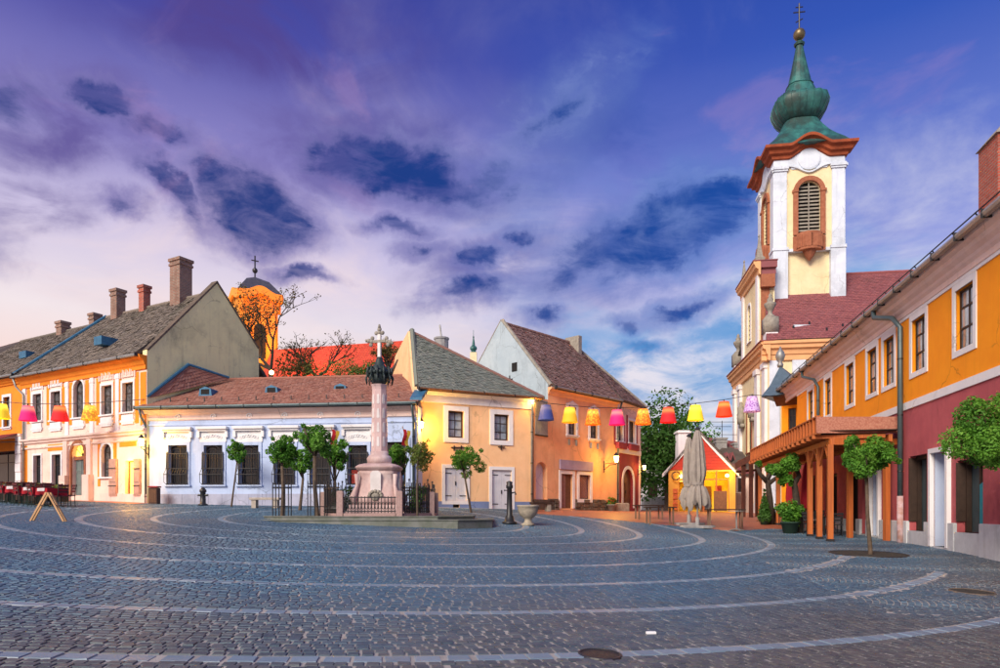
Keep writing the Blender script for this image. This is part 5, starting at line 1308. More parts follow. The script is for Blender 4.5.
    tw = obj('tower', MB().prism([ft.p(.30,.30,0)[:2], ft.p(TW-.30,.30,0)[:2], ft.p(TW-.30,TW-.30,0)[:2], ft.p(.30,TW-.30,0)[:2]], z0, zTop-.3), P_cream, h)
    W0, W1 = ft.rect(794,184,816.5,236)[0:2]; wz0, wz1 = EYE+(HY-236)*51.3/F, EYE+(HY-182)*51.3/F
    for f_ in (ft, fl, fb, fe):
        c = TW/2; hw = (W1-W0)/2; hole = (c-hw, c+hw, wz0, wz1, hw)
        obj('tower_panel', wall_mb(f_, .08, TW-.08, zM, zT-.2, [hole], .3), P_cream, tw)
        # pilasters and corner piers
        for a0, a1 in ((-.02,.92),(TW-.92,TW+.02)):
            b = f_.mb(); b.box(a0-.06,a1+.06,-.10,.32,z0,zM-.1); b.box(a0-.1,a1+.1,-.16,.32,zM-.1,zM+.12); b.box(a0+.02,a1-.02,-.08,.32,zM+.12,zK); b.box(a0-.05,a1+.05,-.17,.32,zK,zK+.14); b.box(a0-.1,a1+.1,-.24,.32,zK+.14,zK+.32); obj('corner_pilaster', b, P_church, tw)
        b = f_.mb(); b.box(.9,TW-.9,-.05,.3,zM-.22,zM); obj('mid_band', b, P_church, tw)
        # entablature that arches over a roundel
        n = 36; rA = .72
        def bump(s): 
            q = abs(s-c)/1.5
            return 0 if q > 1 else rA*(math.cos(q*math.pi)*.5+.5)**.7
        lo = []; hi = []
        for k in range(n+1):
            s = -.02+(TW+.04)*k/n; lo.append((s, zK+.32 if abs(s-c) > 1.3 else zK+.12)); hi.append((s, zT+bump(s)))
        for k in range(n):
            b = b if k else f_.mb(); b.slab([lo[k],lo[k+1],hi[k+1],hi[k]], -.06, .3)
        obj('entablature', b, P_church, tw)
        b = f_.mb()
        for k in range(n):
            s0 = -.1+(TW+.2)*k/n; s1 = -.1+(TW+.2)*(k+1)/n
            for dz, pr in ((-.62,.16),): 
                d0 = -.55*math.exp(-((s0-c)/.85)**2); d1 = -.55*math.exp(-((s1-c)/.85)**2); m = zT-.55
                b.slab([(s0,m+d0),(s1,m+d1),(s1,m+d1+.11),(s0,m+d0+.11)], -pr, 0)
        obj('moulding', b, P_church, tw)
        b = f_.mb(); b.lathe([(.82,0),(.82,.06),(.7,.09)], (0,0,0), 24); b.v = [tuple(f_.p(*(Vector((c,-.06,zT-.05))+Vector((q.x,-q.z,q.y))))) for q in [f_.m.inverted() @ Vector(v) for v in b.v]]; obj('roundel', b, P_church, tw)
        # terracotta cornice, swelling with the arch, mitred at the corners
        b = f_.mb(); prof = [(.06,0),(.2,.05),(.24,.28),(.45,.38),(.52,.62),(.78,.74),(.80,.95)]
        ring = []
        for k in range(n+1):
            s = TW*k/n; row = []
            for pr, dz in prof:
                ss = s
                if k == 0: ss = -pr
                if k == n: ss = TW+pr
                row.append((ss, -pr, zT+dz*.95+bump(s)))
            ring.append([(row[0][0] if 0 < k < n else (0 if k == 0 else TW), .25, row[0][2])]+row+[(row[-1][0] if 0 < k < n else (0 if k == 0 else TW), .25, row[-1][2])])
        m = len(ring[0]); vs = [p for r_ in ring for p in r_]
        b.add(vs, [(i*m+j, (i+1)*m+j, (i+1)*m+j+1, i*m+j+1) for i in range(n) for j in range(m-1)]); obj('tower_cornice', b, TERRA, tw)
        # belfry window
        sr = obj('belfry_surround', ring_mb(f_, hole[0],hole[1],wz0,wz1,.34,-.16,.05,hw,'lr'), SANDSTONE, tw)
        b = f_.mb(); b.box(hole[0]-.42,hole[0]+.02,-.22,.05,wz1-hw-.05,wz1-hw+.12); obj('impost', b, SANDSTONE, sr); b = f_.mb(); b.box(hole[1]-.02,hole[1]+.42,-.22,.05,wz1-hw-.05,wz1-hw+.12); obj('impost', b, SANDSTONE, sr); b = f_.mb(); b.box(hole[0]-.35,hole[1]+.35,-.14,.05,wz0-1.2,wz0-.1); obj('apron', b, SANDSTONE, sr)
        b = f_.mb(); b.slab([(hole[0],wz0),(hole[1],wz0)]+arch_pts(hole[0],hole[1],wz1,10,hw)[::-1], .28, .3); obj('belfry_dark', b, DARKIN, sr)
        nl = 14
        for k in range(nl):
            zz = wz0+.15+(wz1-wz0-.25)*k/nl; half = hw if zz < wz1-hw else math.sqrt(max(.01, hw*hw-(zz-wz1+hw)**2))
            b = f_.mb(); b.add([(c-half,.10,zz-.06),(c+half,.10,zz-.06),(c+half,.24,zz+.10),(c-half,.24,zz+.10),(c-half,.11,zz-.09),(c+half,.11,zz-.09)], [(0,1,2,3),(4,5,1,0)]); obj('louvre_slat', b, STONE, sr)
        b = f_.mb(); b.box(c-.04,c+.04,.06,.1,wz0,wz1-.1); obj('mullion', b, STONE, sr)
        # balcony with pierced balustrade
        b = f_.mb(); hw2 = hw+.12; zl = wz0-1.25
        pl = [(c-hw2,-.12),(c-hw2*.8,-.5),(c-hw2*.4,-.72),(c,-.78),(c+hw2*.4,-.72),(c+hw2*.8,-.5),(c+hw2,-.12)]
        b.prism(pl, zl, zl+.18); b.prism(pl, wz0-.12, wz0+.06)
        for k in range(6):
            p, q = pl[k], pl[k+1]
            for s in (.1,.5,.9): x_, y_ = p[0]+(q[0]-p[0])*s, p[1]+(q[1]-p[1])*s; b.box(x_-.09,x_+.09,y_-.02,y_+.12,zl+.18,wz0-.12)
        b.lathe([(.05,-.75),(.25,-.5),(.42,-.2),(.5,0)], (c,-.1,zl), 8); obj('belfry_balcony', b, SANDSTONE, sr)
    # copper helm
    b = ft.mb(); c = TW/2; z = zT+.93
    pr = [(3.52,z,14),(3.3,z+.12,12),(2.7,z+.45,8),(2.1,z+.95,5),(1.65,z+1.6,4),(1.38,z+2.2,4)]
    nk = EYE+381.5*53.9/F
    pr = [(3.28,z,14),(2.95,z+.42,12),(2.5,z+.95,8),(2.05,z+1.6,5),(1.55,nk-.55,4),(1.3,nk,3.4)]
    sq_rings(b, ft, c, c, pr); sk = obj('helm_skirt', b, COPPER, tw)
    b = ft.mb(); nn = 28
    for f_ in (ft, fl, fb, fe):   # copper over the arches
        b2 = MB(f_.m); P = [(c+1.5*x, -.25, zT+.86+.72*(math.cos(abs(x)*math.pi)*.5+.5)**.7) for x in np.linspace(-1,1,13)]; Q = [(c+.4*x, 1.9, z+1.0) for x in np.linspace(-1,1,13)]
        b2.add(P+Q, [(k,k+1,14+k,13+k) for k in range(12)]); obj('arch_roof', b2, COPPER, sk)
    b = ft.mb(); zz = nk
    bulb = [(1.30,zz),(1.55,zz+.10),(1.90,zz+.45),(2.16,zz+.85),(2.30,zz+1.2),(2.34,zz+1.5),(2.24,zz+1.78),(1.95,zz+1.96),(1.5,zz+2.02),(1.34,zz+2.06)]
    seam = ft.mb()
    for q_ in range(24):
        an = 2*math.pi*q_/24; cc, ss = math.cos(an), math.sin(an); nn_ = (abs(cc)**3.4+abs(ss)**3.4)**(1/3.4)
        seam.tube([(c+r*.87/nn_*cc, c+r*.87/nn_*ss, q) for r,q in bulb], .028, 4)
    obj('seams', seam, COPPER, sk, kind='stuff')
    sq_rings(b, ft, c, c, [(r*.86,q,3.4) for r,q in bulb], 40); shade(obj('helm_bulb', b, COPPER, tw))
    b = ft.mb(); zc = zz+2.06; sq_rings(b, ft, c, c, [(1.3,zc,3),(1.12,zc+.5,3),(.95,zc+.95,3),(1.0,zc+1.0,3),(.86,zc+1.12,3),(.6,zc+2.4,3),(.34,zc+3.8,3),(.24,zc+4.35,3)], 16)
    b.lathe([(.36,4.35),(.42,4.5),(.3,4.62),(.14,4.75)], (c,c,zc), 12); obj('spire', b, COPPER, tw)
    top = zc+4.75; b = ft.mb(); b.sphere((c,c,top+.5), .46, 14); shade(obj('orb', b, mat('orb_bronze', (.22,.17,.09), (.14,.11,.06), rough=.4, metal=.6), tw))
    b = ft.mb(); b.tube([(c,c,top+.9),(c,c,top+3.0)], .06, 6); b.tube([(c-.45,c,top+2.3),(c+.45,c,top+2.3)], .05, 6); b.tube([(c-.28,c,top+2.7),(c+.28,c,top+2.7)], .045, 6); b.tube([(c-.26,c,top+1.5),(c+.26,c,top+1.75)], .045, 6); obj('cross', b, IRON, tw)
church()

# ---------------------------------------------------------------- timber pergola along the right-hand house
def pergola():
    h = thing('timber_pergola', 'orange-brown timber pergola with slatted fascia standing along the raspberry wall', 'pergola', (12.3, 29, G(12.3,29)))
    zT = EYE+(HY-417)*23/F; zP0 = EYE+(HY-433.3)*23/F
    fs = Fr(Vector((10.9+.2*13.2, 36.2)), Vector((10.9, 23.0)))      # long side, outside seen from the square
    fe = Fr(Vector((10.9, 23.0)), Vector((13.62, 22.95)))             # end towards the camera
    L = fs.L
    OSB = mat('chipboard_pink', (.50,.24,.17), (.36,.13,.09), scale=16, rough=.8, bump=.2, bscale=50)
    b = fe.mb(); b.box(-.05,fe.L,-.05,0,zP0,zT); obj('end_panel', b, OSB, h)
    b = fs.mb(); b.box(0,L-.006,.03,.06,zP0+.06,zT-.02); obj('fascia_board', b, WOODOR, h)
    n = 30
    for k in range(n):
        u = .1+(L-.2)*k/(n-1); b = fs.mb(); b.box(u-.035,u+.035,-.03,.028,zP0+.03,zT); obj('batten', b, WOODOR, h)
    b = fs.mb(); b.box(0,L,-.035,.1,zT+.002,zT+.05); obj('cap_rail', b, WOODOR, h)
    b = fs.mb(); b.box(0,L,-.06,.1,zP0-.04,zP0+.028); obj('base_rail', b, WOODOR, h)
    # rafters from the wall to the outer edge
    m = 18
    for k in range(m):
        u = .2+(L-.45)*k/(m-1); b = fs.mb(); b.box(u-.05,u+.05,-.12,2.2+.0,zP0-.17,zP0-.045); obj('rafter', b, WOODOR, h)
    b = fs.mb(); b.box(-.1,L-.1,.45,.57,zP0-.38,zP0-.175); obj('beam', b, WOODOR, h)
    b = fe.mb(); b.box(.45,fe.L,.02,.14,zP0-.39,zP0-.18); obj('beam', b, WOODOR, h)
    b = MB(); q = [fs.p(0,.08,zP0+.1), fs.p(L-.02,.08,zP0+.1), fs.p(L-.02,2.6,zP0+.1), fs.p(0,2.6,zP0+.1)]; b.poly3(q, .03, Vector((0,0,1))); obj('deck', b, WOODDARK, h)
    for Y in (23.05,24.4,25.7,28.1,31.4,33.75,35.9):
        x = 11.35+.2*(Y-23)
        z = G(x, Y); b = MB(Matrix.Translation((x,Y,0)) @ Matrix.Rotation(-.2,4,'Z')); b.box(-.085,.085,-.085,.085,z-.1,zP0-.38); p = obj('post', b, WOODOR, h)
        b = MB(Matrix.Translation((x,Y,0)) @ Matrix.Rotation(-.2,4,'Z')); b.box(-.11,.11,-.11,.11,z-.05,z+.09); obj('post_shoe', b, IRON, p)
        for s in (-1, 1):
            P = Vector((x,Y,zP0-1.1)); e = Vector((.2,1,0)).normalized()*s
            if (s < 0 and Y < 23.5) or Y > 35: continue
            b = MB(); b.tube([P, P+e*.62+Vector((0,0,.72))], .04, 4); obj('brace', b, WOODOR, h)
    for x, Y in ((13.05,25.0),(13.50,23.4),(13.6,28.5)):
        z = G(x,Y); b = MB(); b.box(x-.085,x+.085,Y-.085,Y+.085,z-.1,zP0-.18); obj('post', b, WOODOR, h)
    b = MB(); b.tube([(13.4,23.35,zP0-1.0),(12.8,23.2,zP0-.35)], .055, 4); obj('brace', b, WOODOR, h)
    b = fs.mb(); b.box(.2,L-.2,2.3,2.42,zP0-.3,zP0-.05); obj('wall_plate', b, WOODOR, h)
pergola()
def dark_awning():
    h = thing('dark_timber_canopy', 'dark brown timber canopy on posts at the far end of the pergola', 'canopy', onground(747, 38.5))
    DB = mat('wood_maroon', (.085,.022,.014), (.05,.014,.010), scale=6, rough=.6)
    def q(px, py, Y): return at(px, py, Y)
    b = MB(); P = [q(735,463,37.5), q(754,452.5,36.6), q(766,452,39.5), q(748,462,41)]; b.poly3(P, .1, Vector((0,0,1))); obj('roof_board', b, DB, h)
    b = MB(); P = [q(735,463,37.4), q(755,453,36.5), q(755,459,36.5), q(735,469.5,37.4)]; b.add([tuple(p) for p in P]+[tuple(p+Vector((.02,.08,0))) for p in P], [(0,1,2,3),(7,6,5,4),(0,4,5,1),(1,5,6,2),(2,6,7,3),(3,7,4,0)]); obj('fascia_board', b, DB, h)
    for px, Y in ((743.5,37.2),(751,36.9),(757,39.8)):
        g = onground(px, Y); t = q(px, 462, Y); b = MB(); b.box(g.x-.09,g.x+.09,g.y-.09,g.y+.09,g.z-.1,t.z); obj('post', b, DB, h)
    b = MB(); P0 = q(736,472,38.3); P1 = q(757,470,38.3); b.tube([P0,P1], .09, 4); obj('beam', b, DB, h)
dark_awning()

# ---------------------------------------------------------------- little shop with the lit front, and things up the lane
def shop():
    S_A = Vector(V2(668.5, 50.6)); S_B = Vector(V2(735.5, 49.4)); fr = Fr(S_A, S_B); L = fr.L
    h = thing('lit_shop', 'small gabled shop with a red shingled gable and a bright yellow lit front', 'shop', fr.p(L/2, 2, G(14,50)))
    zb = G(14,49)-.6; zE = fr.pix(702, 470)[1]; z0 = fr.pix(702,512)[1]
    hole = (.75, L-.45, z0, zE-.12, 0)
    obj('front_wall', wall_mb(fr, 0, L, zb, zE, [hole], .25), mat('shop_ochre', (.75,.36,.06), (.66,.30,.05), streak=.2), h)
    YEL = mat('shop_yellow', (.85,.62,.08), (.80,.55,.06), bump=.05)
    b = fr.mb(); b.add([(.3,3,z0),(L-.2,3,z0),(L-.2,3,zE),(.3,3,zE)], [(0,1,2,3)]); b.add([(.3,.3,z0),(.3,3,z0),(.3,3,zE),(.3,.3,zE)], [(0,1,2,3)]); b.add([(L-.2,.3,z0),(L-.2,3,z0),(L-.2,3,zE),(L-.2,.3,zE)], [(3,2,1,0)]); b.add([(.3,.3,zE-.06),(L-.2,.3,zE-.06),(L-.2,3,zE-.06),(.3,3,zE-.06)], [(3,2,1,0)]); obj('lit_room', b, YEL, h)
    b = fr.mb(); b.box(.3,L-.2,.3,3,zb,z0+.02); obj('floor', b, WOODBROWN, h)
    a = fr.rect(714,491,727,511); b = fr.mb(); b.box(a[0],a[1],-.1,.25,a[2],a[3]); obj('counter', b, WOODBROWN, h)
    for k in range(4): b = fr.mb(); zz = z0+.4+k*.5; b.box(1.2,2.6,2.6,2.95,zz,zz+.05); obj('shelf', b, WOODBROWN, h)
    for k in range(5): b = fr.mb(); c = .75+(L-1.2)*k/4; b.box(c-.05,c+.05,.02,.12,z0,zE-.12); obj('front_post', b, WOODOR, h)
    b = fr.mb(); b.box(.75,L-.45,.03,.11,zE-.75,zE-.66); obj('front_rail', b, WOODOR, h)
    for k, c_ in enumerate(((.5,.03,.02),(.1,.2,.35),(.55,.25,.05),(.4,.05,.1))):
        b = fr.mb(); c = 1.3+k*.75; b.box(c,c+.45,2.9,2.97,z0+1.1+.25*(k%2),z0+1.8+.25*(k%2)); obj('wall_poster', b, mat('poster_%d' % k, c_, tuple(x*.6 for x in c_), scale=4, bump=0), h)
    b = fr.mb(); b.box(L*.5,L*.5+.85,2.88,2.96,z0,z0+2.0); obj('inner_door', b, WOODBROWN, h)
    ap = fr.pix(700, 431)[1]; uc = fr.pix(700, 450)[0]
    b = fr.mb(); b.slab([(0,zE),(L,zE),(L-1.2,zE+(ap-zE)*.40),(uc,ap-.05),(1.2,zE+(ap-zE)*.42)], .04, .2)
    g = obj('gable_board', b, P_red, h)
    rows = 12
    for k in range(rows):
        f0 = k/rows; zz = zE+.05+(ap-zE-.35)*f0; a0 = uc-(uc-.1)*(1-f0)**1.15; a1 = uc+(L-.1-uc)*(1-f0)**1.15
        b = fr.mb(); b.box(a0,a1,-.02+.005*(k%2),.035,zz,zz+(ap-zE)/rows-.04); obj('shingle_course', b, mat('shingle_red', (.52,.05,.03), (.42,.04,.025), scale=6), g)
    for s in (-1, 1):
        P = []
        for k in range(9):
            f = k/8; x = uc+s*((L/2+.35)*(f**.95)); zz = ap-(ap-zE+.25)*(f**.86); P.append((x, -.15, zz))
        b = fr.mb()
        for k in range(8):
            p, q = P[k], P[k+1]; b.add([p,q,(q[0],q[1],q[2]-.28),(p[0],p[1],p[2]-.28),(p[0],.05,p[2]),(q[0],.05,q[2]),(q[0],.05,q[2]-.28),(p[0],.05,p[2]-.28)], [(0,1,2,3),(0,4,5,1),(3,2,6,7)])
        obj('bargeboard', b, TRIM, h)
    zr = ap+.02
    rf = roof(h, [(fr.p(-.35,-.15,zE-.25),fr.p(-.35,9,zE-.25),fr.p(uc,9,zr),fr.p(uc,-.15,zr)),(fr.p(L+.35,9,zE-.25),fr.p(L+.35,-.15,zE-.25),fr.p(uc,-.15,zr),fr.p(uc,9,zr))], T_WINE, UNDER, w=.24, e=.22)
    solid(h, 'side_wall', [fr.p(0,.26,0), fr.p(.25,.26,0), fr.p(.25,9,0), fr.p(0,9,0)], zb, zE-.1, P_white); solid(h, 'side_wall', [fr.p(L-.18,.26,0), fr.p(L,.26,0), fr.p(L,9,0), fr.p(L-.18,9,0)], zb, zE-.1, P_white)
    c = at(682.5, 431, 52.5); b = MB(); b.box(c.x-.45,c.x+.45,c.y-.45,c.y+.45,c.z-4,c.z); b.box(c.x-.55,c.x+.55,c.y-.55,c.y+.55,c.z-.2,c.z-.08); obj('chimney', b, P_white, h)
    for u in (.9, L-.6):
        b = fr.mb(); b.sphere((u,-.2,zE-.45), .13, 8); obj('lamp_globe', b, LAMPGLASS, h)
    for u, dd, e in ((L*.35,1.2,60),(L*.7,1.2,60)):
        ld = bpy.data.lights.new('shop_light','POINT'); lo = bpy.data.objects.new('shop_light',ld); ld.energy = e*.55; ld.color = (1,.66,.10); ld.shadow_soft_size = .2; place(lo, h); lo.location = fr.p(u,dd,zE-.5)
    ld = bpy.data.lights.new('shop_light','POINT'); lo = bpy.data.objects.new('shop_light',ld); ld.energy = 45; ld.color = (1,.5,.10); ld.shadow_soft_size = .2; place(lo, h); lo.location = fr.p(L-.6,-.7,zE-.45)
    # round sign and signboards on the door jamb
    a = fr.pix(676,476); b = fr.mb(); b.tube([(a[0]+.3*math.cos(x),-.3,a[1]+.3*math.sin(x)) for x in np.linspace(0,6.28,15)], .05, 6); obj('ring_sign', b, WOODBROWN, h)
    a = fr.rect(673,488,677.5,510)
    for k in range(4): b = fr.mb(); zz = a[2]+(a[3]-a[2])*k/4; b.box(a[0],a[1],-.14,-.02,zz,zz+(a[3]-a[2])/4-.06); obj('sign_plate', b, mat('sign_red', (.55,.05,.03), (.6,.2,.05), scale=8), h)
    # rear wing with dormers
    w = thing('wine_roofed_house', 'house behind the shop with a wine-red roof, two triangular dormers and aerials', 'house', (19,60,G(19,52)))
    P = [at(728,474,54), at(770,474,51), at(770,447,58), at(706,437,60)]
    rf = roof(w, [P], T_WINE, UNDER, w=.26, e=.24)
    solid(w, 'wall', [P[0]+Vector((0,.4,0)), P[1]+Vector((0,.4,0)), P[1]+Vector((4,8,0)), P[0]+Vector((0,8,0))], zb, P[0].z-.2, P_pinkwhite)
    for px in (726, 731.5):
        c = at(px, 457.5, 55.5); b = MB(); b.add([(c.x-.35,c.y-.3,c.z-.5),(c.x+.35,c.y-.3,c.z-.5),(c.x,c.y-.3,c.z+.45),(c.x,c.y+1.6,c.z+.35)], [(0,1,2),(0,2,3),(1,3,2),(0,3,1)]); d = obj('dormer', b, T_WINE, rf)
        b = MB(); b.add([(c.x-.2,c.y-.33,c.z-.45),(c.x+.2,c.y-.33,c.z-.45),(c.x,c.y-.33,c.z+.2)], [(0,1,2)]); obj('dormer_opening', b, DARKIN, d)
    for px, py in ((720,438),(738,443)):
        c = at(px, py, 58); chimney(w, (c.x,c.y), .9, .9, c.z-2.2, c.z, 0, CONCRETE)
    c = at(722, 437, 58); b = MB(); b.tube([c+Vector((0,0,-1)), c+Vector((0,0,1.4))], .03, 5)
    for k, (dz, l) in enumerate(((1.3,1.1),(.9,.8),(.2,1.3))): b.tube([c+Vector((-l,0,dz)), c+Vector((l,0,dz))], .022, 5)
    obj('aerial', b, IRON, w)
    # small window wall right of the shop
    fr2 = Fr(Vector(V2(736, 52)), Vector(V2(760, 51.4))); wn = fr2.rect(738,478,743,492)+(0,)
    window(w, fr2, (wn[0],wn[1],wn[2],wn[3],0), GLASS, WOODDARK, nx=2, ny=2, sur=TRIM, sw=.12, dep=-.05)
    # white house at the end of the lane
    fr3 = Fr(Vector(V2(638, 64)), Vector(V2(672, 64))); z0 = G(14,52); 
    v = thing('white_lane_house', 'white house with a dark doorway at the end of the lane under the tree', 'house', fr3.p(fr3.L/2,1,z0))
    d = fr3.rect(647.5,476,658,497)+(0,); zt = fr3.pix(655,462)[1]
    obj('front_wall', wall_mb(fr3, 0, fr3.L, z0-1, zt, [d]), P_white, v); door(v, fr3, d, WOODDARK, leaves=2, sur=TRIM, sw=.15); solid(v, 'rear_wall', [fr3.p(0,.31,0),fr3.p(fr3.L,.31,0),fr3.p(fr3.L,5,0),fr3.p(0,5,0)], z0-1, zt-.02, P_white)
    # lane house roof
    rf = roof(v, [(fr3.p(-.3,-.4,zt),fr3.p(fr3.L+.3,-.4,zt),fr3.p(fr3.L+.3,3,zt+2),fr3.p(-.3,3,zt+2))], T_BROWN, UNDER)
    b = fr3.mb(); b.box(d[0]-.6,d[1]+.8,-1.2,.0,z0-1,d[2]-.02); obj('steps', b, CONCRETE, v)
shop()
# ---------------------------------------------------------------- hill church behind the lilac house, far spire
def hill_church():
    YC = 95.0
    ctr = at(255, 500, YC); rz = R(35)
    h = thing('hill_church_tower', 'floodlit orange church tower with a dark pyramid cap behind the gable', 'church tower', (ctr.x, ctr.y, G(-30,52)))
    k = YC/F; hw = 16.8*k; M_ = Matrix.Translation((ctr.x,ctr.y,0)) @ Matrix.Rotation(rz,4,'Z')
    zc = EYE+(HY-305)*k; zb = 0
    OC = mat('church_ochre', (.80,.36,.06), (.74,.30,.05), streak=.2)
    b = MB(M_); b.box(-hw,hw,-hw,hw,zb,zc+.5); tw = obj('tower_wall', b, OC, h)
    for a in range(4):
        f_ = M_ @ Matrix.Rotation(a*math.pi/2,4,'Z')
        b = MB(f_); n = 16
        for i in range(n):
            s0 = -hw-.5+(2*hw+1)*i/n; s1 = -hw-.5+(2*hw+1)*(i+1)/n; g = lambda s: .8*(math.cos(min(1,abs(s)/2.2)*math.pi)*.5+.5)
            b.slab([(s0,zc+g(s0)),(s1,zc+g(s1)),(s1,zc+1.1+g(s1)),(s0,zc+1.1+g(s0))], -hw-.75, -hw+.2)
            b.slab([(s0,zc-1.5),(s1,zc-1.5),(s1,zc+g(s1)),(s0,zc+g(s0))], -hw-.15, -hw+.1)
        obj('cornice', b, OC, h)
        b = MB(f_); b.slab([(-.8,zc-8),(.8,zc-8)]+arch_pts(-.8,.8,zc-3.2,8,.8)[::-1], -hw-.06, -hw+.1); obj('belfry_opening', b, DARKIN, tw)
        b = MB(f_); b.tube([(.95*math.cos(x),-hw-.2,zc+.1+.95*math.sin(x)) for x in np.linspace(0,6.28,17)], .12, 6); obj('roundel', b, OC, h)
        for s in (-1,1): b = MB(f_); c = s*(hw-.7); b.box(c-.45,c+.45,-hw-.2,-hw+.1,zb,zc-1.4); obj('pilaster', b, OC, h)
    za = EYE+(HY-277)*k; b = MB(M_); r = hw+.7
    b.add([(-r,-r,zc+1.0),(r,-r,zc+1.0),(r,r,zc+1.0),(-r,r,zc+1.0)]+[(-r*.5,-r*.5,zc+3.1),(r*.5,-r*.5,zc+3.1),(r*.5,r*.5,zc+3.1),(-r*.5,r*.5,zc+3.1),(0,0,za)], [(0,1,5,4),(1,2,6,5),(2,3,7,6),(3,0,4,7),(4,5,8),(5,6,8),(6,7,8),(7,4,8)]); rf = obj('roof', b, mat('roof_darkgrey', (.09,.09,.11), (.06,.06,.08), rough=.5, scale=2), h)
    b = MB(M_); b.tube([(0,0,za-.2),(0,0,za+3.0)], .10, 6); b.sphere((0,0,za+.9), .38, 10); b.tube([(-.5,0,za+2.3),(.5,0,za+2.3)], .08, 6); obj('cross', b, IRON, rf)
    n_ = thing('hill_church_nave', 'church nave with a glowing scarlet roof behind the bare trees', 'church', (-18, 92, G(-18,52)))
    A, B_ = at(255,392,88), at(425,392,76); C = at(413,340,84)
    nn = (B_-A).cross(C-A); rr_ = ray(272, 350); o_ = Vector((0,0,EYE)); D = o_+rr_*((A-o_).dot(nn)/rr_.dot(nn))
    roof(n_, [(A,B_,C,D)], T_SCARLET, UNDER, w=.4, e=.36)
    solid(n_, 'nave_wall', [A+Vector((0,.6,0)), B_+Vector((0,.6,0)), B_+Vector((0,6,0)), A+Vector((0,6,0))], 0, min(A.z,B_.z)-.4, OC)
    for (px, py, Y, tgt, e, c, sz) in ((270,372,84,(258,310,95),6500,(1,.36,.03),60),(280,376,80,(330,362,92),4200,(1,.16,.03),80),(380,378,70,(372,360,85),2600,(1,.16,.03),80)):
        p = at(px, py, Y); ld = bpy.data.lights.new('floodlight','SPOT'); lo = bpy.data.objects.new('floodlight',ld); ld.energy = e; ld.color = c; ld.spot_size = R(sz); ld.spot_blend = .6; ld.shadow_soft_size = .4
        COL.objects.link(lo); lo.location = p; lo.rotation_euler = (p-at(*tgt)).to_track_quat('Z','Y').to_euler()
    p = at(271.5, 372.5, 60); t = thing('street_lamp', 'glowing street lamp among the bare trees behind the lilac house', 'lamp', (p.x,p.y,G(-20,52)))
    b = MB(); b.tube([(p.x,p.y,G(-20,52)),(p.x,p.y,p.z-.2)], .07, 6); obj('post', b, IRON, t); b = MB(); b.sphere(p, .2, 10); obj('lamp_globe', b, LAMPGLASS, t)
    # far spire
    s = thing('far_green_spire', 'small far-off green copper church spire between two roofs', 'spire', (at(473,500,150).x,150,G(0,52)))
    c = at(473.5, 332, 150); k = 150/F; zz = lambda py: EYE+(HY-py)*k
    b = MB(); b.box(c.x-.75,c.x+.75,149.2,150.8,0,zz(353)); obj('tower_wall', b, P_cream, s)
    b = MB(); b.lathe([(3.5*k,zz(362)),(3.4*k,zz(353)),(2.2*k,zz(351)),(3.6*k,zz(349)),(3.3*k,zz(347)),(1.6*k,zz(345.5)),(1.3*k,zz(343)),(.6*k,zz(338)),(.9*k,zz(337)),(.25*k,zz(336)),(.2*k,zz(330))], (c.x,150,0), 8); obj('spire', b, COPPER, s)
hill_church()
# ---------------------------------------------------------------- foliage
def leafmat(name, ramp, tr=.35):
    if name in MATS: return MATS[name]
    m = bpy.data.materials.new(name); m.use_nodes = True; t = NT(m.node_tree)
    a = t.n('ShaderNodeAttribute', attribute_name='rnd').outputs['Fac']
    col = t.ramp(a, [(i/(len(ramp)-1), tuple(c)+(1,)) for i, c in enumerate(ramp)])
    bs = t.n('ShaderNodeBsdfPrincipled', {'Base Color': col, 'Roughness': .55, 'Specular IOR Level': .3})
    tl = t.n('ShaderNodeBsdfTranslucent', {'Color': col}); mx = t.n('ShaderNodeMixShader', {0: tr})
    t.t.links.new(bs.outputs[0], mx.inputs[1]); t.t.links.new(tl.outputs[0], mx.inputs[2])
    o = t.n('ShaderNodeOutputMaterial'); t.t.links.new(mx.outputs[0], o.inputs[0]); MATS[name] = m
    return m
LEAF = leafmat('leaves_green', [(.035,.12,.012),(.06,.19,.02),(.10,.28,.03),(.15,.36,.04),(.23,.44,.07)])
LEAFY = leafmat('leaves_yellowgreen', [(.10,.17,.03),(.16,.22,.04),(.22,.22,.06),(.12,.18,.03)])
LEAFD = leafmat('leaves_dark', [(.025,.085,.015),(.045,.13,.02),(.07,.18,.03),(.035,.10,.02)])
LEAFR = leafmat('leaves_rust', [(.20,.07,.02),(.12,.09,.02),(.10,.12,.03),(.24,.10,.03)])
BARK = mat('bark', (.12,.085,.06), (.07,.05,.035), scale=9, bump=.5, bscale=25, oc=True)
BARKDARK = mat('bark_dark', (.055,.04,.03), (.035,.026,.02), scale=9, bump=.5, bscale=25, oc=True)
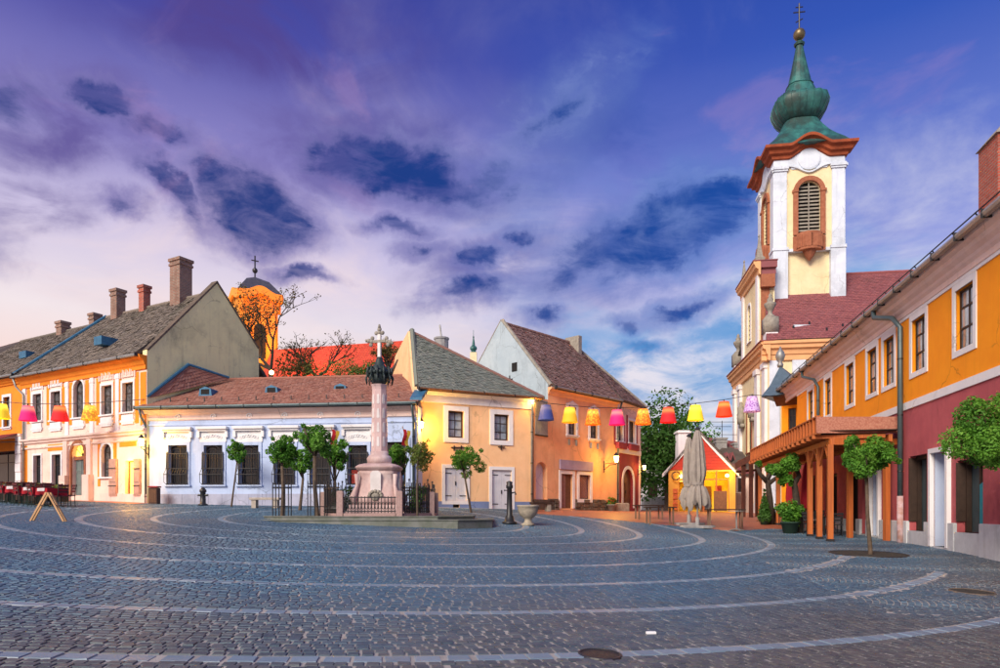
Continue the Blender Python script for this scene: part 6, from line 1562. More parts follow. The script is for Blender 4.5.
def leaves(clumps, n, size, shell=.55, flat=1.0):
    """n small folded leaves spread through clumps of (centre, (rx,ry,rz))"""
    C = np.array([c for c, r in clumps], float); Rr = np.array([r if isinstance(r, (tuple, list)) else (r, r, r) for c, r in clumps], float)
    w = (Rr[:,0]*Rr[:,1]+Rr[:,2]*Rr[:,1]); w /= w.sum(); k = RNG.choice(len(C), n, p=w)
    d = RNG.normal(size=(n,3)); d /= np.linalg.norm(d, axis=1)[:,None]
    rad = (shell+(1-shell)*RNG.random(n)**.6)*(1+RNG.normal(0,.07,n))
    P = C[k]+d*Rr[k]*rad[:,None]
    nr = d*.7+RNG.normal(0,.6,(n,3))+np.array([0,0,.35]); nr /= np.linalg.norm(nr, axis=1)[:,None]
    t = np.cross(nr, RNG.normal(size=(n,3))); t /= np.linalg.norm(t, axis=1)[:,None]+1e-9; b = np.cross(nr, t)
    s = size*(.6+.8*RNG.random(n))[:,None]
    V = np.stack([P-t*s, P+b*s*.5+nr*s*.15, P+t*s, P-b*s*.5+nr*s*.15], 1).reshape(-1,3)
    f = np.arange(n*4).reshape(n,4)
    # a random tone per clump, varied again leaf by leaf
    tone = RNG.random(len(C))
    return np_mesh('crown', V, f, np.clip(.55*tone[k]+.45*RNG.random(n), 0, 1))
def clump_ball(c, rx, ry, rz, m, cr):
    """clumps spread over an uneven ellipsoid"""
    out = []
    for i in range(m):
        z = 1-2*(i+.5)/m; th = i*2.399963; q = math.sqrt(1-z*z); j = random.uniform(.30,1.05)
        out.append(((c[0]+rx*q*math.cos(th)*j, c[1]+ry*q*math.sin(th)*j, c[2]+rz*z*j), cr*random.uniform(.5,1.4)))
    return out
def tree(name, label, base, top, crown, tr=.06, nl=2600, ls=.055, lm=None, bark=None, group=None, limbs=9, m=12, cr=None, cat='tree', stakes=0, mid=None):
    """base, top: points; crown = (centre, rx, ry, rz)"""
    base, top = Vector(base), Vector(top); t = thing(name, label, cat, base, group=group, local=True)
    tp = top-base; c = Vector(crown[0])-base; b = MB()
    md = Vector(mid)-base if mid is not None else tp*.5+Vector((random.uniform(-.04,.04),random.uniform(-.04,.04),0))
    b.tube([(0,0,-.1),(0,0,.05),tuple(md),tuple(tp)], [tr*1.35,tr*1.1,tr*.9,tr*.75], 8)
    cl = clump_ball(c, crown[1], crown[2], crown[3], m, cr or min(crown[1:])*.40)
    for q in range(6):
        an = random.uniform(0,6.28); el_ = random.uniform(-.2,1.2); cl.append(((c.x+crown[1]*1.18*math.cos(an)*math.cos(el_), c.y+crown[2]*1.18*math.sin(an)*math.cos(el_), c.z+crown[3]*1.15*math.sin(el_)), min(crown[1:])*.16))
    trunk = shade(obj('trunk', b, bark or BARK, t))
    b = MB()
    for i in range(limbs):
        q = Vector(cl[(i*5+2) % len(cl)][0]); s = tp+(c-tp)*random.uniform(-.15,.2); mm = s.lerp(q,.5)+Vector((random.uniform(-.08,.08),random.uniform(-.08,.08),random.uniform(0,.1)))
        b.tube([s, mm, q], [tr*.55,tr*.35,tr*.12], 6)
    shade(obj('limbs', b, bark or BARK, trunk, kind='stuff'))
    me = leaves(cl, nl, ls); o = obj('crown', me, lm or LEAF, t, kind='stuff')
    return t
G1 = 'pollarded trees round the stone column'
def T(px, pyb, Y, pxt, pyt, cpx, cpy, rx, ry, label, **kw):
    k = Y/F; g = onground(px, Y) if pyb is None else gp(px, pyb); Y = g.y; k = Y/F
    return tree(kw.pop('name','clipped_tree'), label, g, at(pxt, pyt, Y), (at(cpx, cpy, Y), rx*k, rx*k*.95, ry*k), **kw)
T(231.5,None,31.2,237,462,237,451,9.5,10,'slender leaning young tree before the lilac wall beside the bench', tr=.045, nl=1400, ls=.065)
T(282,None,25.2,282,466,283,451,13.5,13,'round-headed tree inside a four-stake iron guard', tr=.07, nl=3000)
T(317.5,None,24.9,314.5,456,314,440,21.5,13.5,'largest wide-crowned tree by the corner of the column fence', tr=.085, nl=3600, m=15)
T(300,None,29.5,303,478,301,461,13,13,'tree behind the wide-crowned one, half hidden by it', tr=.07, nl=2600)
T(332,None,28.0,335,480,338,456,13,14,'dark-trunked tree growing inside the fence left of the column', tr=.07, nl=3000, bark=BARKDARK)
T(404,None,28.3,402,476,398,457,13,12,'dark-trunked tree growing inside the fence right of the column', tr=.07, nl=2800, bark=BARKDARK)
T(417.5,None,24.7,418,455,421,455,13.5,14,'thin-leaved yellowish tree on the column steps', tr=.04, nl=1300, lm=LEAFY)
T(471,None,31.0,464,472,464,460,18,14,'leaning tree with a flat green head before the yellow house', tr=.05, nl=3000)
g_ = gp(870.5, 554.5); tree('clipped_tree','slim tree in the round pit beside the pergola', g_, at(866.5,478,g_.y), (at(866,458,g_.y), 27*g_.y/F, 26*g_.y/F, 19*g_.y/F), tr=.055, nl=8500, ls=.042, m=22)
g_ = onground(1012, 14.6); tree('clipped_tree','full-crowned tree before the raspberry wall near the teal board', g_, at(1008,470,14.6), (at(990,437,14.6), 36*14.6/F, 32*14.6/F, 36*14.6/F), tr=.06, nl=13000, ls=.038, m=30)
# gnarled trees leaning into the pergola
def gnarled(px, Y, label, arms, tuft):
    g = onground(px, Y); t = thing('gnarled_tree', label, 'tree', g, group=None, local=True); k = Y/F
    loc = lambda x, y, dy=0: at(x, y, Y+dy)-g
    b = MB(); b.tube([(0,0,-.1)]+[tuple(loc(*p)) for p in arms[0]], [.19,.15,.13,.12][:len(arms[0])+1], 8); trk = shade(obj('trunk', b, BARKDARK, t))
    b = MB()
    for a in arms[1:]: b.tube([tuple(loc(*p)) for p in a], [.12,.10,.09,.05][:len(a)], 7); b.sphere(tuple(loc(*a[-1])), .12, 6)
    shade(obj('limbs', b, BARKDARK, trk, kind='stuff'))
    cl = []
    for (x, y, r) in tuft:
        c = loc(x, y, random.uniform(-.4,.4)); cl += clump_ball(c, r*k, r*k, r*k*.8, 7, r*k*.6)
    obj('crown', leaves(cl, 520*len(tuft), .075), LEAF, t, kind='stuff')
gnarled(771.5, 31.6, 'gnarled pollarded tree beside the conical potted shrub', [[(770,500),(768,484),(767,480)],[(767,482),(760,474),(757,466)],[(768,484),(776,478),(782,482),(786,476)],[(767,480),(771,472),(774,466)]], [(770,468,4),(758,464,3),(784,474,3.5)])
gnarled(800, 27.5, 'gnarled tree leaning into the pergola beside the green pot', [[(797,505),(795,488),(793,480)],[(793,482),(786,476),(784,467)],[(794,484),(799,476),(797,470)]], [(789,463,8),(785,481,6),(775,470,6),(781,472,5)])
# big tree up the lane
g_ = onground(668, 56); tree('lane_tree','big spreading green tree over the lane behind the dark-red house', g_, at(668,470,56), (at(662,452,56), 3.6, 3.4, 3.6), tr=.28, nl=9000, ls=.17, m=40, lm=LEAFD, cr=1.5)
g_ = onground(676, 70); tree('lane_tree','lower tree crown behind the white shop chimney', g_, at(690,455,70), (at(676,447,70), 4.4, 3, 3.0), tr=.25, nl=4000, ls=.18, m=20, lm=LEAF, cr=1.4)
# bare trees behind the lilac house
def bare(px, Y, pyb, pyt, label, spread, seed, lm, nl, hgt):
    rr = random.Random(seed); g = Vector(at(px, pyb, Y)); gz0 = G(max(-34,g.x), 52); base = Vector((g.x, g.y, gz0)); t = thing('bare_tree', label, 'tree', base, local=True)
    b = MB(); tips = []
    P0 = Vector((0,0,g.z-gz0-.3)); b.tube([(0,0,-.1),tuple(P0*.5),tuple(P0)], [.30,.26,.22], 7); tk = obj('trunk', b, BARKDARK, t)
    b = MB()
    def grow(p, d, l, r, n):
        q = p+d*l*.5+Vector((rr.uniform(-.1,.1),rr.uniform(-.1,.1),rr.uniform(-.05,.1)))*l; e = q+(d+Vector((rr.uniform(-.25,.25),rr.uniform(-.25,.25),rr.uniform(-.05,.3)))).normalized()*l*.5
        b.tube([p,q,e], [r,r*.8,r*.6], 5, cap=False)
        tips.append(e)
        if n == 0: return
        for i in range(rr.choice((2,3,3))):
            dd = (d+Vector((rr.uniform(-1,1)*spread,rr.uniform(-.6,.6),rr.uniform(-.25,.55)))).normalized(); grow(e if i else q, dd, l*rr.uniform(.62,.82), r*.58, n-1)
    for i in range(4): grow(P0, Vector((rr.uniform(-1,1)*spread,rr.uniform(-.4,.4),rr.uniform(.5,1))).normalized(), hgt*.36, .16, 4)
    obj('limbs', b, BARKDARK, tk, kind='stuff')
    if nl: obj('crown', leaves([(tuple(p), .45) for p in tips[::2]], nl, .10, shell=.1), lm, t, kind='stuff')
bare(271, 62, 366, 310, 'bare branching tree in front of the floodlit tower', 1.1, 3, LEAFR, 1800, 7.5)
bare(318, 66, 374, 345, 'bare tree before the scarlet roof', 1.3, 8, LEAFR, 700, 5)
bare(390, 66, 372, 335, 'rust-leaved bare tree behind the stone cross', .9, 12, LEAFR, 1600, 3.0)
for i, (px, py, r, lab, lm_) in enumerate(((297,370,1.7,'olive bush under the scarlet roof by the bare trees',LEAFR),(340,374,1.9,'yellow-green bush under the scarlet roof left of the cross',LEAFY),(371,374,1.5,'small dark bush under the scarlet roof beside the cross',LEAFD))):
    c = at(px, py, 64); zg = G(max(-34,c.x),52); t = thing('bush', lab, 'bush', (c.x,c.y,zg), local=True); b = MB(); b.tube([(0,0,0),(0,0,c.z-zg)], [.15,.1], 6); obj('stem', b, BARKDARK, t)
    obj('crown', leaves(clump_ball((0,0,c.z-zg), r*1.5, r, r*.8, 9, r*.5), 1500, .12), lm_, t, kind='stuff')

# ---------------------------------------------------------------- column monument
def monument():
    k = MY/F; zz = lambda py: EYE+(HY-py)*k
    st = thing('stepped_platform', 'low stepped stone platform carrying the column and its fence', 'steps', (MX,MY,G(MX,MY)))
    def chamf(x0,x1,y0,y1,c): return [(x0+c,y0),(x1-c,y0),(x1,y0+c),(x1,y1-c),(x1-c,y1),(x0+c,y1),(x0,y1-c),(x0,y0+c)]
    STP = mat('step_stone', (.20,.21,.20), (.12,.14,.11), scale=2.5, bump=.4, streak=.2)
    for (x0,x1,y0,y1,z,nm) in ((MX-4.3,MX+4.45,MY-2.75,MY+3.0,1.235,'lower_step'),(MX-4.15,MX+3.7,MY-2.3,MY+2.8,1.36,'upper_step')):
        b = MB(); b.prism(chamf(x0,x1,y0,y1,1.2), .6, z-.03); b.prism(chamf(x0-.03,x1+.03,y0-.03,y1+.03,1.2), z-.03, z); s = obj(nm, b, STP, st)
    zt = 1.36
    h = thing('stone_cross_column', 'pink marble column with a wrought wreath and a trefoil stone cross on top', 'monument', (MX,MY,zt))
    def rings(b, prof, n=4, rot=math.pi/4): b.lathe([(r*(1.414 if n == 4 else 1), z) for r, z in prof], (MX,MY,0), n, rot)
    b = MB(); rings(b, [(1.12,zt),(1.12,zt+.16),(1.04,zt+.2),(1.0,zt+.42)]); obj('plinth', b, PINKSTONE, h)
    b = MB(); sq_rings(b, None, MX, MY, [(.88,zt+.42,5),(.86,zt+.7,5),(.74,zt+1.1,5),(.69,zt+1.45,5),(.71,zt+1.6,5),(.75,zt+1.72,5)], 32); ped = shade(obj('pedestal', b, PINKSTONE, h))
    WHT = mat('white_marble', (.74,.70,.70), (.62,.58,.58), scale=3, streak=.2, rough=.5)
    for a in range(4):
        f_ = Matrix.Translation((MX,MY,0)) @ Matrix.Rotation(a*math.pi/2,4,'Z')
        b = MB(f_); b.slab([(-.2,zt+.95),(.2,zt+.95),(.2,zt+1.62),(.1,zt+1.72),(-.1,zt+1.72),(-.2,zt+1.62)], -.83, -.66); obj('tablet', b, WHT, ped)
        b = MB(f_); b.sphere((0,-.87,zt+.72), .17, 10, (1,.4,1)); 
        for q in range(7): an = math.pi*q/6; b.sphere((.23*math.cos(an),-.87,zt+.76+.18*math.sin(an)), .075, 6)
        shade(obj('carved_wreath', b, STONE, ped))
        for s in (-1,1):
            b = MB(f_); b.tube([(s*.80,-.80,zt+.42),(s*.85,-.85,zt+.72),(s*.72,-.72,zt+1.15),(s*.74,-.74,zt+1.6)], [.11,.14,.07,.09], 8); 
            if s > 0: shade(obj('corner_scroll', b, PINKSTONE, ped))
    b = MB(); zc = zt+1.72
    sq_rings(b, None, MX, MY, [(.74,zc,4),(.82,zc+.06,4),(.87,zc+.13,4),(.87,zc+.18,4),(.76,zc+.25,4),(.58,zc+.30,4)], 32); obj('pedestal_cap', b, PINKSTONE, h)
    z0 = zc+.30; b = MB(); rings(b, [(.48,z0),(.48,z0+.14),(.50,z0+.2),(.44,z0+.3),(.36,z0+.36),(.34,z0+.5)], 16, 0); shade(obj('column_base', b, PINKSTONE, h))
    zs = z0+.5; ze = zz(385); b = MB(); rings(b, [(.325,zs),(.32,zs+.6),(.285,ze-.2),(.30,ze-.1),(.34,ze)], 8, math.pi/8); sh = obj('shaft', b, mat('shaft_marble', (.64,.47,.46),(.55,.38,.38), scale=3, streak=.3, rough=.6), h)
    for a in range(8):
        f_ = Matrix.Translation((MX,MY,0)) @ Matrix.Rotation(a*math.pi/4,4,'Z'); n = 4
        for i in range(n):
            b = MB(f_); p0 = zs+.18+(ze-zs-.4)*i/n; p1 = zs+.02+(ze-zs-.4)*(i+1)/n; r = .300-.034*(i+.5)/n
            b.slab([(-.04,p0),(.04,p0),(.055,p0+.05),(.04,p1-.05),(0,p1),(-.04,p1-.05),(-.055,p0+.05)], -r-.016, -r+.02); obj('inlay', b, WHT, sh)
    WR = mat('wreath_iron', (.03,.05,.05), (.02,.03,.035), rough=.5, scale=8)
    zw = zz(384); b = MB(); b.lathe([(.28,0),(.36,.15),(.40,.4),(.33,.58),(.2,.75),(.13,.95),(.09,1.05)], (MX,MY,zw), 14)
    for a in range(12):
        an = a*math.pi/6; ca, sa = math.cos(an), math.sin(an)
        b.tube([(MX+ca*.36,MY+sa*.36,zw+.2),(MX+ca*.50,MY+sa*.50,zw+.42),(MX+ca*.46,MY+sa*.46,zw+.62),(MX+ca*.37,MY+sa*.37,zw+.58)], [.035,.05,.045,.03], 6); b.tube([(MX+ca*.46,MY+sa*.46,zw+.36),(MX+ca*.54,MY+sa*.54,zw+.2),(MX+ca*.50,MY+sa*.50,zw-.02)], [.03,.04,.02], 5)
        b.sphere((MX+math.cos(an+.26)*.43,MY+math.sin(an+.26)*.43,zw+.42), .075, 6)
    shade(obj('wreath', b, WR, h))
    zx = zz(360); M_ = Matrix.Translation((MX,MY,0)) @ Matrix.Rotation(R(-14),4,'Z'); b = MB(M_)
    b.box(-.06,.06,-.055,.055,zx-.2,zx+1.0); cr = obj('cross', b, WHT, h); b = MB(M_); b.box(-.26,.26,-.06,.06,zx+.68,zx+.78); obj('cross_arm', b, STONE, cr)
    for nm, (cx, cz, d) in (('trefoil',(0,zx+1.06,(0,1))),('trefoil',(-.33,zx+.74,(-1,.25))),('trefoil',(.33,zx+.71,(1,-.25)))):
        b = MB(M_); b.sphere((cx,0,cz), .09, 8, (1,.7,1)); b.sphere((cx+d[0]*.12,0,cz+d[1]*.14), .095, 8, (1,.7,1)); b.sphere((cx+d[1]*.13,0,cz+abs(d[0])*.13), .085, 8, (1,.7,1)); b.sphere((cx-d[1]*.13,0,cz-abs(d[0])*.13), .085, 8, (1,.7,1)); b.tube([(cx+d[0]*.2,0,cz+d[1]*.22-.02),(cx+d[0]*.26,0,cz+d[1]*.34)], [.07,.035], 6); shade(obj(nm, b, STONE, cr))
    # fence
    f = thing('column_fence', 'black iron fence between pink granite posts round the stone column', 'fence', (MX,MY-1.9,zt))
    V = [(-1.08,-1.95),(1.08,-1.95),(2.1,-.45),(2.1,1.0),(1.08,2.2),(-1.08,2.2),(-2.1,1.0),(-2.1,-.45)]
    for i, (x,y) in enumerate(V):
        c = (MX+x, MY+y); b = MB(Matrix.Translation((c[0],c[1],0))); b.bev(-.11,.11,-.11,.11,zt,zt+.92,.03); obj('granite_post', b, GRANPINK, f)
        x2,y2 = V[(i+1)%8]; fr = Fr(Vector((c[0],c[1])), Vector((MX+x2,MY+y2))); L = fr.L
        b = fr.mb(); b.box(.14,L-.14,-.10,.10,zt,zt+.10); obj('curb', b, GRANPINK, f)
        tl = i != 0; th = 1.02 if tl else .66
        b = fr.mb(); b.box(.11,L-.11,-.02,.02,zt+.16,zt+.20); b.box(.11,L-.11,-.02,.02,zt+th,zt+th+.04); n = int((L-.3)/.12)
        for q in range(n+1):
            u = .17+(L-.34)*q/n; b.box(u-.014,u+.014,-.014,.014,zt+.11,zt+th+(.22 if tl and q % 2 == 0 else .06))
            if q < n:
                um = u+(L-.34)/n/2; b.tube([(um+.05*math.cos(a),0,zt+.38+.13*math.sin(a)) for a in np.linspace(0,6.28,11)], .012, 4)
        obj('fence_panel', b, IRON, f, kind='stuff')
    # taller iron gate pieces and climbing roses by the side panels
    for s, lab in ((-1,'tall dark shrub and iron spikes left of the column pedestal'),(1,'tall dark shrub and iron spikes right of the column pedestal')):
        t = thing('trained_shrub', lab, 'shrub', (MX+s*1.55,MY-.2,zt)); b = MB()
        for q in range(7):
            x = MX+s*(1.05+.17*q); y = MY-.5+.1*q; hh = 1.15+.25*((q*3) % 4)/3; b.tube([(x,y,zt),(x,y,zt+hh)], .018, 5); b.sphere((x,y,zt+hh), .04, 6)
        obj('iron_spikes', b, IRON, t, kind='stuff')
        cl = [((MX+s*(1.2+.5*random.random()), MY-.3+.7*random.random(), zt+.25+.75*random.random()), .26) for _ in range(9)]
        obj('foliage', leaves(cl, 900, .06, shell=.1), LEAFD, t, kind='stuff')
monument()
# iron tree guard
def guard(px, Y, label, n=4, r=.34, hgt=1.25):
    g = onground(px, Y); g.z = max(g.z, 1.36 if abs(g.x-MX) < 4.2 and Y > 24 else g.z); t = thing('tree_guard', label, 'tree guard', g, local=True)
    for i in range(n):
        a = 2*math.pi*(i+.5)/n; b = MB(); b.tube([(r*math.cos(a),r*math.sin(a),-.1),(r*math.cos(a),r*math.sin(a),hgt)], .022, 6); obj('stake', b, IRON, t)
    b = MB()
    for zz in (.35, hgt-.2): b.tube([(r*math.cos(a),r*math.sin(a),zz) for a in np.linspace(0,6.283,17)], .014, 5)
    obj('hoop', b, IRON, t)
guard(282, 25.2, 'iron stake guard round the round-headed tree', 6); guard(317.5, 24.9, 'iron stake guard round the wide-crowned tree', 6, .36, 1.3)

# ---------------------------------------------------------------- lampshades on cables
def shademat(name, c, c2=None, em=.5, pat=0):
    if name in MATS: return MATS[name]
    m = bpy.data.materials.new(name); m.use_nodes = True; t = NT(m.node_tree)
    pos = t.n('ShaderNodeTexCoord').outputs['Object']; z = t.n('ShaderNodeSeparateXYZ', {0: pos}).outputs[2]
    col = tuple(c)+(1,)
    if pat: 
        v = t.n('ShaderNodeTexVoronoi', {'Vector': pos, 'Scale': 9.0}); col = t.mix(t.smooth(v.outputs[0], .35, .5), tuple(c)+(1,), tuple(c2)+(1,))
    gl = t.m('MULTIPLY', .6, t.m('POWER', 2.718, t.m('MULTIPLY', t.m('POWER', t.m('DIVIDE', t.m('SUBTRACT', z, .24), .16), 2.0), -1.0)))
    em_c = t.mix(t.m('MULTIPLY', gl, .75), col, (1,.62,.12,1))
    bs = t.n('ShaderNodeBsdfPrincipled', {'Base Color': col, 'Roughness': .8, 'Emission Color': em_c, 'Emission Strength': t.m('MULTIPLY_ADD', gl, em*1.6, em*.36)})
    o = t.n('ShaderNodeOutputMaterial'); t.t.links.new(bs.outputs[0], o.inputs[0]); MATS[name] = m
    return m
SH = {'blue': shademat('shade_blue',(.04,.06,.25),em=.12), 'purple': shademat('shade_purple',(.30,.12,.48),(.55,.40,.75),em=.14,pat=1), 'amber': shademat('shade_amber',(.80,.42,.02),em=.4), 'pattern': shademat('shade_pattern',(.85,.34,.02),(.75,.14,.01),em=.45,pat=1),
      'red': shademat('shade_red',(.62,.012,.02),em=.40), 'pink': shademat('shade_pink',(.70,.01,.16),em=.40), 'yellow': shademat('shade_yellow',(.85,.65,.03),em=.45), 'scarlet': shademat('shade_scarlet',(.75,.05,.01),em=.42), 'gold': shademat('shade_gold',(.80,.48,.03),(.45,.20,.02),em=.45,pat=1)}
def lampshade(px, py, Y, key, label, w=1.0):
    k = Y/F; py += .3; c = at(px, py, Y); t = thing('hanging_lampshade', label, 'lampshade', c, random.uniform(-.1,.1), 'giant lampshades on the cable', local=True); s = 16.3*k/2*w
    n = 24; b = MB(); hh = s*.92; V = []
    for r, z in ((s*.60,hh),(s,-hh)):
        for i in range(n): a = 2*math.pi*i/n; q = 1+.012*(i % 2); V.append((r*q*math.cos(a), r*q*math.sin(a), z))
    b.add(V, [(i,(i+1)%n,n+(i+1)%n,n+i) for i in range(n)]); shade(obj('shade', b, SH[key], t))
    b = MB(); b.tube([(0,0,hh+.14),(0,0,.1)], .03, 6); b.tube([(-s*.6,0,hh),(s*.6,0,hh)], .012, 5); obj('cord', b, IRON, t)
    b = MB(); b.sphere((0,0,.02), .11, 10); obj('bulb', b, LAMPGLASS, t)
    return c+Vector((0,0,hh+.12))
RS_ = [(546,412.5,'blue','dark blue lampshade hanging beside the yellow house'),(569.8,414.8,'amber','plain amber lampshade between the blue and an orange patterned one'),(593,417,'pattern','orange patterned lampshade between the amber and the crimson one'),(617,417.2,'pink','crimson-pink lampshade hanging before the dark-red house'),(643,416.5,'pattern','orange patterned lampshade between the crimson one and a red one, before the tree'),(668.3,414.8,'red','red lampshade hanging before the lane tree'),(695.5,412.6,'yellow','bright yellow lampshade above the folded parasols'),(724,409,'scarlet','tilted orange-red lampshade beside the church front'),(752,404,'purple','purple speckled lampshade hanging before the church front')]
def cable(pts, label):
    b = MB(); b.tube(pts, .018, 5); tag(obj('cable', b, IRON), label, 'cable')
tops = [lampshade(px,py,35.5+(px-533)*.0165,k,l) for px,py,k,l in RS_]
cable([fY.p(fY.L,-.1,tops[0].z+.25)]+tops+[at(783,397,39.75)], 'thin black cable carrying lampshades from the yellow house to the annexe')
LS_ = [(1,411,'yellow','yellow lampshade before the plain orange house'),(28,413.2,'pink','magenta-pink lampshade hanging before the ornate house'),(60,413.2,'red','red lampshade between the magenta and the gold one'),(90,412.6,'gold','gold speckled lampshade hanging before the arched upper window')]
tops = [lampshade(px,py,33.6,k,l,.98) for px,py,k,l in LS_]
cable([at(-40,404,34)]+tops+[fC.p(.15,-.1,tops[-1].z+.15)], 'thin black cable carrying lampshades before the ornate house')

# ---------------------------------------------------------------- lanterns
def wl(fr, px, py, label, energy, arm=.45, sc=1.0, off=0):
    u, z = fr.pix(px, py); p = fr.p(u, -.02, z); return lantern(label, p, -fr.d, energy=energy, arm=arm, sc=sc)
wl(fC, 149, 447, 'lit iron wall lantern on the left corner of the lilac house', 170, .5, 1.15)
wl(fY, 418.8, 429, 'lit wall lantern at the left edge of the yellow house', 150, .35, 1.0)
wl(fY, 531, 404.5, 'lit lamp under the right eave of the yellow house', 55, .3, .7)
wl(fE, 637.5, 470, 'small lit lantern at the lane corner of the dark-red house', 30, .5, .9)
wl(fD, 603.5, 463, 'lit wall lantern on the orange gabled house by the downpipe', 130, .75, 1.2)

# ---------------------------------------------------------------- parasols, tall tables
def parasol(px, Y, pyt, label, s=1.0, lean=0):
    g = onground(px, Y); top = at(px, pyt, Y); H = top.z-g.z; t = thing('folded_parasol', label, 'parasol', g, random.uniform(0,1), local=True)
    CAN = mat('canvas_greige', (.33,.29,.26), (.26,.23,.21), scale=5, rough=.9, bump=.3, bscale=20, oc=True)
    b = MB(); b.tube([(0,0,0),(0,0,H)], .045, 8); obj('pole', b, ZINC, t)
    b = MB(); 
    for a in (0, math.pi/2): M2 = Matrix.Rotation(a,4,'Z'); b.m = M2; b.bev(-.75,.75,-.22,.22,-.02+.001*a,.09+.002*a,.02)
    b.m = None; b.lathe([(.09,.09),(.09,.45)], (0,0,0), 10); obj('base', b, CONCRETE, t)
    prof = [(.10,H),(.22,H-.12),(.34,H*.86),(.42,H*.72),(.48,H*.60),(.47,H*.53),(.36,H*.465),(.34,H*.44),(.46,H*.40),(.60,H*.32),(.66,H*.25),(.52,H*.22)]
    n = 96; V = []
    for j, (r,z) in enumerate(prof):
        amp = .22 if j > 1 else .1
        for i in range(n):
            a = 2*math.pi*i/n; fold = .86+amp*2.1*(1-abs(math.sin(5*a+.25*math.sin(j*.9))))**1.3*(.8 if j < 8 else 1.15)+.05*math.sin(3*a+j)
            zz = z+((.13*math.sin(5*a+1)+.10*math.sin(11*a)) if j >= len(prof)-2 else 0)
            V.append((r*s*fold*math.cos(a), r*s*fold*math.sin(a), zz))
    b = MB(); b.add(V, [(j*n+i,j*n+(i+1)%n,(j+1)*n+(i+1)%n,(j+1)*n+i) for j in range(len(prof)-1) for i in range(n)]+[tuple(range(n))[::-1]]); cv = shade(obj('canopy', b, CAN, t))
    b = MB(); b.lathe([(.42*s,H*.435),(.43*s,H*.465)], (0,0,0), 16); obj('strap', b, CAN, cv)
    b = MB(); b.lathe([(.05,H),(.12,H+.02),(.10,H+.08),(.02,H+.14)], (0,0,0), 8); obj('finial', b, IRON, t)
parasol(697.5, 29.2, 430, 'folded greige parasol, the taller of the pair before the lit shop', .64)
parasol(689, 30.4, 437, 'folded greige parasol, the shorter of the pair before the lit shop', .54)
def tall_table(px, Y, w, label, metal=False, hgt=1.0, rz=.2):
    g = onground(px, Y); t = thing('tall_table', label, 'table', g, rz, local=True)
    if metal:
        b = MB(); b.lathe([(.35,hgt-.03),(.35,hgt)], (0,0,0), 16); obj('table_top', b, ZINC, t); b = MB(); b.tube([(0,0,.05),(0,0,hgt-.03)], .035, 8); obj('pedestal', b, ZINC, t); b = MB(); 
        for a in range(4): an = a*math.pi/2; b.tube([(0,0,.09),(.32*math.cos(an),.32*math.sin(an),.02)], .03, 6)
        obj('foot', b, ZINC, t)
    else:
        b = MB(); b.box(-w/2,w/2,-.3,.3,hgt-.05,hgt); obj('table_top', b, WOODDARK, t)
        for x in (-w/2+.12,w/2-.12): b = MB(); b.box(x-.03,x+.03,-.2,-.14,0,hgt-.05); obj('leg', b, mat('leg_brown', (.20,.13,.09),(.14,.09,.06)), t); b = MB(); b.box(x-.03,x+.03,.14,.2,0,hgt-.05); obj('leg', b, MATS['leg_brown'], t)
tall_table(660, 30.0, 1.35, 'tall dark-topped table left of the folded parasols', hgt=.8); tall_table(725, 29.0, 1.6, 'tall dark-topped table right of the folded parasols', hgt=.85, rz=-.05); tall_table(736.5, 28.0, .7, 'small round metal table beside the tall table', True, .85)
tall_table(649, 32.5, 1.5, 'low dark bench table in front of the dark-red house', hgt=.7, rz=.3)

# ---------------------------------------------------------------- square furniture
def pump():
    g = gp(509.5, 524); k = g.y/F; t = thing('iron_standpipe', 'black cast-iron standpipe beside the stone urn', 'standpipe', g, local=True); H = 43*k; t_ = MB()
    t_.lathe([(.30,0),(.30,.08),(.20,.12),(.17,.3),(.12,.36),(.11,H*.5),(.10,H*.82),(.14,H*.84),(.14,H*.90),(.11,H*.92),(.13,H*.97),(.05,H)], (0,0,0), 14); shade(obj('column', t_, IRON, t))
    b = MB(); b.tube([(.1,0,H*.72),(.22,0,H*.74),(.26,0,H*.68)], .03, 6); obj('spout', b, IRON, t); b = MB(); b.tube([(-.08,0,H*.78),(-.2,-.05,H*.78)], .02, 6); b.sphere((-.2,-.05,H*.78), .03, 6); obj('tap', b, IRON, t)
pump()
def stone_urn():
    g = gp(528, 525.5); k = g.y/F; t = thing('stone_urn', 'wide stone urn planter on a short foot, beside the black standpipe', 'urn', g, local=True); s = 20*k
    b = MB(); b.lathe([(.32*s,0),(.32*s,.08*s),(.20*s,.16*s),(.17*s,.3*s),(.24*s,.38*s),(.42*s,.52*s),(.50*s,.75*s),(.52*s,.92*s),(.56*s,.95*s),(.56*s,1.02*s),(.48*s,1.02*s),(.44*s,.9*s)], (0,0,0), 24); shade(obj('bowl', b, mat('urn_stone', (.42,.36,.28),(.28,.25,.20), scale=6, streak=.4, bump=.4, oc=True), t))
    b = MB(); b.lathe([(.45*s,.86*s),(.45*s,.9*s)], (0,0,0), 20); obj('soil', b, STONEDARK, t)
stone_urn()
def hydrant():
    g = onground(203, 32.0); t = thing('fire_hydrant', 'black iron hydrant before the lilac wall', 'hydrant', g, local=True)
    b = MB(); b.lathe([(.22,0),(.22,.06),(.13,.1),(.12,.62),(.16,.66),(.16,.74),(.10,.8),(.05,.86)], (0,0,0), 12); shade(obj('barrel', b, IRON, t))
    for s in (-1,1): b = MB(); b.tube([(s*.08,0,.5),(s*.24,0,.5)], .055, 8); obj('outlet', b, IRON, t)
hydrant()
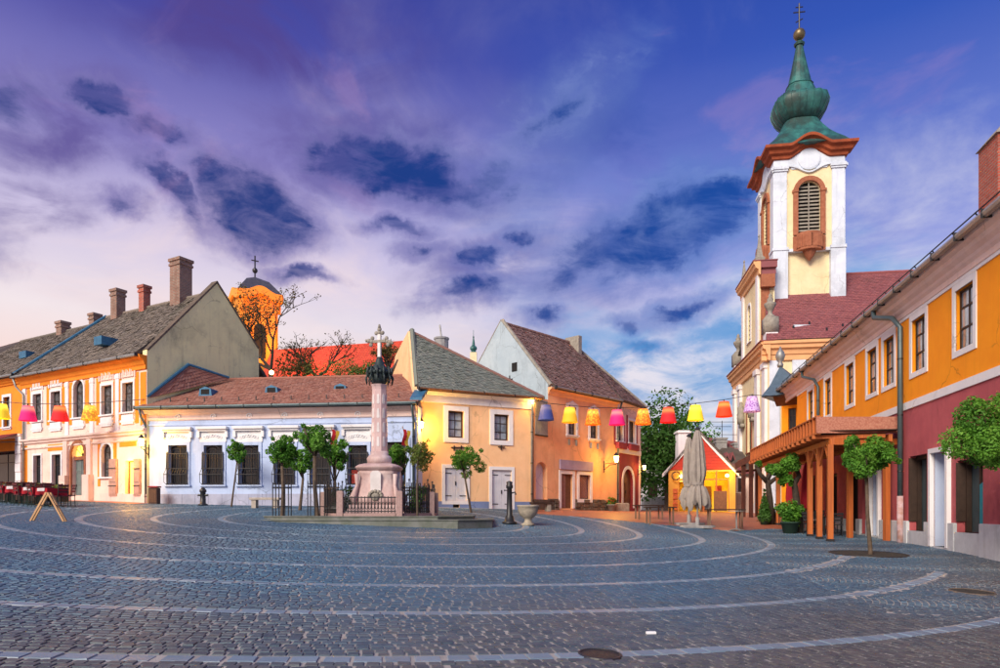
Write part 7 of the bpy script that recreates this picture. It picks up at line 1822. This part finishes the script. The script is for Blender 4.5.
def bin_():
    g = onground(154.5, 32.6); t = thing('litter_bin', 'brown litter bin with a red lid under the corner lantern', 'bin', g, local=True)
    b = MB(); b.bev(-.2,.2,-.18,.18,0,.78,.03); 
    obj('body', b, mat('bin_brown', (.10,.05,.035),(.07,.035,.025)), t); b = MB(); b.bev(-.23,.23,-.21,.21,.79,.86,.02); obj('lid', b, mat('bin_red', (.35,.03,.03),(.28,.025,.025)), t)
    for k in range(4): b = MB(); b.box(-.17+.09*k,-.11+.09*k,-.192,-.181,.08,.7); obj('slat', b, WOODBROWN, t)
bin_()
def bench(px, Y, w, label, stone=True, rz=0):
    g = onground(px, Y); t = thing('stone_bench' if stone else 'plank_bench', label, 'bench', g, rz, local=True); m = STONE if stone else WOODDARK
    b = MB(); b.bev(-w/2,w/2,-.22,.22,.38,.48,.015); obj('seat', b, mat('bench_stone', (.46,.40,.34),(.34,.30,.26), scale=6, oc=True) if stone else WOODDARK, t)
    for s in (-1,1): b = MB(); b.box(s*w*.36-.1,s*w*.36+.1,-.17,.17,0,.379); obj('leg', b, MATS['bench_stone'] if stone else STONE, t)
bench(265.5, 30.6, 1.35, 'pale stone bench before the lilac house', True); bench(541, 34.6, 1.1, 'dark plank bench at the corner of the yellow house', False, .4)
# pots
def pot_shrub(px, Y, label, pr, ph, sh, conical=False, red=False):
    g = onground(px, Y); t = thing('potted_shrub', label, 'potted plant', g, local=True)
    b = MB(); b.lathe([(pr*.75,0),(pr,ph),(pr*1.08,ph),(pr*1.08,ph+.05),(pr*.95,ph+.05),(pr*.9,ph-.05)], (0,0,0), 16); shade(obj('pot', b, mat('pot_green', (.03,.07,.05),(.02,.05,.035)) if not red else mat('pot_grey', (.3,.28,.26)), t))
    b = MB(); b.tube([(0,0,ph-.1),(0,0,ph+sh*.6)], .03, 6); obj('stem', b, BARKDARK, t)
    if conical: cl = [((0,0,ph+.1+sh*q), max(.06,.30*(1-q)**.8)) for q in np.linspace(0,1,9)]
    else: cl = clump_ball((0,0,ph+sh*.5), sh*.55, sh*.55, sh*.5, 14, sh*.22)
    obj('foliage', leaves(cl, 2200, .06, shell=.3), LEAFD if conical else LEAF, t, kind='stuff')
    if red: obj('flowers', leaves(cl, 250, .06, shell=.9), mat('petals_red', (.6,.03,.02)), t, kind='stuff')
pot_shrub(790, 27.2, 'bushy shrub in a dark green pot beside the pergola posts', .34, .42, .95)
pot_shrub(764.5, 31.2, 'clipped conical evergreen in a small pot near the far pergola posts', .22, .25, 1.25, True)
pot_shrub(612, 40.6, 'red-flowered plant in a grey pot at the foot of the downpipe', .3, .35, .5, False, True)
g_ = onground(620, 41.4); t_ = thing('stone_trough', 'rough pale stone trough left of the arched brown door', 'trough', g_, .6, local=True); b_ = MB(); b_.bev(-.55,.55,-.25,.25,0,.5,.05); obj('trough', b_, STONE, t_); b_ = MB(); b_.box(-.45,.45,-.17,.17,.5,.515); obj('soil', b_, STONEDARK, t_)
# ---------------------------------------------------------------- café
def chair_proto(label, m, fm, loc):
    t = thing('cafe_chair', label, 'chair', loc, local=True)
    b = MB(); b.bev(-.21,.21,-.2,.2,.43,.47,.012); obj('seat', b, m, t)
    for sx in (-.18,.18):
        b = MB(); b.tube([(sx,-.17,0),(sx,-.17,.44)], .014, 5); obj('leg', b, fm, t); b = MB(); b.tube([(sx,.2,0),(sx,.18,.45),(sx,.24,.92)], .014, 5); obj('leg', b, fm, t)
    for k in range(3): b = MB(); z = .58+.12*k; y = .195+.015*k; b.box(-.19,.19,y-.01+.012*k,y+.012+.012*k,z,z+.08); obj('back_slat', b, m, t)
    return t
CH_R = mat('chair_maroon', (.10,.014,.016),(.07,.010,.012), rough=.5); CH_G = mat('chair_greenframe', (.012,.04,.03),(.01,.03,.025), rough=.4); CH_D = mat('chair_dark', (.02,.02,.024),(.03,.03,.032))
cg = 'café chairs by the orange house'; cl_ = 'maroon slatted café chair at the red-clothed tables'
def cafe():
    TC = mat('cloth_red', (.40,.010,.022),(.32,.008,.018), rough=.9, oc=True); WC = mat('cloth_white', (.72,.66,.68),(.66,.60,.62), rough=.9, oc=True)
    proto = None
    spots = [(-12,29.6,'outermost under the awning'),(8,29.2,'second from the awning end'),(21,28.4,'in the middle of the front row'),(38,27.6,'just behind the wooden easel'),(52,27.2,'at the end of the row beyond the easel'),(14,30.8,'in the back row beside the planters'),(36,29.6,'in the back row nearest the arched door')]
    for i, (px, Y, wh) in enumerate(spots):
        g = onground(px, Y); a = R(-28)
        t = thing('cafe_table', 'square café table '+wh, 'table', g, a, 'café tables by the orange house', local=True)
        b = MB(); b.box(-.36,.36,-.36,.36,.70,.73); obj('table_top', b, WOODDARK, t)
        b = MB(); b.tube([(0,0,.04),(0,0,.7)], .03, 6); obj('pedestal', b, CH_G, t); b = MB(); b.tube([(-.28,-.28,.02),(0,0,.06),(.28,.28,.02)], .02, 5); b.tube([(-.28,.28,.02),(0,0,.06),(.28,-.28,.02)], .02, 5); obj('foot', b, CH_G, t)
        c = thing('tablecloth', 'red and white cloth, café table '+wh, 'tablecloth', g+Vector((0,0,.735)), a, 'cloths on the café tables', local=True)
        if i in (3, 4): 
            for ch in list(c.children): pass
        b = MB(); n = 10; e = .40
        ring = [(-e,-e),(0,-e),(e,-e),(e,0),(e,e),(0,e),(-e,e),(-e,0)]; V = [(x,y,0) for x,y in ring]; V += [(x*1.06,y*1.06,-.24-.10*(q % 2 == 0)) for q,(x,y) in enumerate(ring)]
        b.add(V, [tuple(range(8))]+[(q,8+q,8+(q+1)%8,(q+1)%8) for q in range(8)]); obj('red_cloth', b, TC, c)
        b = MB(); e = .26; b.add([(-e,-.42,.005),(e,-.42,.005),(e,.42,.005),(-e,.42,.005),(-e,-.43,-.12),(e,-.43,-.12)], [(0,1,2,3),(4,5,1,0)]); obj('white_runner', b, WC, c)
        for dx, dy, rz in ((-.62,0,math.pi/2),(.62,0,-math.pi/2),(0,-.62,math.pi),(0,.62,0)):
            if random.random() < .12: continue
            q = g+Vector((dx*math.cos(a)-dy*math.sin(a), dx*math.sin(a)+dy*math.cos(a), 0)); q.z = G(q.x,q.y)
            if proto is None: proto = chair_proto('maroon chair, café table '+wh, CH_R, CH_G, q); proto['group'] = cg; proto.rotation_euler = (0,0,a+rz)
            else: dup(proto, q, a+rz+random.uniform(-.15,.15), 'maroon chair, café table '+wh)
    # green planters behind
    for i in range(6):
        px = -6+13*i; Y = 33.5-.35*i; g = onground(px, Y); t = thing('planter_box', 'dark wooden planter with yellow-green plants edging the café', 'planter', g, R(-29), 'planters edging the café', local=True)
        b = MB(); b.bev(-.5,.5,-.18,.18,0,.5,.02); obj('box', b, WOODDARK, t); obj('plants', leaves([((-.4+.16*q,0,.62+.08*random.random()), .17) for q in range(6)], 420, .06, shell=.1), LEAFY, t, kind='stuff')
    g = gp(47, 521.5); k = g.y/F; H = 29*k; t = thing('wooden_easel', 'pale wooden A-frame easel standing before the café chairs', 'easel', g, .12, local=True)
    for sx in (-1,1):
        for dy in (0,.14):
            b = MB(); b.tube([(sx*.46,dy,0),(sx*.02,dy,H)], .035, 4); obj('leg', b, WOODPALE, t)
        b = MB(); b.box(sx*.2-.03,sx*.2+.03,.03,.13,H*.54,H*.58); obj('cross_bar', b, WOODPALE, t)
cafe()
# under the pergola
proto = None
for i, (x, Y, wh) in enumerate(((12.9,26.5,'nearest the chipboard end panel'),(13.2,28.6,'second from the chipboard end panel'),(13.7,30.8,'third from the chipboard end panel'),(14.1,33,'farthest from the chipboard end panel'))):
    g = Vector((x,Y,G(x,Y))); t = thing('dining_table', 'dark dining table under the pergola, '+wh, 'table', g, .2, 'tables under the pergola', local=True)
    b = MB(); b.bev(-.45,.45,-.45,.45,.71,.75,.01); obj('table_top', b, WOODDARK, t)
    for sx in (-.38,.38):
        for sy in (-.38,.38): b = MB(); b.box(sx-.025,sx+.025,sy-.025,sy+.025,0,.709); obj('leg', b, CH_D, t)
    for rz, dx, dy in ((math.pi/2,-.62,0),(0,0,.7),(math.pi,0,-.7)):
        q = Vector((x+dx,Y+dy,G(x+dx,Y+dy)))
        if proto is None: proto = chair_proto('dark slatted chair at the pergola table '+wh, CH_D, CH_D, q); proto['group'] = 'chairs under the pergola'; proto.rotation_euler = (0,0,rz)
        else: dup(proto, q, rz, 'dark slatted chair at the pergola table '+wh)
for px, Y, lab in ((791,30.5,'red folded parasol standing under the pergola beside the gnarled tree'),(806.5,28.5,'red folded parasol standing under the pergola near the brown posts')):
    g = onground(px, Y); t = thing('red_parasol', lab, 'parasol', g, local=True); b = MB(); b.tube([(0,0,.05),(0,0,2.9)], .03, 6); obj('pole', b, WOODBROWN, t)
    b = MB(); b.lathe([(.30,0),(.30,.07),(.06,.1),(.05,.3)], (0,0,0), 10); obj('base', b, CONCRETE, t)
    n = 24; V = []
    for j,(r,z) in enumerate(((.05,2.9),(.12,2.6),(.17,2.0),(.2,1.3),(.16,.95))):
        for q in range(n): a = 2*math.pi*q/n; f_ = 1+.25*math.sin(6*a); V.append((r*f_*math.cos(a), r*f_*math.sin(a), z))
    b = MB(); b.add(V, [(j*n+q,j*n+(q+1)%n,(j+1)*n+(q+1)%n,(j+1)*n+q) for j in range(4) for q in range(n)]); shade(obj('canopy', b, mat('canopy_red', (.42,.015,.03),(.34,.012,.025)), t))
# flags by the doorway
for px, py, lab in ((339,440,'small red and yellow flag on a pole between the lilac house windows'),(409,440,'small red and yellow flag on a pole at the right end of the lilac house')):
    u, z = fC.pix(px, py); t = thing('wall_flag', lab, 'flag', fC.p(u,-.05,z)); b = fC.mb(); b.tube([(u,-.0,z-.5),(u-.12,-.75,z+.55)], .02, 6); obj('pole', b, WOODPALE, t)
    for j, c in enumerate(((.55,.02,.03),(.75,.50,.05))):
        b = fC.mb(); P = []
        for s in np.linspace(0,1,6): P.append((u-.12+.06*math.sin(s*5+j)+.13*j, -.72+.10*j+.05*math.cos(s*6), z+.45-.75*s-.05*j)); P.append((u+.01+.06*math.sin(s*5+j)+.13*j, -.60+.10*j+.05*math.cos(s*6), z+.42-.75*s-.05*j))
        b.add(P, [(2*q,2*q+1,2*q+3,2*q+2) for q in range(5)]); obj('stripe', b, mat('flag_%d' % j, c, tuple(x*.8 for x in c), bump=0), t)
# ---------------------------------------------------------------- ground fittings
def disc(name, label, cat, c, r, m, ring, dz=.006):
    t = thing(name, label, cat, c); n = 32; V = [(c.x, c.y, G(c.x,c.y)+dz)]
    for k in range(n): a = 2*math.pi*k/n; x, y = c.x+r*math.cos(a), c.y+r*math.sin(a); V.append((x,y,G(x,y)+dz))
    b = MB(); b.add(V, [(0,1+k,1+(k+1)%n) for k in range(n)]); obj('fill', b, m, t)
    b = MB(); b.tube([(c.x+r*math.cos(a), c.y+r*math.sin(a), G(c.x+r*math.cos(a),c.y+r*math.sin(a))+.002) for a in np.linspace(0,6.2832,33)], .018, 6, cap=False); obj('rim', b, ring, t)
SOIL = mat('soil_dark', (.05,.045,.035),(.03,.028,.022), scale=6, bump=.8, bscale=50)
disc('tree_pit', 'round dark tree pit with an iron rim under the slim tree', 'tree pit', GRATE, .95, SOIL, IRON)
disc('soil_patch', 'small round patch of bare soil in the paving near the raspberry wall', 'soil patch', HOLE, .34, SOIL, STONEDARK)
COVM = mat('cover_iron', (.06,.045,.035),(.035,.028,.022), scale=20, rough=.5, metal=.3, bump=1.0, bscale=60)
disc('drain_cover', 'dark round iron drain cover set in the cobbles', 'drain cover', COVER, .20, COVM, IRON, .01)
g_ = gp(651, 634.5); b_ = MB(Matrix.Translation(g_) @ Matrix.Rotation(.1,4,'Z')); b_.bev(-.055,.055,-.02,.02,.008,.035,.006); tag(obj('paper_scrap', b_, TRIM), 'small white paper scrap lying on the cobbles', 'litter')
for o in LOCALS: del o['_local']
